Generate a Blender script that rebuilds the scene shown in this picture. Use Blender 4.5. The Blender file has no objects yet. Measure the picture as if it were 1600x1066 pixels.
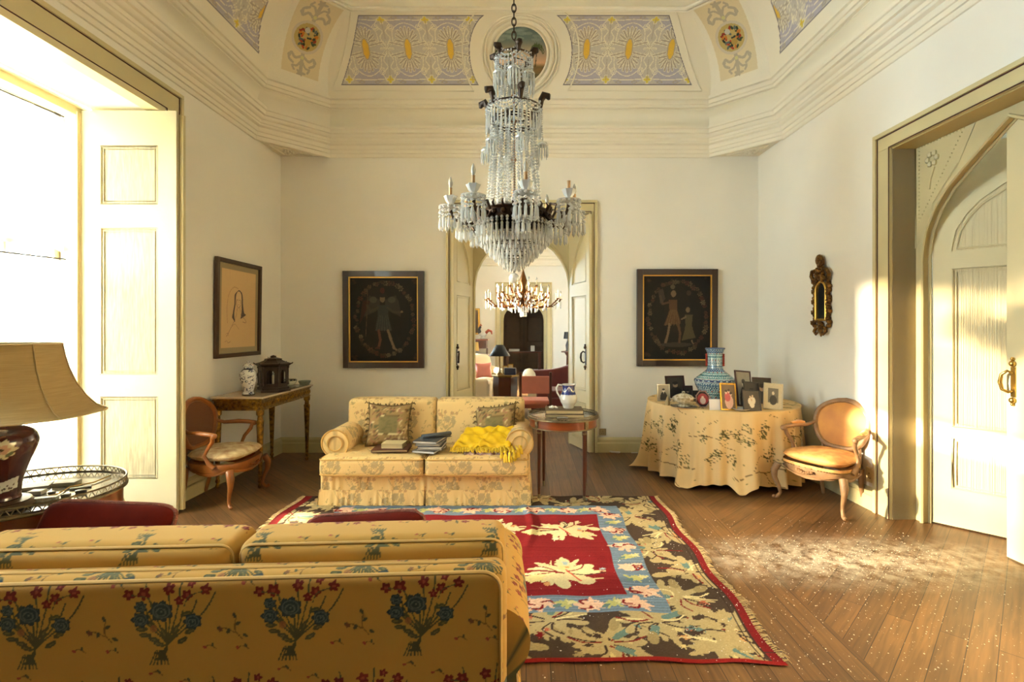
import bpy, bmesh, math, random
import numpy as np
from mathutils import Vector, Matrix
PI = math.pi
S = bpy.context.scene
C = S.collection
random.seed(4)
RNG = np.random.RandomState(7)

# ---------------------------------------------------------------- camera
F, VX, VY, EYE = 790.0, 822.0, 515.0, 1.6
cd = bpy.data.cameras.new('camera')
cd.sensor_width = 36.0
cd.lens = F / 1600 * 36
cd.shift_x = -(VX - 800) / 1600
cd.shift_y = -(533 - VY) / 1600
cd.clip_start = 0.05
cam = bpy.data.objects.new('camera', cd)
cam.location = (0, 0, EYE)
cam.rotation_euler = (PI / 2, 0, 0)
C.objects.link(cam)
S.camera = cam

# ---------------------------------------------------------------- world, sun, exposure
w = bpy.data.worlds.new('sky')
S.world = w
w.use_nodes = True
bg = w.node_tree.nodes['Background']
bg.inputs[0].default_value = (0.80, 1.05, 1.21, 1)
bg.inputs[1].default_value = 27.0
sl = bpy.data.lights.new('sun', 'SUN')
sl.energy = 72
sl.color = (1.0, 0.82, 0.54)
sl.angle = 0.03
so = bpy.data.objects.new('sun', sl)
so.rotation_euler = Vector((-1, -0.05, 0.205)).to_track_quat('Z', 'Y').to_euler()
so.location = (-8, 3, 4)
C.objects.link(so)
S.view_settings.view_transform = 'Standard'
S.view_settings.look = 'None'
S.view_settings.gamma = 1
S.view_settings.use_curve_mapping = False
S.view_settings.exposure = 0.95
cy = S.cycles
cy.max_bounces = 10
cy.diffuse_bounces = 5
cy.glossy_bounces = 3
cy.transmission_bounces = 4
cy.transparent_max_bounces = 16
cy.sample_clamp_indirect = 12
cy.caustics_reflective = False
cy.caustics_refractive = False
cy.use_denoising = True


def portal(name, loc, rot, sx, sy):
    l = bpy.data.lights.new(name, 'AREA')
    l.shape = 'RECTANGLE'
    l.size, l.size_y = sx, sy
    l.cycles.is_portal = True
    o = bpy.data.objects.new(name, l)
    o.location, o.rotation_euler = loc, rot
    C.objects.link(o)


# windows of the rooms: sampling portals for the sky light
portal('window_portal', (-4.12, 3.66, 1.9), (0, -PI / 2, 0), 3.3, 1.5)
for yy in (1.85,):  # portal of the added off-camera window
    portal('window_portal', (-4.0, yy, 2.8), (0, -PI / 2, 0), 1.5, 1.25)
for yy in (12.5,):
    portal('window_portal', (-3.95, yy, 1.9), (0, -PI / 2, 0), 3.3, 1.5)


# ---------------------------------------------------------------- colour and projection helpers
def lin(c, k=1.0):
    c = np.array(c[:3], float) / 255
    return tuple(np.where(c <= .04045, c / 12.92, ((c + .055) / 1.055) ** 2.4) * k)


def at(px, py, Y):
    return Vector(((px - VX) / F * Y, Y, EYE - (py - VY) / F * Y))


def mat(name, col, rough=0.6, metal=0.0, bump=0.0, bscale=40, var=0.0, vscale=6, spec=0.5, attr=False, sheen=0,
        stretch=None, coat=0, trans=0, var2=None):
    m = bpy.data.materials.new(name)
    m.use_nodes = True
    nt = m.node_tree
    N, L = nt.nodes, nt.links
    b = N['Principled BSDF']
    b.inputs['Roughness'].default_value = rough
    b.inputs['Metallic'].default_value = metal
    b.inputs['Specular IOR Level'].default_value = spec
    b.inputs['Coat Weight'].default_value = coat
    b.inputs['Sheen Weight'].default_value = sheen
    b.inputs['Transmission Weight'].default_value = trans
    c = lin(col)
    b.inputs['Base Color'].default_value = (*c, 1)
    tc = N.new('ShaderNodeTexCoord')
    mp = N.new('ShaderNodeMapping')
    L.new(tc.outputs['Object'], mp.inputs[0])
    if stretch:
        mp.inputs['Scale'].default_value = stretch
    src = None
    if attr:
        a = N.new('ShaderNodeVertexColor')
        a.layer_name = 'Col'
        src = a.outputs[0]
    if var > 0:
        n = N.new('ShaderNodeTexNoise')
        n.inputs['Scale'].default_value = vscale
        n.inputs['Detail'].default_value = 5
        L.new(mp.outputs[0], n.inputs[0])
        r = N.new('ShaderNodeMapRange')
        r.inputs[1].default_value = .3
        r.inputs[2].default_value = .7
        L.new(n.outputs[0], r.inputs[0])
        mx = N.new('ShaderNodeMix')
        mx.data_type = 'RGBA'
        L.new(r.outputs[0], mx.inputs[0])
        if src is None:
            mx.inputs[6].default_value = (*c, 1)
            d = lin(var2) if var2 else tuple(v * (1 - var) for v in c)
            mx.inputs[7].default_value = (*d, 1)
        else:
            L.new(src, mx.inputs[6])
            h = N.new('ShaderNodeMix')
            h.data_type = 'RGBA'
            h.blend_type = 'MULTIPLY'
            h.inputs[0].default_value = 1
            h.inputs[7].default_value = (1 - var, 1 - var, 1 - var, 1)
            L.new(src, h.inputs[6])
            L.new(h.outputs[2], mx.inputs[7])
        src = mx.outputs[2]
    if src is not None:
        L.new(src, b.inputs['Base Color'])
    if bump > 0:
        n = N.new('ShaderNodeTexNoise')
        n.inputs['Scale'].default_value = bscale
        n.inputs['Detail'].default_value = 4
        L.new(mp.outputs[0], n.inputs[0])
        bp = N.new('ShaderNodeBump')
        bp.inputs['Strength'].default_value = bump
        bp.inputs['Distance'].default_value = 0.01
        L.new(n.outputs[0], bp.inputs['Height'])
        L.new(bp.outputs[0], b.inputs['Normal'])
    return m


# ---------------------------------------------------------------- mesh builder
class MB:
    def __init__(s):
        s.v, s.f = [], []

    def add(s, vs, fs):
        n = len(s.v)
        s.v += [tuple(p) for p in vs]
        s.f += [tuple(i + n for i in f) for f in fs]
        return s

    def box(s, x0, x1, y0, y1, z0, z1, M=None):
        vs = [Vector(p) for p in ((x0, y0, z0), (x1, y0, z0), (x1, y1, z0), (x0, y1, z0), (x0, y0, z1), (x1, y0, z1), (x1, y1, z1), (x0, y1, z1))]
        if M is not None:
            vs = [M @ p for p in vs]
        return s.add(vs, [(0, 3, 2, 1), (4, 5, 6, 7), (0, 1, 5, 4), (1, 2, 6, 5), (2, 3, 7, 6), (3, 0, 4, 7)])

    def cyl(s, p0, p1, r0, r1=None, n=12, caps=True):
        return s.tube([p0, p1], [r0, r0 if r1 is None else r1], n, caps=caps)

    def tube(s, path, rad, n=8, closed=False, caps=True, flat=1.0):
        P = [Vector(p) for p in path]
        m = len(P)
        if not hasattr(rad, '__len__'):
            rad = [rad] * m
        rings = []
        up = None
        for i in range(m):
            a = P[(i - 1) % m] if (closed or i > 0) else P[i]
            b = P[(i + 1) % m] if (closed or i < m - 1) else P[i]
            t = (b - a).normalized()
            if up is None:
                up = Vector((0, 0, 1)) if abs(t.z) < .9 else Vector((0, 1, 0))
                if closed and abs(t.z) < .9:
                    up = Vector((0, 0, 1))
            up = (up - t * up.dot(t))
            if up.length < 1e-6:
                up = t.orthogonal()
            up.normalize()
            sd = t.cross(up)
            rings.append([P[i] + (up * math.cos(2 * PI * k / n) * flat + sd * math.sin(2 * PI * k / n)) * rad[i] for k in range(n)])
        vs = [p for r in rings for p in r]
        fs = []
        for i in range(m if closed else m - 1):
            j = (i + 1) % m
            for k in range(n):
                k2 = (k + 1) % n
                fs.append((i * n + k, i * n + k2, j * n + k2, j * n + k))
        if not closed and caps:
            fs.append(tuple(range(n)))
            fs.append(tuple(range((m - 1) * n, m * n))[::-1])
        return s.add(vs, fs)

    def lathe(s, prof, n=24, c=(0, 0, 0), sx=1, sy=1, M=None, rf=None):
        vs, fs = [], []
        m = len(prof)
        for r, z in prof:
            for k in range(n):
                a = 2 * PI * k / n
                rr = r * (rf(a, z) if rf else 1)
                p = Vector((rr * math.cos(a) * sx, rr * math.sin(a) * sy, z))
                if M is not None:
                    p = M @ p
                vs.append(p + Vector(c))
        for i in range(m - 1):
            for k in range(n):
                k2 = (k + 1) % n
                fs.append((i * n + k, i * n + k2, (i + 1) * n + k2, (i + 1) * n + k))
        if prof[0][0] > 1e-4:
            fs.append(tuple(range(n))[::-1])
        if prof[-1][0] > 1e-4:
            fs.append(tuple(range((m - 1) * n, m * n)))
        return s.add(vs, fs)

    def ball(s, c, r, n=8, m=5, sz=1.0, sx=1, sy=1):
        prof = [(max(1e-5, r * math.sin(PI * i / m)), -r * sz * math.cos(PI * i / m)) for i in range(m + 1)]
        return s.lathe(prof, n, c, sx, sy)

    def prism(s, poly, d, M=None):
        """poly in local xz, extruded along local +y by d"""
        n = len(poly)
        vs = [Vector((x, 0, z)) for x, z in poly] + [Vector((x, d, z)) for x, z in poly]
        if M is not None:
            vs = [M @ p for p in vs]
        fs = [tuple(range(n)), tuple(range(n, 2 * n))[::-1]] + [(i, i + n, (i + 1) % n + n, (i + 1) % n) for i in range(n)]
        return s.add(vs, fs)

    def grid(s, fn, nu, nv, cu=False, cv=False):
        vs = [fn(i / nu, j / nv) for j in range(nv + (0 if cv else 1)) for i in range(nu + (0 if cu else 1))]
        W = nu + (0 if cu else 1)
        H = nv + (0 if cv else 1)
        fs = []
        for j in range(nv):
            for i in range(nu):
                a, b = (i + 1) % W, (j + 1) % H
                fs.append((j * W + i, j * W + a, b * W + a, b * W + i))
        return s.add(vs, fs)

    def build(s, name, m, parent=None, smooth=40, bevel=0, M=None, loc=None, bseg=2):
        me = bpy.data.meshes.new(name)
        me.from_pydata([tuple(v) for v in s.v], [], s.f)
        return fin(name, me, m, parent, smooth, bevel, M, loc, bseg)


def fin(name, me, m, parent=None, smooth=40, bevel=0, M=None, loc=None, bseg=2):
    me.validate()
    if m is not None:
        for q in (m if isinstance(m, (list, tuple)) else [m]):
            me.materials.append(q)
    if smooth:
        me.shade_smooth()
        me.set_sharp_from_angle(angle=math.radians(smooth))
    me.update()
    o = bpy.data.objects.new(name, me)
    C.objects.link(o)
    if parent is not None:
        o.parent = parent
    if M is not None:
        o.matrix_local = M
    if loc is not None:
        o.location = loc
    if bevel:
        b = o.modifiers.new('bevel', 'BEVEL')
        b.width = bevel
        b.segments = bseg
        b.limit_method = 'ANGLE'
        b.angle_limit = math.radians(50)
    return o


def npmesh(name, V, Q, m, parent=None, smooth=60, col=None, domain='POINT', M=None, loc=None):
    """fast quad mesh from numpy arrays with an optional colour attribute"""
    me = bpy.data.meshes.new(name)
    V = np.asarray(V, np.float32)
    Q = np.asarray(Q, np.int32)
    me.vertices.add(len(V))
    me.vertices.foreach_set('co', V.ravel())
    me.loops.add(Q.size)
    me.loops.foreach_set('vertex_index', Q.ravel())
    me.polygons.add(len(Q))
    me.polygons.foreach_set('loop_start', np.arange(0, Q.size, 4, dtype=np.int32))
    me.polygons.foreach_set('loop_total', np.full(len(Q), 4, np.int32))
    me.update(calc_edges=True)
    if col is not None:
        paint_attr(me, col, domain)
    return fin(name, me, m, parent, smooth, M=M, loc=loc)


def paint_attr(me, col, domain='POINT'):
    a = me.color_attributes.new('Col', 'FLOAT_COLOR', domain)
    c = np.ones((len(col), 4), np.float32)
    c[:, :3] = col
    a.data.foreach_set('color', c.ravel())


def quads(nu, nv, cu=False):
    W = nu if cu else nu + 1
    i, j = np.meshgrid(np.arange(nu), np.arange(nv))
    a = (i + 1) % W if cu else i + 1
    return np.stack([j * W + i, j * W + a, (j + 1) * W + a, (j + 1) * W + i], -1).reshape(-1, 4)


def npgrid(name, fn, nu, nv, m, parent=None, cu=False, col=None, smooth=60, M=None, loc=None):
    """fn(U,V)->(N,3) over flattened arrays; col(U,V)->(N,3)"""
    u = np.arange(nu if cu else nu + 1) / nu
    v = np.arange(nv + 1) / nv
    U, V = np.meshgrid(u, v)
    U, V = U.ravel(), V.ravel()
    return npmesh(name, fn(U, V), quads(nu, nv, cu), m, parent, smooth, None if col is None else col(U, V), M=M, loc=loc)


def rbox(sx, sy, sz, r, d, puff=0.0, puffy=0.0):
    """rounded box verts/quads, centred, cell size d, merged seams"""
    hx, hy, hz = sx / 2, sy / 2, sz / 2
    VV, QQ = [], []
    n0 = 0
    for ax, sg in ((0, 1), (0, -1), (1, 1), (1, -1), (2, 1), (2, -1)):
        h = [hx, hy, hz]
        u, v = [k for k in range(3) if k != ax]
        nu, nv = max(3, int(2 * h[u] / d)), max(3, int(2 * h[v] / d))
        a, b = np.meshgrid(np.linspace(-h[u], h[u], nu + 1), np.linspace(-h[v], h[v], nv + 1))
        P = np.zeros((a.size, 3))
        P[:, u], P[:, v], P[:, ax] = a.ravel(), b.ravel(), sg * h[ax]
        q = quads(nu, nv)
        flip = (sg < 0) ^ (ax == 1)
        QQ.append((q[:, ::-1] if flip else q) + n0)
        VV.append(P)
        n0 += len(P)
    P = np.concatenate(VV)
    Q = np.concatenate(QQ)
    H = np.array([hx, hy, hz])
    inner = np.clip(P, -(H - r), H - r)
    D = P - inner
    ln = np.maximum(np.linalg.norm(D, axis=1, keepdims=True), 1e-9)
    R = inner + D / ln * r
    wx = np.clip(1 - (P[:, 0] / hx) ** 2, 0, 1) ** .5
    wy = np.clip(1 - (P[:, 1] / hy) ** 2, 0, 1) ** .5
    wz = np.clip(1 - (P[:, 2] / hz) ** 2, 0, 1) ** .5
    R[:, 2] += np.sign(P[:, 2]) * puff * wx * wy * (np.abs(P[:, 2]) / hz)
    R[:, 1] += np.sign(P[:, 1]) * puffy * wx * wz * (np.abs(P[:, 1]) / hy)
    key = np.round(P / 1e-5).astype(np.int64)
    _, idx, inv = np.unique(key, axis=0, return_index=True, return_inverse=True)
    inv = np.asarray(inv).reshape(-1)
    return R[idx], inv[Q]


def boxcolor(V, Q, fn, off=(0, 0, 0)):
    """per-corner colour from fn(u, v) by the dominant normal axis"""
    V = np.asarray(V, float)
    p = V[Q]
    nrm = np.abs(np.cross(p[:, 1] - p[:, 0], p[:, 2] - p[:, 0]))
    ax = np.argmax(nrm * np.array([1.0, 1.0, 1.05]), axis=1)
    q = p + np.array(off)
    u = np.where(ax[:, None] == 0, q[:, :, 1], q[:, :, 0])
    v = np.where(ax[:, None] == 2, q[:, :, 1], q[:, :, 2])
    return fn(u.ravel(), v.ravel())


# ---------------------------------------------------------------- canvas: pattern painted into colour attributes
class Canvas:
    def __init__(s, w, h, res, col, wrap=True):
        """w,h metres, res metres per cell"""
        s.res, s.wrap = res, wrap
        s.W, s.H = int(round(w / res)), int(round(h / res))
        s.a = np.empty((s.H, s.W, 3), np.float32)
        s.a[:] = lin(col)

    def _blit(s, x0, x1, y0, y1, mask):
        i0, i1 = int(math.floor(x0 / s.res)) - 1, int(math.ceil(x1 / s.res)) + 1
        j0, j1 = int(math.floor(y0 / s.res)) - 1, int(math.ceil(y1 / s.res)) + 1
        if not s.wrap:
            i0, i1, j0, j1 = max(i0, 0), min(i1, s.W), max(j0, 0), min(j1, s.H)
        if i1 <= i0 or j1 <= j0:
            return
        X, Y = np.meshgrid((np.arange(i0, i1) + .5) * s.res, (np.arange(j0, j1) + .5) * s.res)
        m, col, al = mask
        k = m(X, Y)
        jj, ii = np.nonzero(k)
        J, I = (jj + j0) % s.H, (ii + i0) % s.W
        s.a[J, I] = s.a[J, I] * (1 - al) + np.array(lin(col)) * al

    def ell(s, cx, cy, rx, ry, col, ang=0.0, al=1.0, lobes=0, amp=.2):
        R = max(rx, ry) * (1 + amp)
        ca, sa = math.cos(ang), math.sin(ang)

        def m(X, Y):
            x, y = (X - cx) * ca + (Y - cy) * sa, -(X - cx) * sa + (Y - cy) * ca
            r = np.sqrt((x / rx) ** 2 + (y / ry) ** 2)
            lim = 1 + amp * np.cos(lobes * np.arctan2(y, x)) if lobes else 1
            return r < lim
        s._blit(cx - R, cx + R, cy - R, cy + R, (m, col, al))

    def ring(s, cx, cy, rx, ry, t, col, al=1.0):
        R = max(rx, ry) + t

        def m(X, Y):
            r = np.sqrt(((X - cx) / rx) ** 2 + ((Y - cy) / ry) ** 2)
            return np.abs(r - 1) * min(rx, ry) < t / 2
        s._blit(cx - R, cx + R, cy - R, cy + R, (m, col, al))

    def line(s, pts, wd, col, al=1.0):
        for (x0, y0), (x1, y1) in zip(pts[:-1], pts[1:]):
            dx, dy = x1 - x0, y1 - y0
            L2 = dx * dx + dy * dy + 1e-12

            def m(X, Y):
                t = np.clip(((X - x0) * dx + (Y - y0) * dy) / L2, 0, 1)
                return (X - x0 - t * dx) ** 2 + (Y - y0 - t * dy) ** 2 < (wd / 2) ** 2
            s._blit(min(x0, x1) - wd, max(x0, x1) + wd, min(y0, y1) - wd, max(y0, y1) + wd, (m, col, al))

    def curve(s, pts, wd, col, n=10, al=1.0):
        out = []
        P = [pts[0]] + list(pts) + [pts[-1]]
        for i in range(1, len(P) - 2):
            for k in range(n):
                t = k / n
                out.append(tuple(.5 * ((2 * P[i][j]) + (-P[i - 1][j] + P[i + 1][j]) * t + (2 * P[i - 1][j] - 5 * P[i][j] + 4 * P[i + 1][j] - P[i + 2][j]) * t * t
                                       + (-P[i - 1][j] + 3 * P[i][j] - 3 * P[i + 1][j] + P[i + 2][j]) * t ** 3) for j in (0, 1)))
        out.append(tuple(P[-1]))
        s.line(out, wd, col, al)

    def rect(s, x0, x1, y0, y1, col, al=1.0):
        s._blit(x0, x1, y0, y1, (lambda X, Y: (X > x0) & (X < x1) & (Y > y0) & (Y < y1), col, al))

    def poly(s, pts, col, al=1.0):
        xs, ys = [p[0] for p in pts], [p[1] for p in pts]

        def m(X, Y):
            k = np.zeros(X.shape, bool)
            n = len(pts)
            for i in range(n):
                x0, y0 = pts[i]
                x1, y1 = pts[(i + 1) % n]
                if y0 == y1:
                    continue
                c = ((y0 > Y) != (y1 > Y)) & (X < (x1 - x0) * (Y - y0) / (y1 - y0) + x0)
                k ^= c
            return k
        s._blit(min(xs), max(xs), min(ys), max(ys), (m, col, al))

    def noise(s, amt, cell=1):
        n = RNG.rand(s.H // cell + 1, s.W // cell + 1)
        n = np.repeat(np.repeat(n, cell, 0), cell, 1)[:s.H, :s.W]
        s.a *= (1 - amt / 2 + amt * n)[:, :, None]

    def get(s, u, v):
        i = np.floor(u / s.res).astype(int)
        j = np.floor(v / s.res).astype(int)
        if s.wrap:
            return s.a[j % s.H, i % s.W]
        return s.a[np.clip(j, 0, s.H - 1), np.clip(i, 0, s.W - 1)]


def flower(c, x, y, r, col, mid, n=5, ang=0):
    for k in range(n):
        a = ang + 2 * PI * k / n
        c.ell(x + math.cos(a) * r * .6, y + math.sin(a) * r * .6, r * .48, r * .38, col, a)
    c.ell(x, y, r * .3, r * .3, mid)


def rose(c, x, y, r, dark, lite):
    c.ell(x, y, r, r * .95, dark, 0, 1, 7, .12)
    c.ring(x, y, r * .72, r * .65, r * .13, lite, .7)
    c.ring(x + r * .05, y - r * .1, r * .42, r * .36, r * .13, lite, .8)
    c.ell(x, y, r * .12, r * .12, lite)


# ---------------------------------------------------------------- things
def empty(name, loc=(0, 0, 0), rz=0.0):
    o = bpy.data.objects.new(name, None)
    o.empty_display_size = .1
    o.location = loc
    o.rotation_euler = (0, 0, rz)
    C.objects.link(o)
    return o


def tag(o, label, cat, group=None, kind=None):
    o['label'], o['category'] = label, cat
    if group:
        o['group'] = group
    if kind:
        o['kind'] = kind
    return o


def thing(name, label, cat, loc=(0, 0, 0), rz=0.0, group=None):
    return tag(empty(name, loc, rz), label, cat, group)


def struct(o):
    o['kind'] = 'structure'
    return o


def T(x=0, y=0, z=0, rz=0, rx=0, ry=0):
    return Matrix.Translation((x, y, z)) @ Matrix.Rotation(rz, 4, 'Z') @ Matrix.Rotation(ry, 4, 'Y') @ Matrix.Rotation(rx, 4, 'X')

# ---------------------------------------------------------------- materials of the shell
M_wall = mat('wall_plaster', (240, 235, 222), .85, bump=.12, bscale=9, var=.05, vscale=1.3)
M_stucco = mat('stucco', (236, 228, 208), .8, bump=.08, bscale=60)
M_case = mat('casing_paint', (206, 192, 146), .45, var=.08, vscale=3, bump=.05)
M_cream = mat('cream_paint', (225, 210, 165), .42, var=.05, vscale=3, bump=.05)
M_red = mat('dark_red_line', (70, 26, 18), .5)
M_shut = mat('shutter_paint', (190, 180, 148), .45, var=.06, vscale=4, bump=.1, bscale=30)
M_worn = mat('worn_panel_paint', (176, 166, 134), .55, var=.4, vscale=7, stretch=(9, 9, 1), bump=.15, bscale=14)
M_reed = mat('reeded_panel_paint', (222, 206, 162), .5, bump=.8, bscale=14, stretch=(9, 9, .05))
M_stone = mat('weathered_stone', (112, 102, 80), .9, var=.45, vscale=30, bump=.4)
M_white = mat('white_plaster', (240, 234, 214), .8)
M_brass = mat('old_brass', (150, 118, 66), .35, 1.0, var=.3, vscale=20)
M_dark = mat('dark_bronze', (54, 38, 22), .4, .8)
M_base = mat('baseboard_paint', (196, 184, 138), .45, var=.1, vscale=5)
M_glass = bpy.data.materials.new('window_glass')
M_glass.use_nodes = True
_n = M_glass.node_tree
_b = _n.nodes['Principled BSDF']
_t = _n.nodes.new('ShaderNodeBsdfTransparent')
_x = _n.nodes.new('ShaderNodeMixShader')
_b.inputs['Roughness'].default_value = .03
_x.inputs[0].default_value = .93
_n.links.new(_b.outputs[0], _x.inputs[1])
_n.links.new(_t.outputs[0], _x.inputs[2])
_n.links.new(_x.outputs[0], _n.nodes['Material Output'].inputs[0])

XL, XR, YB, YF = -3.2, 3.03, 6.6, -4.0
TH = .022
MRw = Matrix.Translation((XR, YB, 0)) @ Matrix.Rotation(-PI / 2 + TH, 4, 'Z')     # local x: along the wall to the camera, y: into the wall
MLw = Matrix.Translation((XL, 0, 0)) @ Matrix.Rotation(PI / 2, 4, 'Z')            # local x = world y, y: into the wall
MBw = Matrix.Translation((0, YB, 0))
XRF = (MRw @ Vector((YB - YF, 0, 0))).x


def wall(name, M, x0, x1, z1, t, holes):
    b = MB()
    x = x0
    for (a, c, lo, hi) in sorted(holes):
        b.box(x, a, 0, t, 0, z1, M)
        if lo > 0:
            b.box(a, c, 0, t, 0, lo, M)
        b.box(a, c, 0, t, hi, z1, M)
        x = c
    b.box(x, x1, 0, t, 0, z1, M)
    return struct(b.build(name, M_wall, smooth=0))


WIN = (2.87, 4.45, 0, 3.54)
wall('wall_left', MLw, YF - .6, YB + .6, 5.6, .62, [WIN, (1.25, 2.45, 2.1, 3.54)])  # second opening is for the added off-camera window
wall('wall_back', MBw, XL - .2, XR + .2, 5.6, .5, [(-.96, .845, 0, 3.14)])
wall('wall_right', MRw, -.6, YB - YF + .3, 5.6, .3, [(2.35, 3.98, 0, 3.14)])
struct(MB().box(XL - .7, XRF + .5, YF - .2, YF, 0, 5.6).build('wall_front', M_wall, smooth=0))


# ---------------------------------------------------------------- floor
def floor_mat():
    m = bpy.data.materials.new('parquet')
    m.use_nodes = True
    nt = m.node_tree
    N, L = nt.nodes, nt.links
    b = N['Principled BSDF']
    geo = N.new('ShaderNodeNewGeometry')

    def brick(rot, ox=0):
        mp = N.new('ShaderNodeMapping')
        mp.inputs['Rotation'].default_value = (0, 0, rot)
        mp.inputs['Location'].default_value = (ox, 0, 0)
        L.new(geo.outputs['Position'], mp.inputs[0])
        t = N.new('ShaderNodeTexBrick')
        t.inputs['Scale'].default_value = 1
        t.inputs['Brick Width'].default_value = 2.3
        t.inputs['Row Height'].default_value = .115
        t.inputs['Mortar Size'].default_value = .0022
        t.inputs['Mortar Smooth'].default_value = .2
        t.inputs['Bias'].default_value = -.1
        t.inputs[1].default_value = (*lin((120, 86, 50)), 1)
        t.inputs[2].default_value = (*lin((90, 62, 34)), 1)
        t.inputs[3].default_value = (*lin((46, 26, 14)), 1)
        L.new(mp.outputs[0], t.inputs[0])
        g = N.new('ShaderNodeMapping')
        g.inputs['Scale'].default_value = (1.2, 22, 1)
        L.new(mp.outputs[0], g.inputs[0])
        n = N.new('ShaderNodeTexNoise')
        n.inputs['Scale'].default_value = 2.2
        n.inputs['Detail'].default_value = 6
        n.inputs['Distortion'].default_value = .6
        L.new(g.outputs[0], n.inputs[0])
        return t, n
    sp = N.new('ShaderNodeSeparateXYZ')
    L.new(geo.outputs['Position'], sp.inputs[0])
    t1, n1 = brick(PI / 2)
    t2, n2 = brick(-PI / 4)
    t3, n3 = brick(PI / 4)

    def thr(sock, v):
        k = N.new('ShaderNodeMath')
        k.operation = 'GREATER_THAN'
        k.inputs[1].default_value = v
        L.new(sock, k.inputs[0])
        return k

    def mix(f, a, c, typ='RGBA'):
        k = N.new('ShaderNodeMix')
        k.data_type = typ
        L.new(f, k.inputs[0])
        ia, ic, io = (6, 7, 2) if typ == 'RGBA' else (2, 3, 0)
        L.new(a, k.inputs[ia])
        L.new(c, k.inputs[ic])
        return k.outputs[io]
    # herringbone fields: the straight boards run to the doors, mitred boards beyond
    ax = N.new('ShaderNodeMath')
    ax.operation = 'ADD'
    L.new(sp.outputs[0], ax.inputs[0])
    ax.inputs[1].default_value = .085
    ab = N.new('ShaderNodeMath')
    ab.operation = 'ABSOLUTE'
    L.new(ax.outputs[0], ab.inputs[0])
    yr = thr(sp.outputs[1], 3.9)
    f2 = thr(ab.outputs[0], 1.72)
    f1 = thr(ax.outputs[0], 0)
    dcol = mix(f1.outputs[0], t3.outputs[0], t2.outputs[0])
    dn = mix(f1.outputs[0], n3.outputs[0], n2.outputs[0], 'FLOAT')
    col = mix(f2.outputs[0], t1.outputs[0], dcol)
    nn = mix(f2.outputs[0], n1.outputs[0], dn, 'FLOAT')
    r = N.new('ShaderNodeMapRange')
    r.inputs[1].default_value, r.inputs[2].default_value = .3, .75
    r.inputs[3].default_value, r.inputs[4].default_value = .62, 1.25
    L.new(nn, r.inputs[0])
    mul = N.new('ShaderNodeMix')
    mul.data_type = 'RGBA'
    mul.blend_type = 'MULTIPLY'
    mul.inputs[0].default_value = 1
    L.new(col, mul.inputs[6])
    L.new(r.outputs[0], mul.inputs[7])
    # large worn patches and knots
    n4 = N.new('ShaderNodeTexNoise')
    n4.inputs['Scale'].default_value = 1.6
    n4.inputs['Detail'].default_value = 4
    L.new(geo.outputs['Position'], n4.inputs[0])
    r4 = N.new('ShaderNodeMapRange')
    r4.inputs[1].default_value, r4.inputs[2].default_value = .35, .7
    r4.inputs[3].default_value, r4.inputs[4].default_value = .8, 1.2
    L.new(n4.outputs[0], r4.inputs[0])
    mul2 = N.new('ShaderNodeMix')
    mul2.data_type = 'RGBA'
    mul2.blend_type = 'MULTIPLY'
    mul2.inputs[0].default_value = 1
    L.new(mul.outputs[2], mul2.inputs[6])
    L.new(r4.outputs[0], mul2.inputs[7])
    # plaster dust lying on the boards in front of the door
    dm = N.new('ShaderNodeMapping')
    dm.inputs['Location'].default_value = (-2.25 / 1.15, -3.52 / .38, 0)
    dm.inputs['Scale'].default_value = (1 / 1.15, 1 / .38, 0)
    L.new(geo.outputs['Position'], dm.inputs[0])
    ln = N.new('ShaderNodeVectorMath')
    ln.operation = 'LENGTH'
    L.new(dm.outputs[0], ln.inputs[0])
    n5 = N.new('ShaderNodeTexNoise')
    n5.inputs['Scale'].default_value = 9
    n5.inputs['Detail'].default_value = 8
    n5.inputs['Roughness'].default_value = .75
    L.new(geo.outputs['Position'], n5.inputs[0])
    r5 = N.new('ShaderNodeMapRange')
    r5.inputs[1].default_value, r5.inputs[2].default_value = .2, 1.25
    r5.inputs[3].default_value, r5.inputs[4].default_value = .85, .0
    L.new(ln.outputs['Value'], r5.inputs[0])
    k5 = N.new('ShaderNodeMapRange')
    k5.inputs[1].default_value, k5.inputs[2].default_value = .4, .62
    L.new(n5.outputs[0], k5.inputs[0])
    mm = N.new('ShaderNodeMath')
    mm.operation = 'MULTIPLY'
    L.new(r5.outputs[0], mm.inputs[0])
    L.new(k5.outputs[0], mm.inputs[1])
    md = N.new('ShaderNodeMix')
    md.data_type = 'RGBA'
    L.new(mm.outputs[0], md.inputs[0])
    L.new(mul2.outputs[2], md.inputs[6])
    md.inputs[7].default_value = (*lin((226, 216, 196)), 1)
    L.new(md.outputs[2], b.inputs['Base Color'])
    b.inputs['Roughness'].default_value = .42
    b.inputs['Specular IOR Level'].default_value = .45
    bp = N.new('ShaderNodeBump')
    bp.inputs['Strength'].default_value = .25
    bp.inputs['Distance'].default_value = .004
    L.new(nn, bp.inputs['Height'])
    L.new(bp.outputs[0], b.inputs['Normal'])
    return m


M_floor = floor_mat()
struct(MB().box(-8, 8, YF - .5, 21, -.1, 0).build('floor', M_floor, smooth=0))

# ---------------------------------------------------------------- cornice, cove and ceiling
XRc = lambda y: XR + (YB - y) * TH
OCT = [(XL, YF), (XL, YB - .64), (XL + .64, YB), (XR - .64, YB), (XRc(YB - .64), YB - .64), (XRF, YF)]


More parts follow.
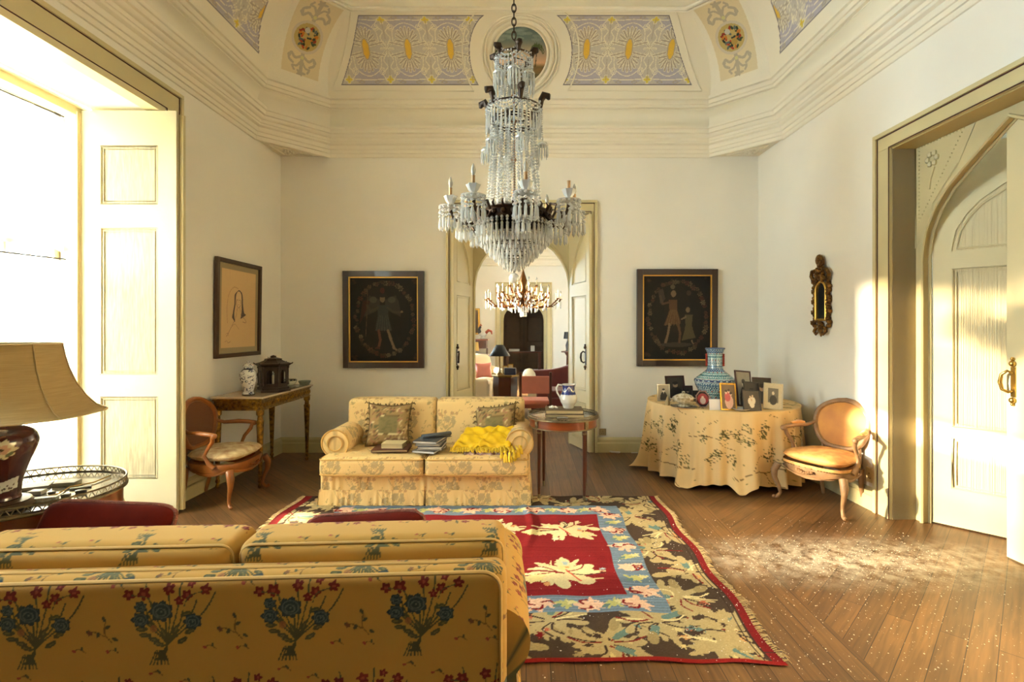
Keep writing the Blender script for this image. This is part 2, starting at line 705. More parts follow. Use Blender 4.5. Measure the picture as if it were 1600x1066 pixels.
def offset(poly, p):
    out = []
    n = len(poly)
    for i, (x, y) in enumerate(poly):
        if i == 0:
            out.append((x + p, y))
            continue
        if i == n - 1:
            out.append((x - p, y))
            continue
        a, b, c = Vector(poly[i - 1]), Vector(poly[i]), Vector(poly[i + 1])
        d1, d2 = (b - a).normalized(), (c - b).normalized()
        n1, n2 = Vector((d1.y, -d1.x)), Vector((d2.y, -d2.x))
        k = (n1 + n2) / (1 + n1.dot(n2))
        out.append((x + k.x * p, y + k.y * p))
    return out


def sweep(name, prof, poly, m, smooth=30, parent=None):
    vs, fs = [], []
    k = len(poly)
    for p, z in prof:
        vs += [(x, y, z) for x, y in offset(poly, p)]
    for i in range(len(prof) - 1):
        for j in range(k - 1):
            fs.append((i * k + j, i * k + j + 1, (i + 1) * k + j + 1, (i + 1) * k + j))
    return MB().add(vs, fs).build(name, m, parent, smooth=smooth)


prof = [(0, 3.84), (.012, 3.845), (.02, 3.86), (.02, 3.885), (.035, 3.89), (.038, 3.93), (.05, 3.935), (.055, 3.945), (.055, 3.985), (.07, 3.99), (.085, 4.0), (.09, 4.02),
        (.10, 4.025), (.102, 4.06), (.12, 4.065), (.135, 4.08), (.14, 4.10), (.165, 4.105), (.17, 4.15), (.185, 4.155), (.19, 4.165), (.19, 4.185), (.17, 4.19), (.03, 4.195),
        (.03, 4.23), (.035, 4.29), (.055, 4.35), (.09, 4.395), (.125, 4.415), (.125, 4.425), (.155, 4.43), (.165, 4.445), (.165, 4.46), (.18, 4.465), (.185, 4.485), (.185, 4.51), (.175, 4.515), (.2, 4.525), (.2, 4.56)]
corn = struct(sweep('trim_1', prof, OCT, M_stucco, smooth=35))
sof = MB()
sof.add([(XL, YB, 3.86), (XL, YB - .655, 3.86), (XL + .655, YB, 3.86)], [(0, 1, 2)])
sof.add([(XR, YB, 3.86), (XR - .655, YB, 3.86), (XRc(YB - .65), YB - .655, 3.86)], [(0, 1, 2)])
for sx, x0 in ((1, XL), (-1, XR)):
    tri = [Vector((x0 + sx * .09, YB - .09, 3.855)), Vector((x0 + sx * .43, YB - .07, 3.855)), Vector((x0 + sx * .07, YB - .43, 3.855))]
    sof.tube(tri, .012, 6, closed=True)
    for k in range(9):
        a = k * 2 * PI / 9
        sof.ball((x0 + sx * .19 + .05 * math.cos(a), YB - .19 + .05 * math.sin(a), 3.85), .022, 6, 4)
    sof.ball((x0 + sx * .19, YB - .19, 3.845), .03, 8, 5)
sof.build('corner_soffit', M_stucco, corn, smooth=40)

CP = lambda t: (.2 + .65 * (1 - math.cos(t)), 4.56 + .71 * math.sin(t))     # cove profile (projection, height)
tt = np.linspace(0, PI / 2, 400)
cp = np.array([CP(t) for t in tt])
sarc = np.concatenate([[0], np.cumsum(np.linalg.norm(np.diff(cp, axis=0), axis=1))])
SL = sarc[-1]
s2p = lambda s: np.interp(s, sarc, cp[:, 0])
s2z = lambda s: np.interp(s, sarc, cp[:, 1])
kk = lambda s: np.interp(s, [0, SL], [.50, .37])      # how far the corner cove cuts into each span

M_cove = mat('painted_cove', (226, 216, 192), .8, bump=.04, bscale=60, attr=True)
STU = (236, 228, 208)
# the stencilled arabesque, one repeat .52 x .8 m
tile = Canvas(.52, .80, .004, (194, 186, 174))
CR, GR, LI, YE = (228, 220, 196), (172, 160, 144), (176, 170, 180), (222, 180, 66)
cxx, cyy = .26, .40
for q in (-1, 1):
    tile.ell(cxx, cyy + q * .30, .2, .10, LI)
    for k in range(-4, 5):
        a = PI / 2 + k * .36
        r0, r1 = .075, .19
        x0, y0 = cxx + math.cos(a) * r0 * .55, cyy + q * (.075 + math.sin(a) * r0 * .5)
        x1, y1 = cxx + math.cos(a) * r1 * .72, cyy + q * (.075 + math.sin(a) * r1 * .9)
        tile.line([(x0, y0), (x1, y1)], .034, CR)
        tile.line([(x0, y0), (x1, y1)], .02, GR)
    tile.curve([(cxx - .17, cyy + q * .06), (cxx - .16, cyy + q * .2), (cxx - .09, cyy + q * .27), (cxx, cyy + q * .3), (cxx + .09, cyy + q * .27), (cxx + .16, cyy + q * .2), (cxx + .17, cyy + q * .06)], .010, CR)
    for g in (-1, 1):
        tile.line([(cxx + g * .06, cyy + q * .04), (cxx + g * .22, cyy + q * .075)], .03, CR)
        tile.line([(cxx + g * .06, cyy + q * .04), (cxx + g * .22, cyy + q * .075)], .016, GR)
        tile.curve([(cxx + g * .26, cyy + q * .03), (cxx + g * .2, cyy + q * .12), (cxx + g * .24, cyy + q * .2), (cxx + g * .17, cyy + q * .27), (cxx + g * .2, cyy + q * .33), (cxx + g * .1, cyy + q * .34), (cxx, cyy + q * .345)], .011, CR)
        for rr in (.018, .036):
            tile.ring(cxx + g * .17, cyy + q * .245, rr, rr, .009, CR)
        tile.ring(cxx + g * .1, cyy + q * .37, .03, .014, .008, GR)
for k in range(8):
    a = k * PI / 4
    tile.line([(0, cyy), (math.cos(a) * .075, cyy + math.sin(a) * .075)], .022, CR)
    tile.line([(0, cyy), (math.cos(a) * .07, cyy + math.sin(a) * .07)], .011, GR)
for q in (.06, .74):
    flower(tile, 0, q, .055, CR, CR, 4)
    flower(tile, 0, q, .04, (214, 196, 74), (222, 180, 66), 4)
    tile.line([(0, q), (0, cyy + (q - cyy) * .35)], .012, GR)
tile.ell(cxx, cyy, .05, .125, GR)
tile.ell(cxx, cyy, .036, .11, YE, 0, 1)
tile.rect(cxx - .036, cxx + .036, cyy - .07, cyy + .07, YE)
tile.noise(.12, 2)


def back_pos(X0, s):
    return X0, YB - s2p(s), s2z(s)


MEDX, MEDS = -.067, .47
LENX0, LENX1 = XL, XR


def cove_back_col(X, s):
    c = np.empty((len(X), 3))
    c[:] = lin(STU)
    t = np.clip((s - .13) / .81, 0, 1)
    xl = -2.336 + t * .384
    xr = 2.094 - t * .428
    d = np.sqrt((X - MEDX) ** 2 + (s - MEDS) ** 2)
    ins = (s > .13) & (s < .94) & (X > xl) & (X < xr) & (d > .63)
    left = X < MEDX
    u = np.where(left, X + 1.99 - .0 + .26 - .02, X - .745 + .26)
    k = tile.get(u, s - .135)
    c[ins] = k[ins]
    # thin dark outline
    e = .010
    edge = ins & ((s < .13 + e) | (s > .94 - e) | (X < xl + e) | (X > xr - e) | (d < .63 + e))
    c[edge] = lin((110, 104, 110))
    return c


ceil = struct(MB().box(XL - .5, XRF + .5, YF - .2, YB + .3, 5.27, 5.4).build('ceiling', M_white, smooth=0))


def back_fn(U, V):
    s = V * SL
    p, z, k = s2p(s), s2z(s), kk(s)
    x0, x1 = XL + p + k, XR - p - k
    X = x0 + (x1 - x0) * U
    return np.stack([X, YB - p, z], 1)


npgrid('cove_back', back_fn, 780, 170, M_cove, ceil, col=lambda U, V: cove_back_col(back_fn(U, V)[:, 0], V * SL))

corner = Canvas(.7, 1.1, .0035, STU, wrap=False)     # painted flower roundel with grey arabesques on a cream strip
corner.rect(.12, .56, .13, .98, (222, 206, 168))
G2 = (184, 172, 150)
for q, sgn in ((.30, -1), (.80, 1)):
    y = .55 + sgn * .2
    for g in (-1, 1):
        corner.curve([(.34, y), (.34 + g * .08, y + sgn * .04), (.34 + g * .13, y + sgn * .0), (.34 + g * .15, y + sgn * .06), (.34 + g * .10, y + sgn * .10)], .028, G2)
        corner.curve([(.34, y + sgn * .05), (.34 + g * .05, y + sgn * .12), (.34 + g * .10, y + sgn * .13), (.34 + g * .08, y + sgn * .17)], .024, G2)
        corner.ell(.34 + g * .15, y + sgn * .03, .022, .022, G2)
    corner.line([(.34, y - sgn * .02), (.34, y + sgn * .2)], .04, G2)
    corner.ell(.34, y + sgn * .19, .05, .03, G2, 0, 1, 5, .3)
    corner.ell(.34, y + sgn * .02, .02, .02, (206, 200, 140))
corner.ell(.34, .55, .175, .175, (206, 194, 172))
corner.ell(.34, .55, .145, .145, (188, 164, 100))
rr = random.Random(3)
for k in range(46):
    a, r = rr.random() * 6.28, rr.random() ** .5 * .115
    cc = rr.choice([(60, 70, 50), (150, 50, 34), (196, 120, 44), (92, 104, 98), (36, 46, 36), (176, 62, 40), (48, 60, 44)])
    corner.ell(.34 + math.cos(a) * r, .55 + math.sin(a) * r, .022, .012, cc, rr.random() * 3)
corner.ell(.36, .50, .036, .036, (178, 146, 70))
corner.ell(.32, .62, .03, .03, (190, 190, 176))
corner.noise(.06)
for sx in (1, -1):
    def cfn(U, V, sx=sx):
        s = V * SL
        p, z, k = s2p(s), s2z(s), kk(s)
        xw = XL if sx > 0 else XR + 0 * s
        ax, ay = xw + sx * p, YB - p - k
        if sx < 0:
            ax = XR + (YB - ay) * TH - p
        bx, by = xw + sx * (p + k), YB - p
        W = U if sx > 0 else 1 - U
        return np.stack([ax + (bx - ax) * W, ay + (by - ay) * W, z], 1)

    def ccol(U, V):
        k = kk(V * SL) * 1.414
        return corner.get(.34 + (U - .5) * k, V * SL)
    npgrid('cove_corner', cfn, 150, 240, M_cove, ceil, col=ccol)
for sx in (1, -1):
    def sfn(U, V, sx=sx):
        s = V * SL
        p, z, k = s2p(s), s2z(s), kk(s)
        y0, y1 = YF, YB - p - k
        Y = y0 + (y1 - y0) * U
        X = (XL + p) if sx > 0 else XR + (YB - Y) * TH - p
        if sx < 0:
            Y2 = y1 + (y0 - y1) * U
            X = XR + (YB - Y2) * TH - p
            return np.stack([X, Y2, z], 1)
        return np.stack([X, Y, z], 1)

    def scol(U, V, sx=sx):
        P = sfn(U, V)
        s, Y = V * SL, P[:, 1]
        c = np.empty((len(s), 3))
        c[:] = lin(STU)
        t = np.clip((s - .13) / .81, 0, 1)
        far = 5.66 - .40 * t
        ins = (s > .13) & (s < .94) & (Y < far) & (Y > 4.06 - .1 * t)
        ins |= (s > .13) & (s < .94) & (Y < 2.7) & (Y > .9)
        k = tile.get(Y, s - .135)
        c[ins] = k[ins]
        e = .012
        ed = ins & ((s < .13 + e) | (s > .94 - e) | (Y > far - e))
        c[ed] = lin((110, 104, 110))
        return c
    npgrid('cove_side', sfn, 620, 90, M_cove, ceil, col=scol)

# mouldings lying on the cove: the frame of each painted field, the medallion rings, the top rim
bp3 = lambda x, s, o=0: Vector((x, YB - float(s2p(s)) - o, float(s2z(s)) - o * .3))
mo = MB()
for side in (-1, 1):
    pts = []
    x_out = (-2.336 - .09, -1.952 - .09) if side < 0 else (2.094 + .09, 1.666 + .09)
    for s in np.linspace(.06, 1.0, 12):
        t = (s - .13) / .81
        pts.append((x_out[0] + (x_out[1] - x_out[0]) * t, s))
    a1 = [(MEDX + side * math.cos(a) * .72, MEDS + math.sin(a) * .72) for a in np.linspace(.82, -.60, 16)]
    a1 = [p for p in a1 if .06 < p[1] < 1.0]
    loop = pts + [(a1[0][0], 1.0)] + a1 + [(a1[-1][0], .06)]
    if side > 0:
        loop = loop[::-1]
    P = [bp3(x, s, .004) for x, s in loop]
    mo.tube(P, .009, 5, closed=True)
for s, r in ((1.02, .012), (1.075, .022), (1.1, .012)):
    p, z, k = float(s2p(min(s, SL))), float(s2z(min(s, SL))) , float(kk(min(s, SL)))
    z = min(z, 5.262)
    ring = [(XL + p, YF), (XL + p, YB - p - k), (XL + p + k, YB - p), (XR - p - k, YB - p), (XRc(YB - p - k) - p, YB - p - k), (XRF - p, YF)]
    mo.tube([(x, y, z - .01) for x, y in ring], r, 6)
mo.build('cove_moulding', M_stucco, ceil, smooth=50)
md = MB()
for r, w_ in ((.335, .016), (.385, .026), (.44, .014), (.475, .012)):
    md.tube([bp3(MEDX + math.cos(a) * r, MEDS + math.sin(a) * r * 1.0, .012) for a in np.linspace(0, 2 * PI, 48, endpoint=False)], w_, 6, closed=True)
md.build('medallion_ring', M_stucco, ceil, smooth=50)
med = Canvas(.68, .68, .005, (120, 132, 120), wrap=False)
for j in range(136):
    f = j / 136
    top, mid, low = np.array((88, 106, 102)), np.array((206, 160, 122)), np.array((96, 78, 40))
    cc = low if f < .3 else (low + (mid - low) * (f - .3) / .06 if f < .36 else (mid + (top - mid) * (f - .36) / .4 if f < .76 else top))
    med.a[j] = lin(cc)
for k in range(30):
    med.ell(rr.random() * .68, .5 + rr.random() * .18, .06, .018, (132, 144, 134), 0, .5)
    med.ell(rr.random() * .68, rr.random() * .2, .05, .02, rr.choice([(70, 64, 30), (110, 84, 40), (60, 66, 36)]), 0, .7)
for px_, py_, s_ in ((.54, .40, 1.0), (.08, .36, .7), (.2, .33, .5)):
    med.line([(px_ - .02, .2), (px_, py_)], .012, (60, 50, 24))
    for k in range(9):
        a = -.4 + k * .5
        med.curve([(px_, py_), (px_ + math.cos(a) * .05 * s_, py_ + math.sin(a) * .05 * s_ + .015), (px_ + math.cos(a) * .085 * s_, py_ + math.sin(a) * .05 * s_ - .03)], .014, (58, 74, 30))


def mfn(U, V):
    a = U * 2 * PI
    r = V * .33
    x, s = MEDX + np.cos(a) * r, MEDS + np.sin(a) * r
    return np.stack([x, YB - s2p(s) - .006, s2z(s)], 1)


def mcol(U, V):
    a = U * 2 * PI
    return med.get(.34 + np.cos(a) * V * .33, .34 + np.sin(a) * V * .33)


npgrid('ceiling_medallion_painting', mfn, 120, 50, mat('medallion_paint', (120, 120, 100), .6, attr=True), ceil, cu=True, col=mcol)

# ---------------------------------------------------------------- baseboards
bprof = [(.035, 0), (.035, .115), (.03, .125), (.022, .13), (.022, .165), (.012, .18), (.0, .195)]


def baseboard(name, M, x0, x1):
    b = MB()
    n = len(bprof)
    vs = [M @ Vector((x, -p, z)) for x in (x0, x1) for p, z in bprof]
    b.add(vs, [(i, i + 1, n + i + 1, n + i) for i in range(n - 1)] + [tuple(range(n)), tuple(range(n, 2 * n))[::-1]])
    b.build(name, M_base, smooth=25)['kind'] = 'structure'


baseboard('baseboard_back', MBw, XL, -1.04)
baseboard('baseboard_back_2', MBw, .925, XR)
baseboard('baseboard_left', MLw, 4.66, YB)
baseboard('baseboard_left_2', MLw, YF, 2.66)
baseboard('baseboard_right', MRw, 0, 2.17)
baseboard('baseboard_right_2', MRw, 4.16, YB - YF)


# ---------------------------------------------------------------- casings, leaves, arches
def casing(name, M, x0, x1, zt, wd, wt, zb=0.0):
    """flat architrave with an outer bead and two dark red painted lines; x0,x1,zt outer"""
    b = MB()
    ln = MB()
    for (a0, a1, c0, c1) in ((x0, x0 + wd, zb, zt - wt), (x1 - wd, x1, zb, zt - wt), (x0, x1, zt - wt, zt)):
        b.box(a0, a1, -.03, 0, c0, c1, M)
    e = .035
    for (a0, a1, c0, c1) in ((x0, x0 + e, zb, zt - e), (x1 - e, x1, zb, zt - e), (x0, x1, zt - e, zt)):
        b.box(a0, a1, -.05, -.03, c0, c1, M)
    for d in (e, None):
        dx = wd - .008 if d is None else d
        dz = wt - .008 if d is None else d
        q = .008
        for (a0, a1, c0, c1) in ((x0 + dx, x0 + dx + q, zb, zt - dz), (x1 - dx - q, x1 - dx, zb, zt - dz), (x0 + dx, x1 - dx, zt - dz - q, zt - dz)):
            ln.box(a0, a1, -.0335, -.0299, c0, c1, M)
    o = struct(b.build(name, M_case, smooth=0, bevel=.004))
    ln.build('painted_line', M_red, o, smooth=0)
    return o


ARCH = [(1, 0), (.985, .12), (.95, .26), (.84, .44), (.68, .6), (.49, .72), (.3, .83), (.13, .93), (0, 1)]


def leaf(name, M, w_, h, panels, parent, mt, mp, t=.035, arch=None, groove=.012):
    """framed and panelled leaf. panels: (x0,x1,z0,z1); arch=(index, flip): that panel has a half ogive top"""
    b = MB()
    ps = sorted(panels, key=lambda p: p[2])
    xa, xb = min(p[0] for p in ps), max(p[1] for p in ps)
    b.box(0, xa, 0, t, 0, h, M)
    b.box(xb, w_, 0, t, 0, h, M)
    z = 0
    for p in ps:
        b.box(xa, xb, 0, t, z, p[2], M)
        z = p[3]
    b.box(xa, xb, 0, t, z, h, M)
    q = MB()
    for i, (x0, x1, z0, z1) in enumerate(ps):
        q.box(x0 - .002, x1 + .002, groove, t - groove, z0 - .002, z1 + .002, M)
        if arch and arch[0] == i:
            fl = arch[1]
            W_, H_ = x1 - x0, z1 - z0
            cur = [((x0 + W_ * a) if not fl else (x1 - W_ * a), z0 + H_ * c) for a, c in ARCH]
            corner_ = (x1, z1) if not fl else (x0, z1)
            poly = cur + [corner_]
            if fl:
                poly = poly[::-1]
            b.prism(poly, t, M)
            for yy in (-.002, t + .002):
                inn = [((x0 + .02 + (W_ - .05) * a) if not fl else (x1 - .02 - (W_ - .05) * a), z0 + .02 + (H_ - .08) * c) for a, c in ARCH]
                inn.append((x0 + .02 if not fl else x1 - .02, z0 + .02))
                b.tube([M @ Vector((x, yy + (.01 if yy < 0 else -.01), z_)) for x, z_ in inn], .009, 5, closed=True)
            continue
        for yy in (groove * .5, t - groove * .5):
            for d, r in ((.006, .009), (.03, .005)):
                b.tube([M @ Vector(p3) for p3 in ((x0 + d, yy, z0 + d), (x1 - d, yy, z0 + d), (x1 - d, yy, z1 - d), (x0 + d, yy, z1 - d))], r, 5, closed=True)
    o = b.build(name, mt, parent, smooth=30, bevel=0)
    q.build('panel', mp, o, smooth=0)
    return o


def arch_frame(M, xc, half, zs, za, x0, x1, zt, t, parent, mt):
    cur = [(xc - half * a, zs + (za - zs) * c) for a, c in ARCH]
    cur2 = [(xc + half * a, zs + (za - zs) * c) for a, c in ARCH[::-1]]
    b = MB()
    L_ = [(x0, 0), (x0, zt), (xc, zt)] + cur[::-1] + [(xc - half, 0)]
    R_ = [(x1, 0), (xc + half, 0)] + cur2[::-1] + [(xc, zt), (x1, zt)]
    b.prism(L_[::-1], t, M)
    b.prism(R_[::-1], t, M)
    path = [(xc - half, 0)] + cur + cur2[1:] + [(xc + half, 0)]
    for yy, r in ((-.008, .014), (t + .008, .014)):
        b.tube([M @ Vector((x, yy, z)) for x, z in path], r, 6)
    o = b.build('arch_frame', mt, parent, smooth=30)
    d = MB()
    for sg in (-1, 1):
        for yy in (-.004, t + .004):
            e = x0 + .05 if sg < 0 else x1 - .05
            hx = half - .03
            tri = [(e, zt - .05), (xc + sg * hx * .34, zt - .05), (xc + sg * half * .55, zs + (za - zs) * .78), (xc + sg * half * .86, zs + (za - zs) * .5), (e, zs + .1)]
            d.tube([M @ Vector((x, yy, z)) for x, z in tri], .006, 4, closed=True)
            cx_ = e - sg * .16 * half / .7
            cz_ = zt - .22
            tri2 = [(e - sg * .035, zt - .085), (xc + sg * hx * .5, zt - .085), (e - sg * .035, zs + .32)]
            for (ax_, az_), (bx_, bz_) in zip(tri2, tri2[1:] + tri2[:1]):
                n_ = int(math.hypot(bx_ - ax_, bz_ - az_) / .03)
                for k in range(n_):
                    f = k / n_
                    d.ball(M @ Vector((ax_ + (bx_ - ax_) * f, yy, az_ + (bz_ - az_) * f)), .006, 5, 3)
            for k in range(6):
                a = k * PI / 3
                d.ball(M @ Vector((cx_ + .045 * math.cos(a), yy, cz_ + .045 * math.sin(a))), .024, 6, 4)
            d.curve = None
            d.tube([M @ Vector((cx_ + .02, yy, cz_ - .07)), M @ Vector((cx_ - .02, yy, cz_ - .16)), M @ Vector((cx_ + sg * .03, yy, cz_ - .24))], .008, 5)
    d.build('carved_spandrel', mt, o, smooth=40)
    return o


def handle(M, parent, mt, sc=1.0, face=-1):
    b = MB()
    f = face
    b.box(-.016 * sc, .016 * sc, min(0, f * .006), max(0, f * .006), -.09 * sc, .10 * sc, M)
    b.ball(M @ Vector((0, f * .01, .12 * sc)), .02 * sc, 8, 5)
    b.ball(M @ Vector((0, f * .01, .15 * sc)), .012 * sc, 8, 5)
    b.ball(M @ Vector((0, f * .01, -.11 * sc)), .02 * sc, 8, 5)
    b.ball(M @ Vector((0, f * .01, -.135 * sc)), .011 * sc, 8, 5)
    b.tube([M @ Vector((x * sc, f * y, z * sc)) for x, y, z in ((0, .01, .06), (-.01, .035, .075), (-.035, .05, .05), (-.045, .05, .0), (-.035, .045, -.045), (-.008, .03, -.06), (0, .01, -.05))], [.007 * sc, .009 * sc, .01 * sc, .012 * sc, .01 * sc, .009 * sc, .007 * sc], 8)
    return b.build('door_handle', mt, parent, smooth=50)


# --- back door (door_1)
dc = casing('door_1', MBw, -1.04, .925, 3.28, .085, .15)
rv = MB()
rv.box(-.96, -.945, 0, .5, 0, 3.14, MBw)
rv.box(.83, .845, 0, .5, 0, 3.14, MBw)
rv.box(-.96, .845, 0, .5, 3.12, 3.14, MBw)
rv.build('door_reveal', M_case, dc, smooth=0)
arch_frame(Matrix.Translation((0, 7.10, 0)), -.06, .67, 2.18, 3.06, -1.02, .9, 3.2, .06, dc, M_case)
for sgx, hx, hy, tx, ty in ((1, -.935, 6.52, -.745, 7.09), (-1, .815, 6.52, .60, 7.09)):
    dx, dy = tx - hx, ty - hy
    L_ = math.hypot(dx, dy)
    if sgx > 0:      # left leaf, its inner face looks to the middle
        Ml = Matrix.Translation((hx, hy, .012)) @ Matrix.Rotation(math.atan2(dy, dx), 4, 'Z')
    else:
        Ml = Matrix.Translation((tx, ty, .012)) @ Matrix.Rotation(math.atan2(-dy, -dx), 4, 'Z')
    lf = leaf('door_leaf', Ml, L_, 3.08, [(.09, L_ - .09, .12, .62), (.09, L_ - .09, .78, 2.04), (.09, L_ - .09, 2.2, 2.98)], dc, M_cream, M_cream, arch=(2, sgx < 0))
    hxp = L_ * .16 if sgx > 0 else L_ * .84
    handle(Ml @ Matrix.Translation((hxp, 0, 1.22)), lf, M_dark, 1.1)

# --- right door (door_2), local x along the wall toward the camera
dr = casing('door_2', MRw, 2.175, 4.15, 3.28, .175, .15)
rv = MB()
rv.box(2.335, 2.35, 0, .22, 0, 3.14, MRw)
rv.box(3.98, 3.995, 0, .22, 0, 3.14, MRw)
rv.box(2.35, 3.98, 0, .22, 3.12, 3.14, MRw)
rv.build('door_reveal', mat('reveal_paint', (186, 164, 108), .45, var=.06, vscale=3), dr, smooth=0)
arch_frame(MRw @ Matrix.Translation((0, .20, 0)), 3.165, .745, 2.18, 3.06, 2.30, 4.03, 3.2, .05, dr, M_case)
Mf = MRw @ Matrix.Translation((2.43, .275, .012)) @ Matrix.Rotation(math.radians(42), 4, 'Z')
lf = leaf('door_leaf', Mf, .76, 3.05, [(.12, .66, .3, .72), (.12, .66, .80, 2.08), (.12, .66, 2.22, 2.86)], dr, M_cream, M_reed, arch=(2, True))
Mn = MRw @ Matrix.Translation((3.07, .265, .012))
lf = leaf('door_leaf', Mn, .83, 3.05, [(.12, .73, .3, .72), (.12, .73, .80, 2.08), (.12, .73, 2.22, 2.86)], dr, M_cream, M_reed, arch=(2, False))
handle(Mn @ Matrix.Translation((.05, 0, 1.22)), lf, mat('polished_brass', (176, 148, 84), .3, 1.0), 1.1)
# closed hall behind the right door
hb = MB()
hb.box(4.9, 5.0, .5, 7, 0, 4)
hb.box(3.4, 5, .5, .6, 0, 4)
hb.box(3.4, 5, 6.9, 7, 0, 4)
hb.box(3.45, 5, .5, 7, 3.6, 3.7)
struct(hb.build('wall_hall', M_wall, smooth=0))

# --- window (window_1)
wc = casing('window_1', MLw, 2.66, 4.66, 3.75, .2, .2, .0)
rv = MB()
ML2 = MLw
rv.box(2.86, 2.875, 0, .62, 0, 3.55, ML2)
rv.box(4.445, 4.46, 0, .62, 0, 3.55, ML2)
rv.box(2.86, 4.46, 0, .62, 3.53, 3.55, ML2)
rv.box(2.86, 4.46, .60, .95, 0, .32, ML2)
rv.build('window_reveal', M_white, wc, smooth=0)
ed = MB()
ed.box(2.875, 4.445, 0, .12, 3.515, 3.53, ML2)
ed.box(2.875, 4.445, -.03, 0, 3.50, 3.56, ML2)
ed.build('casing_return', M_cream, wc, smooth=0)
fr = MB()      # outer frame, set back .65 from the room face
for d0, d1, e in ((.65, .78, .12), (.63, .66, .035)):
    fr.box(2.875, 2.875 + e, d0, d1, .3, 3.53, ML2)
    fr.box(4.445 - e, 4.445, d0, d1, .3, 3.53, ML2)
    fr.box(2.875, 4.445, d0, d1, 3.53 - e * .75, 3.53, ML2)
    fr.box(2.875, 4.445, d0, d1, .3, .36, ML2)
for e in (.04, .08, .112):
    fr.box(4.445 - e - .006, 4.445 - e, .64, .66, .3, 3.47, ML2)
fr.build('window_frame', M_cream, wc, smooth=0, bevel=.003)
st = MB()
st.box(2.85, 2.99, .78, .92, .2, 3.6, ML2)
st.box(4.33, 4.5, .78, .92, .2, 3.6, ML2)
st.box(2.85, 4.5, .78, .92, 3.47, 3.62, ML2)
st.box(2.85, 4.5, .78, .92, .1, .36, ML2)
st.build('stone_jamb', M_stone, wc, smooth=0)


def sash(z0, z1, d, nz, parent):
    b = MB()
    g = MB()
    x0, x1 = 2.99, 4.33
    b.box(x0, x0 + .045, d, d + .035, z0, z1, ML2)
    b.box(x1 - .045, x1, d, d + .035, z0, z1, ML2)
    b.box(x0, x1, d, d + .035, z0, z0 + .05, ML2)
    b.box(x0, x1, d, d + .035, z1 - .045, z1, ML2)
    for k in range(1, 3):
        x = x0 + (x1 - x0) * k / 3
        b.box(x - .012, x + .012, d + .005, d + .03, z0, z1, ML2)
    for k in range(1, nz):
        z = z0 + (z1 - z0) * k / nz
        b.box(x0, x1, d + .005, d + .03, z - .012, z + .012, ML2)
    o = b.build('sash', M_cream, parent, smooth=0)
    g.box(x0 + .01, x1 - .01, d + .015, d + .018, z0 + .02, z1 - .02, ML2)
    g.build('glass_pane', M_glass, o, smooth=0)


sash(2.28, 3.47, .84, 2, wc)
sash(.36, 2.32, .80, 3, wc)
# the open shutter standing square to the wall, a second leaf folded behind it
Ms = Matrix.Translation((-3.84, 4.365, .02))
sh = leaf('window_shutter', Ms, .82, 3.47, [(.16, .66, .29, 1.0), (.16, .66, 1.19, 2.46), (.16, .66, 2.66, 3.17)], wc, M_shut, M_worn, t=.032)
Ms2 = Matrix.Translation((-3.80, 4.402, .03))
leaf('window_shutter', Ms2, .815, 3.44, [(.16, .66, .29, 1.0), (.16, .66, 1.19, 2.46), (.16, .66, 2.66, 3.17)], wc, M_case, M_case, t=.03)
# an added window on the same wall, off camera, lifting the light indoors
for wn, wy in ((2, 1.25),):
    added_win = casing('window_%d' % wn, MLw, wy - .21, wy + 1.41, 3.75, .2, .2)
    b2 = MB()
    for x_ in (0, .58, 1.155):
        b2.box(wy + x_, wy + x_ + .045, .6, .64, 2.1, 3.54, MLw)
    for z_ in (2.1, 2.8, 3.49):
        b2.box(wy, wy + 1.2, .6, .64, z_, z_ + .05, MLw)
    b2.build('sash', M_cream, added_win, smooth=0)

# ---------------------------------------------------------------- the second salon, seen through the back door
Y2, Y3 = 7.1, 18.0
nb = wall('wall_salon_near', Matrix.Translation((0, 7.15, 0)), XL - .2, XR + .2, 4.9, .05, [(-1.0, .88, 0, 3.18)])
wall('wall_salon_left', MLw, 7.1, Y3 + .3, 4.9, .6, [(11.7, 13.2, .6, 3.5)])
wall('wall_salon_right', Matrix.Translation((XR, 0, 0)) @ Matrix.Rotation(-PI / 2, 4, 'Z'), -Y3 - .3, -7.1, 4.9, .3, [])
wall('wall_salon_far', Matrix.Translation((0, Y3, 0)), XL - .2, XR + .2, 4.9, .5, [(-.92, .74, 0, 3.13)])
struct(MB().box(XL - .3, XR + .3, 7.15, Y3 + 3, 4.7, 4.9).build('ceiling_salon', M_white, smooth=0))
SQ = [(XL, 7.2), (XL, Y3), (XR, Y3), (XR, 7.2)]
OLD = OCT
s_pr = [(0, 3.85), (.03, 3.87), (.03, 3.93), (.08, 3.97), (.1, 4.05), (.18, 4.10), (.2, 4.17), (.1, 4.2), (.12, 4.35), (.3, 4.5), (.55, 4.6), (.6, 4.7)]
struct(sweep('trim_2', s_pr, SQ, M_stucco))
fo = MB()
for k in range(40):
    fo.ball((-1.5 + k * .075, Y3 - .14, 4.16 + .03 * math.sin(k * 1.7)), .03, 6, 4)
d3 = casing('door_3', Matrix.Translation((0, Y3, 0)), -1.10, .92, 3.28, .18, .15)
arch_frame(Matrix.Translation((0, Y3 + .2, 0)), -.09, .74, 1.9, 2.75, -1.0, .82, 3.2, .06, d3, M_case)
M_dwood = mat('dark_room', (58, 42, 26), .6)
db = MB()
db.box(-2.4, -2.3, Y3 + .5, Y3 + 2.6, 0, 4)
db.box(2.2, 2.3, Y3 + .5, Y3 + 2.6, 0, 4)
db.box(-2.4, 2.3, Y3 + 2.5, Y3 + 2.6, 0, 4)
db.box(-2.4, 2.3, Y3 + .5, Y3 + 2.6, 3.9, 4)
struct(db.build('wall_dark_room', M_dwood, smooth=0))
M_ddoor = mat('dark_oak_door', (84, 60, 34), .5, var=.2)
